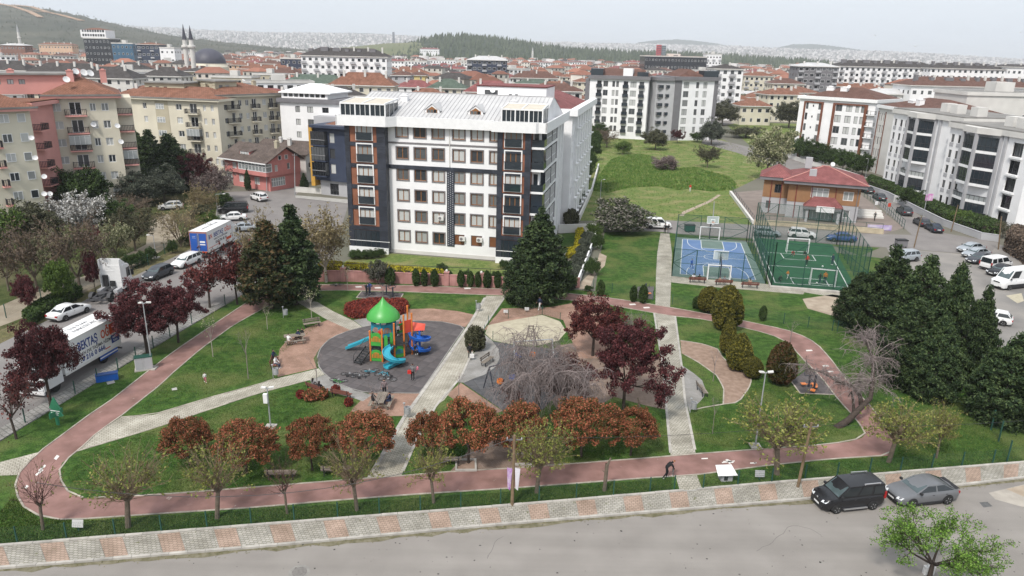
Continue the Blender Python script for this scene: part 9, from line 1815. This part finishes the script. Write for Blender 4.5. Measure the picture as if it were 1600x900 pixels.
ground_poly('school_yard',[(1143,301),(1200,296),(1345,304),(1412,356),(1380,366),(1178,351)],mat('yard_paving',(0.20,0.165,0.145),0.9,0.15,0.5,detail=8),0.017);wall('low cream wall at the navy block',[(462,300),(502,303),(545,306)],1.0,M_OFFW);ground_poly('pavement',[(461,305),(502,308),(546,312),(546,318),(500,313),(462,309)],M_CONC,0.06);ground_poly('front_garden_lawn',[(500,428),(560,398),(612,396),(790,410),(800,447),(698,443)],MATS['field_grass'],0.008);ground_poly('garden_lawn',[(872,366),(908,362),(905,394),(880,395)],M_LAWN,0.009)
ground_poly('road_verge',[(1057,366),(1172,373),(1300,382),(1375,387),(1345,400),(1305,384),(1170,376)],M_LAWN,0.0172)
box_thing('seating_steps','pale stone seating steps beside the community house','seating',(1350,338),[('step',M_OFFW,[(-3,3,-1.5,-0.8,0,0.4),(-3,3,-0.79,0,0,0.8),(-3,3,0.01,0.8,0,1.2)])],R(-8));t=box_thing('banner','purple and white banner on the yard wall','banner',(1377,361),[('cloth',mat('banner_print',(0.60,0.57,0.62),0.7,0.1,0.6,col2=(0.22,0.12,0.42)),[(-2.4,1.6,-0.05,0.0,0.15,1.05)]),('rope',M_RAIL,[(-2.6,-2.402,-0.03,-0.01,0.9,0.93)])],R(-4))
for px,c,lb in[((1364,335),M_WHITEP,'small white flag on the yard railing'),((1384,338),C_['red'],'small red flag on the yard railing')]:box_thing('flag',lb,'flag',px,[('staff',M_STEEL,[(-0.03,0.03,-0.03,0.03,0,2.6)]),('cloth',c,[(0.032,0.75,-0.015,0.015,1.8,2.5)])],R(20))
box_thing('banner','pink banner on the street lamp by the dark cars','banner',(1446,338),[('cloth',mat('pink_banner_print',(0.62,0.52,0.62),0.7,0.1,2,col2=(0.50,0.12,0.40)),[(-0.7,0.7,-0.05,0.0,3.0,4.3)]),('bracket',M_STEEL,[(-0.1,0.1,0.002,0.3,3.1,3.16),(-0.1,0.1,0.002,0.3,4.1,4.16)])]);box_thing('street_cabinet','small white cabinet at the clipped hedge','cabinet',(1400,316),[('cabinet',M_AC,[(-0.5,0.5,-0.2,0.2,0,1.3)]),('door',M_LGREY,[(-0.45,0.45,-0.22,-0.202,0.1,1.25)])])
for px,lb in[((728,728),'square concrete planter round the largest rust shrub'),((816,719),'square concrete planter beside the banner pole')]:box_thing('tree_planter',lb,'planter',px,[('kerb',M_KERB,[(-0.75,0.75,-0.75,-0.62,0,0.16),(-0.75,0.75,0.62,0.75,0,0.16),(-0.75,-0.62,-0.618,0.618,0,0.16),(0.62,0.75,-0.618,0.618,0,0.16)]),('soil',M_BROWN,[(-0.61,0.61,-0.61,0.61,0,0.06)])],R(4))
# PEOPLE
M_SKIN=mat('skin',(0.42,0.24,0.17),0.6,0.08,6);M_HAIR=mat('dark_hair',(0.018,0.012,0.010),0.7,0.2,12);M_HAIRR=mat('auburn_hair',(0.20,0.07,0.03),0.7,0.2,12)
def cloth(n,c):return mat('cloth_'+n,c,0.9,0.18,7,bump=0.2)
CL={'red':cloth('red',(0.50,0.03,0.025)),'jeans':cloth('jeans',(0.03,0.045,0.09)),'black':cloth('black',(0.014,0.014,0.016)),'white':cloth('white',(0.62,0.61,0.60)),'grey':cloth('grey',(0.15,0.145,0.15)),'navy':cloth('navy',(0.02,0.028,0.06)),'blue':cloth('blue',(0.025,0.08,0.35)),'pink':cloth('pink',(0.55,0.16,0.22)),'orange':cloth('orange',(0.55,0.19,0.03)),'tan':cloth('tan',(0.40,0.27,0.20)),'plaid':mat('cloth_plaid',(0.03,0.03,0.04),0.9,0.2,9,col2=(0.30,0.22,0.22))}
def pose(kind):
 J={'pel':(0,0,.95),'che':(0,0,1.22),'nek':(0,0,1.47),'hd':(.02,0,1.58),'top':(.02,0,1.69)}
 for s,k in((1,'l'),(-1,'r')):J.update({k+'sh':(0,s*.18,1.41),k+'el':(-.02,s*.24,1.13),k+'wr':(.06,s*.25,.89),k+'ha':(.09,s*.25,.81),k+'hi':(0,s*.09,.90),k+'kn':(.03,s*.10,.49),k+'an':(-.02,s*.10,.09),k+'to':(.14,s*.12,.04)})
 if kind in('walk','run'):
  a=1.0 if kind=='walk' else 1.45
  J.update({'lkn':(.14*a,.09,.51),'lan':(.20*a,.09,.11),'lto':(.36*a,.10,.08),'rkn':(-.05*a,-.09,.50),'ran':(-.32*a,-.09,.16),'rto':(-.20*a,-.10,.05),'lel':(-.16,.24,1.16),'lwr':(-.08,.24,.93),'lha':(-.04,.24,.86),'rel':(.08,-.24,1.14),'rwr':(.24,-.22,.98),'rha':(.31,-.21,.95)})
 if kind=='sit':
  for k,v in list(J.items()):J[k]=(v[0]-.02,v[1],v[2]-.40)
  for s,k in((1,'l'),(-1,'r')):J.update({k+'kn':(.42,s*.11,.53),k+'an':(.40,s*.11,.09),k+'to':(.55,s*.12,.04),k+'el':(.10,s*.24,.78),k+'wr':(.30,s*.14,.62),k+'ha':(.37,s*.11,.61)})
 if kind in('bend','crouch'):
  dz=0 if kind=='bend' else-.38
  J.update({'pel':(-.12,0,.92+dz),'che':(.08,0,1.12+dz),'nek':(.28,0,1.27+dz),'hd':(.39,0,1.31+dz),'top':(.48,0,1.37+dz)})
  for s,k in((1,'l'),(-1,'r')):J.update({k+'sh':(.24,s*.18,1.21+dz),k+'el':(.34,s*.22,.97+dz),k+'wr':(.46,s*.14,.78+dz),k+'ha':(.50,s*.12,.71+dz),k+'hi':(-.11,s*.09,.88+dz)})
  if kind=='bend':J.update({'rkn':(-.12,-.10,.48),'ran':(-.38,-.10,.13),'rto':(-.26,-.11,.05),'lkn':(.10,.10,.50)})
  else:J.update({'lkn':(.26,.16,.44),'rkn':(.22,-.16,.30),'ran':(-.16,-.12,.10),'rto':(-.02,-.13,.04),'lan':(.12,.14,.09),'lto':(.28,.15,.04)})
 if kind=='hold':J.update({'lel':(.06,.27,1.15),'lwr':(.26,.18,1.12),'lha':(.31,.12,1.13)})
 return J
RAD={'pel':(.15,.12),'che':(.155,.115),'nek':.058,'hd':(.088,.10),'top':.072,'sh':.075,'el':.046,'wr':.032,'ha':.036,'hi':.095,'kn':.062,'an':.042,'to':.036}
PMESH={}
def person_mesh(kind):
 if kind in PMESH:return PMESH[kind]
 J=pose(kind);names=list(J);idx={n:i for i,n in enumerate(names)};E=[('pel','che'),('che','nek'),('nek','hd'),('hd','top')]
 for k in 'lr':E+=[('che',k+'sh'),(k+'sh',k+'el'),(k+'el',k+'wr'),(k+'wr',k+'ha'),('pel',k+'hi'),(k+'hi',k+'kn'),(k+'kn',k+'an'),(k+'an',k+'to')]
 me=bpy.data.meshes.new('skeleton');me.from_pydata([J[n]for n in names],[(idx[a],idx[b])for a,b in E],[]);o=bpy.data.objects.new('skeleton',me);COL.objects.link(o);md=o.modifiers.new('skin','SKIN');sv=me.skin_vertices[0].data
 for n in names:r_=RAD[n if n in RAD else n[1:]];sv[idx[n]].radius=r_ if isinstance(r_,tuple)else(r_,r_);sv[idx[n]].use_root=n=='pel'
 sb=o.modifiers.new('sub','SUBSURF');sb.levels=1;sb.render_levels=1;dg=bpy.context.evaluated_depsgraph_get();out=bpy.data.meshes.new_from_object(o.evaluated_get(dg));bpy.data.objects.remove(o)
 V=[tuple(v.co)for v in out.vertices];F=[tuple(p.vertices)for p in out.polygons];segm={('nek','hd'):0,('hd','top'):0};mi=[]
 for f in F:
  c=sum((Vector(V[i])for i in f),Vector())/len(f);best=(9,1)
  for a,b in E:
   A,B=Vector(J[a]),Vector(J[b]);t=max(0,min(1,(c-A).dot(B-A)/(B-A).length_squared));d=(c-A.lerp(B,t)).length-(0.07 if a in('pel','che')and b in('che','nek')else 0)
   s=a[1:]if a[0]in 'lr' and a[1:]in RAD else a;m_=0 if(a,b)in segm or s=='wr' else 3 if s=='an' else 2 if s in('hi','kn')or b[1:]=='hi' else 1
   if a=='pel' and b=='che' and t<0.1:m_=2
   best=min(best,(d,m_))
  mi.append(best[1])
 q=MB();q.v,q.f,q.m=V,F,mi;hd=Vector(J['hd']);fw=Vector((1,0,0))if kind not in('bend','crouch')else Vector((0.6,0,-0.8));up=Vector((0,0,1))if fw.x==1 else Vector((0.8,0,0.6));q.bar(hd+fw*0.085+up*0.01,hd+fw*0.115-up*0.03,0.022,mi=0)
 for s in(-1,1):q.bar(hd+Vector((0,s*0.088,0))-up*0.02,hd+Vector((0,s*0.10,0))+up*0.03,0.03,mi=0);q.bar(hd+fw*0.092+up*0.03+Vector((0,s*0.03,0)),hd+fw*0.097+up*0.03+Vector((0,s*0.03,0)),0.014,mi=3)
 for k,s in(('l',1),('r',-1)):
  h,w=Vector(J[k+'ha']),Vector(J[k+'wr']);d=(h-w).normalized();sd=Vector((0,1,0)).cross(d).normalized()
  for i,L in enumerate((.062,.072,.068,.052)):b=h+d*.025+sd*(i-1.5)*.017;q.tube([b,b+d*L*.6,b+d*L-Vector((0,s*.015,0))],[.0085,.008,.006],5,0)
  q.tube([h-d*.01+sd*.03,h+sd*.055+d*.02,h+sd*.06+d*.045],[.010,.009,.007],5,0)
 res=sharp(q.mesh('body',[M_SKIN]*4),80);hr={}
 for lng in(0,1):
  g=MB();c=hd+up*0.035-fw*0.018;pr=[]
  for i in range(6):
   a=(0.35+i*0.24)if lng==0 else(-0.3+i*0.36);a=min(a,1.55);pr.append((max(0.004,0.108*math.cos(a)),0.115*math.sin(a)))
  g.lathe(pr,10);g.v=[tuple(c+up*(v[2])+Vector((v[0],v[1],0))-fw*(0.02 if v[2]<0.02 else 0))for v in g.v]
  if lng:g.bar(c-fw*0.075+up*0.02,c-fw*0.095-up*0.26,0.15,0.06)
  hr[lng]=sharp(g.mesh('hair',M_HAIR),80)
 PMESH[kind]=(res,hr);return PMESH[kind]
PB={}
def person(kind,px,face,top,legs,label,H=1.7,shoe='white',hair=0,z=0.03,hm=None):
 """face: pixel direction the person looks along the ground"""
 b,hr=person_mesh(kind);g=G(*px,z if z<0.5 else 0);d=G(px[0]+face[0],px[1]+face[1])-G(*px);t=thing('person',label,'person',(g.x,g.y,z),math.atan2(d.y,d.x));s=H/1.76;t.scale=(s,s,s);k=(kind,top,legs,shoe)
 if k not in PB:
  me=b.copy();PB[k]=me
  for i_,m in enumerate((M_SKIN,CL[top],CL[legs],CL[shoe])):me.materials[i_]=m
 link('body',PB[k],t);h=link('hair',hr[hair],t)
 if hm:me=hr[hair].copy();me.materials.clear();me.materials.append(hm);h.data=me
 return t
for a in[('stand',(626,523),(9,1),'red','jeans','person in a red jacket and jeans watching the climbing frame'),('hold',(645,595),(3,-6),'grey','black','person in a grey jacket carrying a child in pink'),('sit',(583,633),(9,0),'black','black','person in a black hoodie seated at the picnic table'),('stand',(601,620),(0,9),'plaid','black','person in a plaid shirt standing at the picnic table'),('sit',(609,634),(-9,0),'navy','jeans','person in a navy top seated at the picnic table'),('walk',(734,561),(2,9),'black','black','woman in black walking with a white bag',1.65,'black',1),('walk',(843,484.5),(-9,2),'navy','white','woman in a navy top and white trousers on the red paving',1.66,'white',1),('bend',(1042,747),(9,-1),'black','black','woman in black bending over a toddler at the gate',1.68,'white',0,0.03,M_HAIRR),('stand',(1051,744),(-9,0),'grey','grey','toddler in grey held by the bending woman',0.85),('walk',(321,598),(3,9),'white','pink','toddler in white and pink alone on the narrow lawn',1.0),('stand',(573,462),(9,-2),'black','black','boy in black standing by the exercise machine',1.6),('run',(578,459),(-3,6),'blue','jeans','boy in a blue top on the exercise machine',1.5),('run',(1080,421),(6,3),'blue','blue','boy in a blue kit on the basketball court',1.55),('sit',(1083,441),(0,-9),'white','black','girl in white on the red-brown court bench',1.6,'white',1),('sit',(1092,442),(0,-9),'black','black','girl in black on the red-brown court bench',1.6,'black',1),('sit',(1124,445),(0,-9),'tan','black','child in tan on the middle court bench',1.4),('sit',(1131,446),(0,-9),'grey','black','person in grey on the middle court bench'),('sit',(1171,449),(0,-9),'tan','jeans','girl with long hair on the corner court bench',1.6,'white',1),('run',(1260,415),(-6,4),'red','black','boy in a red shirt running on the green court',1.65),('stand',(1300,414),(-9,2),'navy','navy','boy in dark clothes standing at the green court touchline',1.65),('crouch',(1238,400),(4,6),'red','black','boy in red crouching in the far goal',1.5),('crouch',(1257,400),(-4,6),'black','black','boy in black crouching in the far goal',1.4),('walk',(1230,436),(6,-2),'orange','white','small boy in orange and white shorts on the green court',1.25),('crouch',(1217,441),(9,-2),'black','black','boy in black crouching at the green court corner',1.5),('run',(1280,444),(6,-3),'black','navy','boy in black in front of the near goal',1.55),('stand',(1288,443),(-2,-9),'orange','navy','goalkeeper in an orange shirt at the near goal',1.7),('stand',(1038.5,365),(0,9),'black','black','person in black at the road end of the path, closer to the white car',1.75,'black'),('stand',(1044,365),(-6,6),'black','grey','person in black and grey at the road end of the path',1.7,'black'),('walk',(1366,345),(-6,3),'black','black','person in black crossing the yard of the community house',1.7,'black'),('stand',(1078,299),(0,9),'red','white','person in red and white at the tall grass bank',1.6),('sit',(452,540),(8,-4),'white','tan','person in a white jacket at the upper picnic table'),('sit',(467,533),(-8,4),'navy','black','person in navy at the upper picnic table'),('sit',(473,530),(-8,4),'black','black','person in black at the upper picnic table',1.6),('sit',(428,566),(9,1),'navy','black','person in navy on the dark terracotta bench'),('sit',(431,575),(9,1),'white','jeans','person in white on the dark terracotta bench',1.6),('sit',(490,611),(8,-6),'grey','black','woman in grey on the bench by the grey paving',1.65,'black',1),('sit',(500,616),(8,-6),'black','black','woman in black on the bench by the grey paving',1.65,'black',1)]:person(*a)
def on_play(kind,px,h,face,top,legs,label,H):
 g=G(*px,h);b=person(kind,(600,540),face,top,legs,label,H,z=0.6);b.location=(g.x,g.y,h-0.45*H/1.76 if kind=='sit' else h);return b
on_play('sit',(653,527),1.15,(2,9),'white','black','child in a white shirt sliding down the blue spiral',1.3);on_play('sit',(649,547),0.75,(5,6),'black','black','child in black lower on the blue spiral slide',1.3);on_play('sit',(660,514),2.0,(-5,6),'white','black','child in white at the top of the blue spiral slide',1.2);on_play('stand',(594,531),1.85,(0,9),'red','black','child in red under the green dome',1.15);on_play('stand',(622,524),1.75,(5,6),'white','black','child in white on the climbing deck',1.15)
g=G(655,590);b=person('sit',(655,596),(-9,2),'pink','pink','small child in pink carried on an arm',0.85);a_=G(645,595);b.location=a_+Vector((0.42,0.25,0.75))
def bag(label,p,c,s=1.0,h=0.0):t=thing('bag',label,'bag',p+Vector((0,0,h)));q=MB();q.prism([(-.18*s,-.07*s),(.18*s,-.07*s),(.18*s,.07*s),(-.18*s,.07*s)],0,.34*s);q.build('body',CL[c],t);q=MB();q.tube([(.1*s*math.cos(x),0,.34*s+.14*s*math.sin(x))for x in np.linspace(0,3.14,7)],.012,5);q.build('handle',CL[c],t)
bag('white carrier bag held by the walking woman in black',G(736,562)+Vector((0.1,-0.1,0)),'white',1.1,0.25);bag('orange bag held by the person carrying a child',G(640,596),'red',0.9,0.75);bag('white bag lying under the bright green roadside tree',G(1450,897),'white',1.6)
for px,lb in[((1285,418),'white ball in the middle of the green court'),((1276,444),'white ball before the near goal')]:t=thing('football',lb,'ball',G(*px)+Vector((0,0,0.19)));q=MB();q.lathe([(max(0.004,.12*math.cos(a)),.12*math.sin(a))for a in np.linspace(-1.57,1.57,9)],12);sharp(q.build('ball',M_WHITEP,t).data,80)
rl=random.Random(4);q=MB()
for i in range(170):g=G(rl.uniform(0,1600),rl.uniform(790,900));s=rl.uniform(0.02,0.09);a=rl.uniform(0,3);q.prism([(g.x+s*math.cos(a+k*1.57)*rl.uniform(.5,1.2),g.y+s*math.sin(a+k*1.57)*rl.uniform(.5,1.2))for k in range(4)],0.0125,0.0165)
q.build('road_spots',mat('road_spot',(0.06,0.055,0.05),0.9,0.3,3,island=0.6))['kind']='stuff'
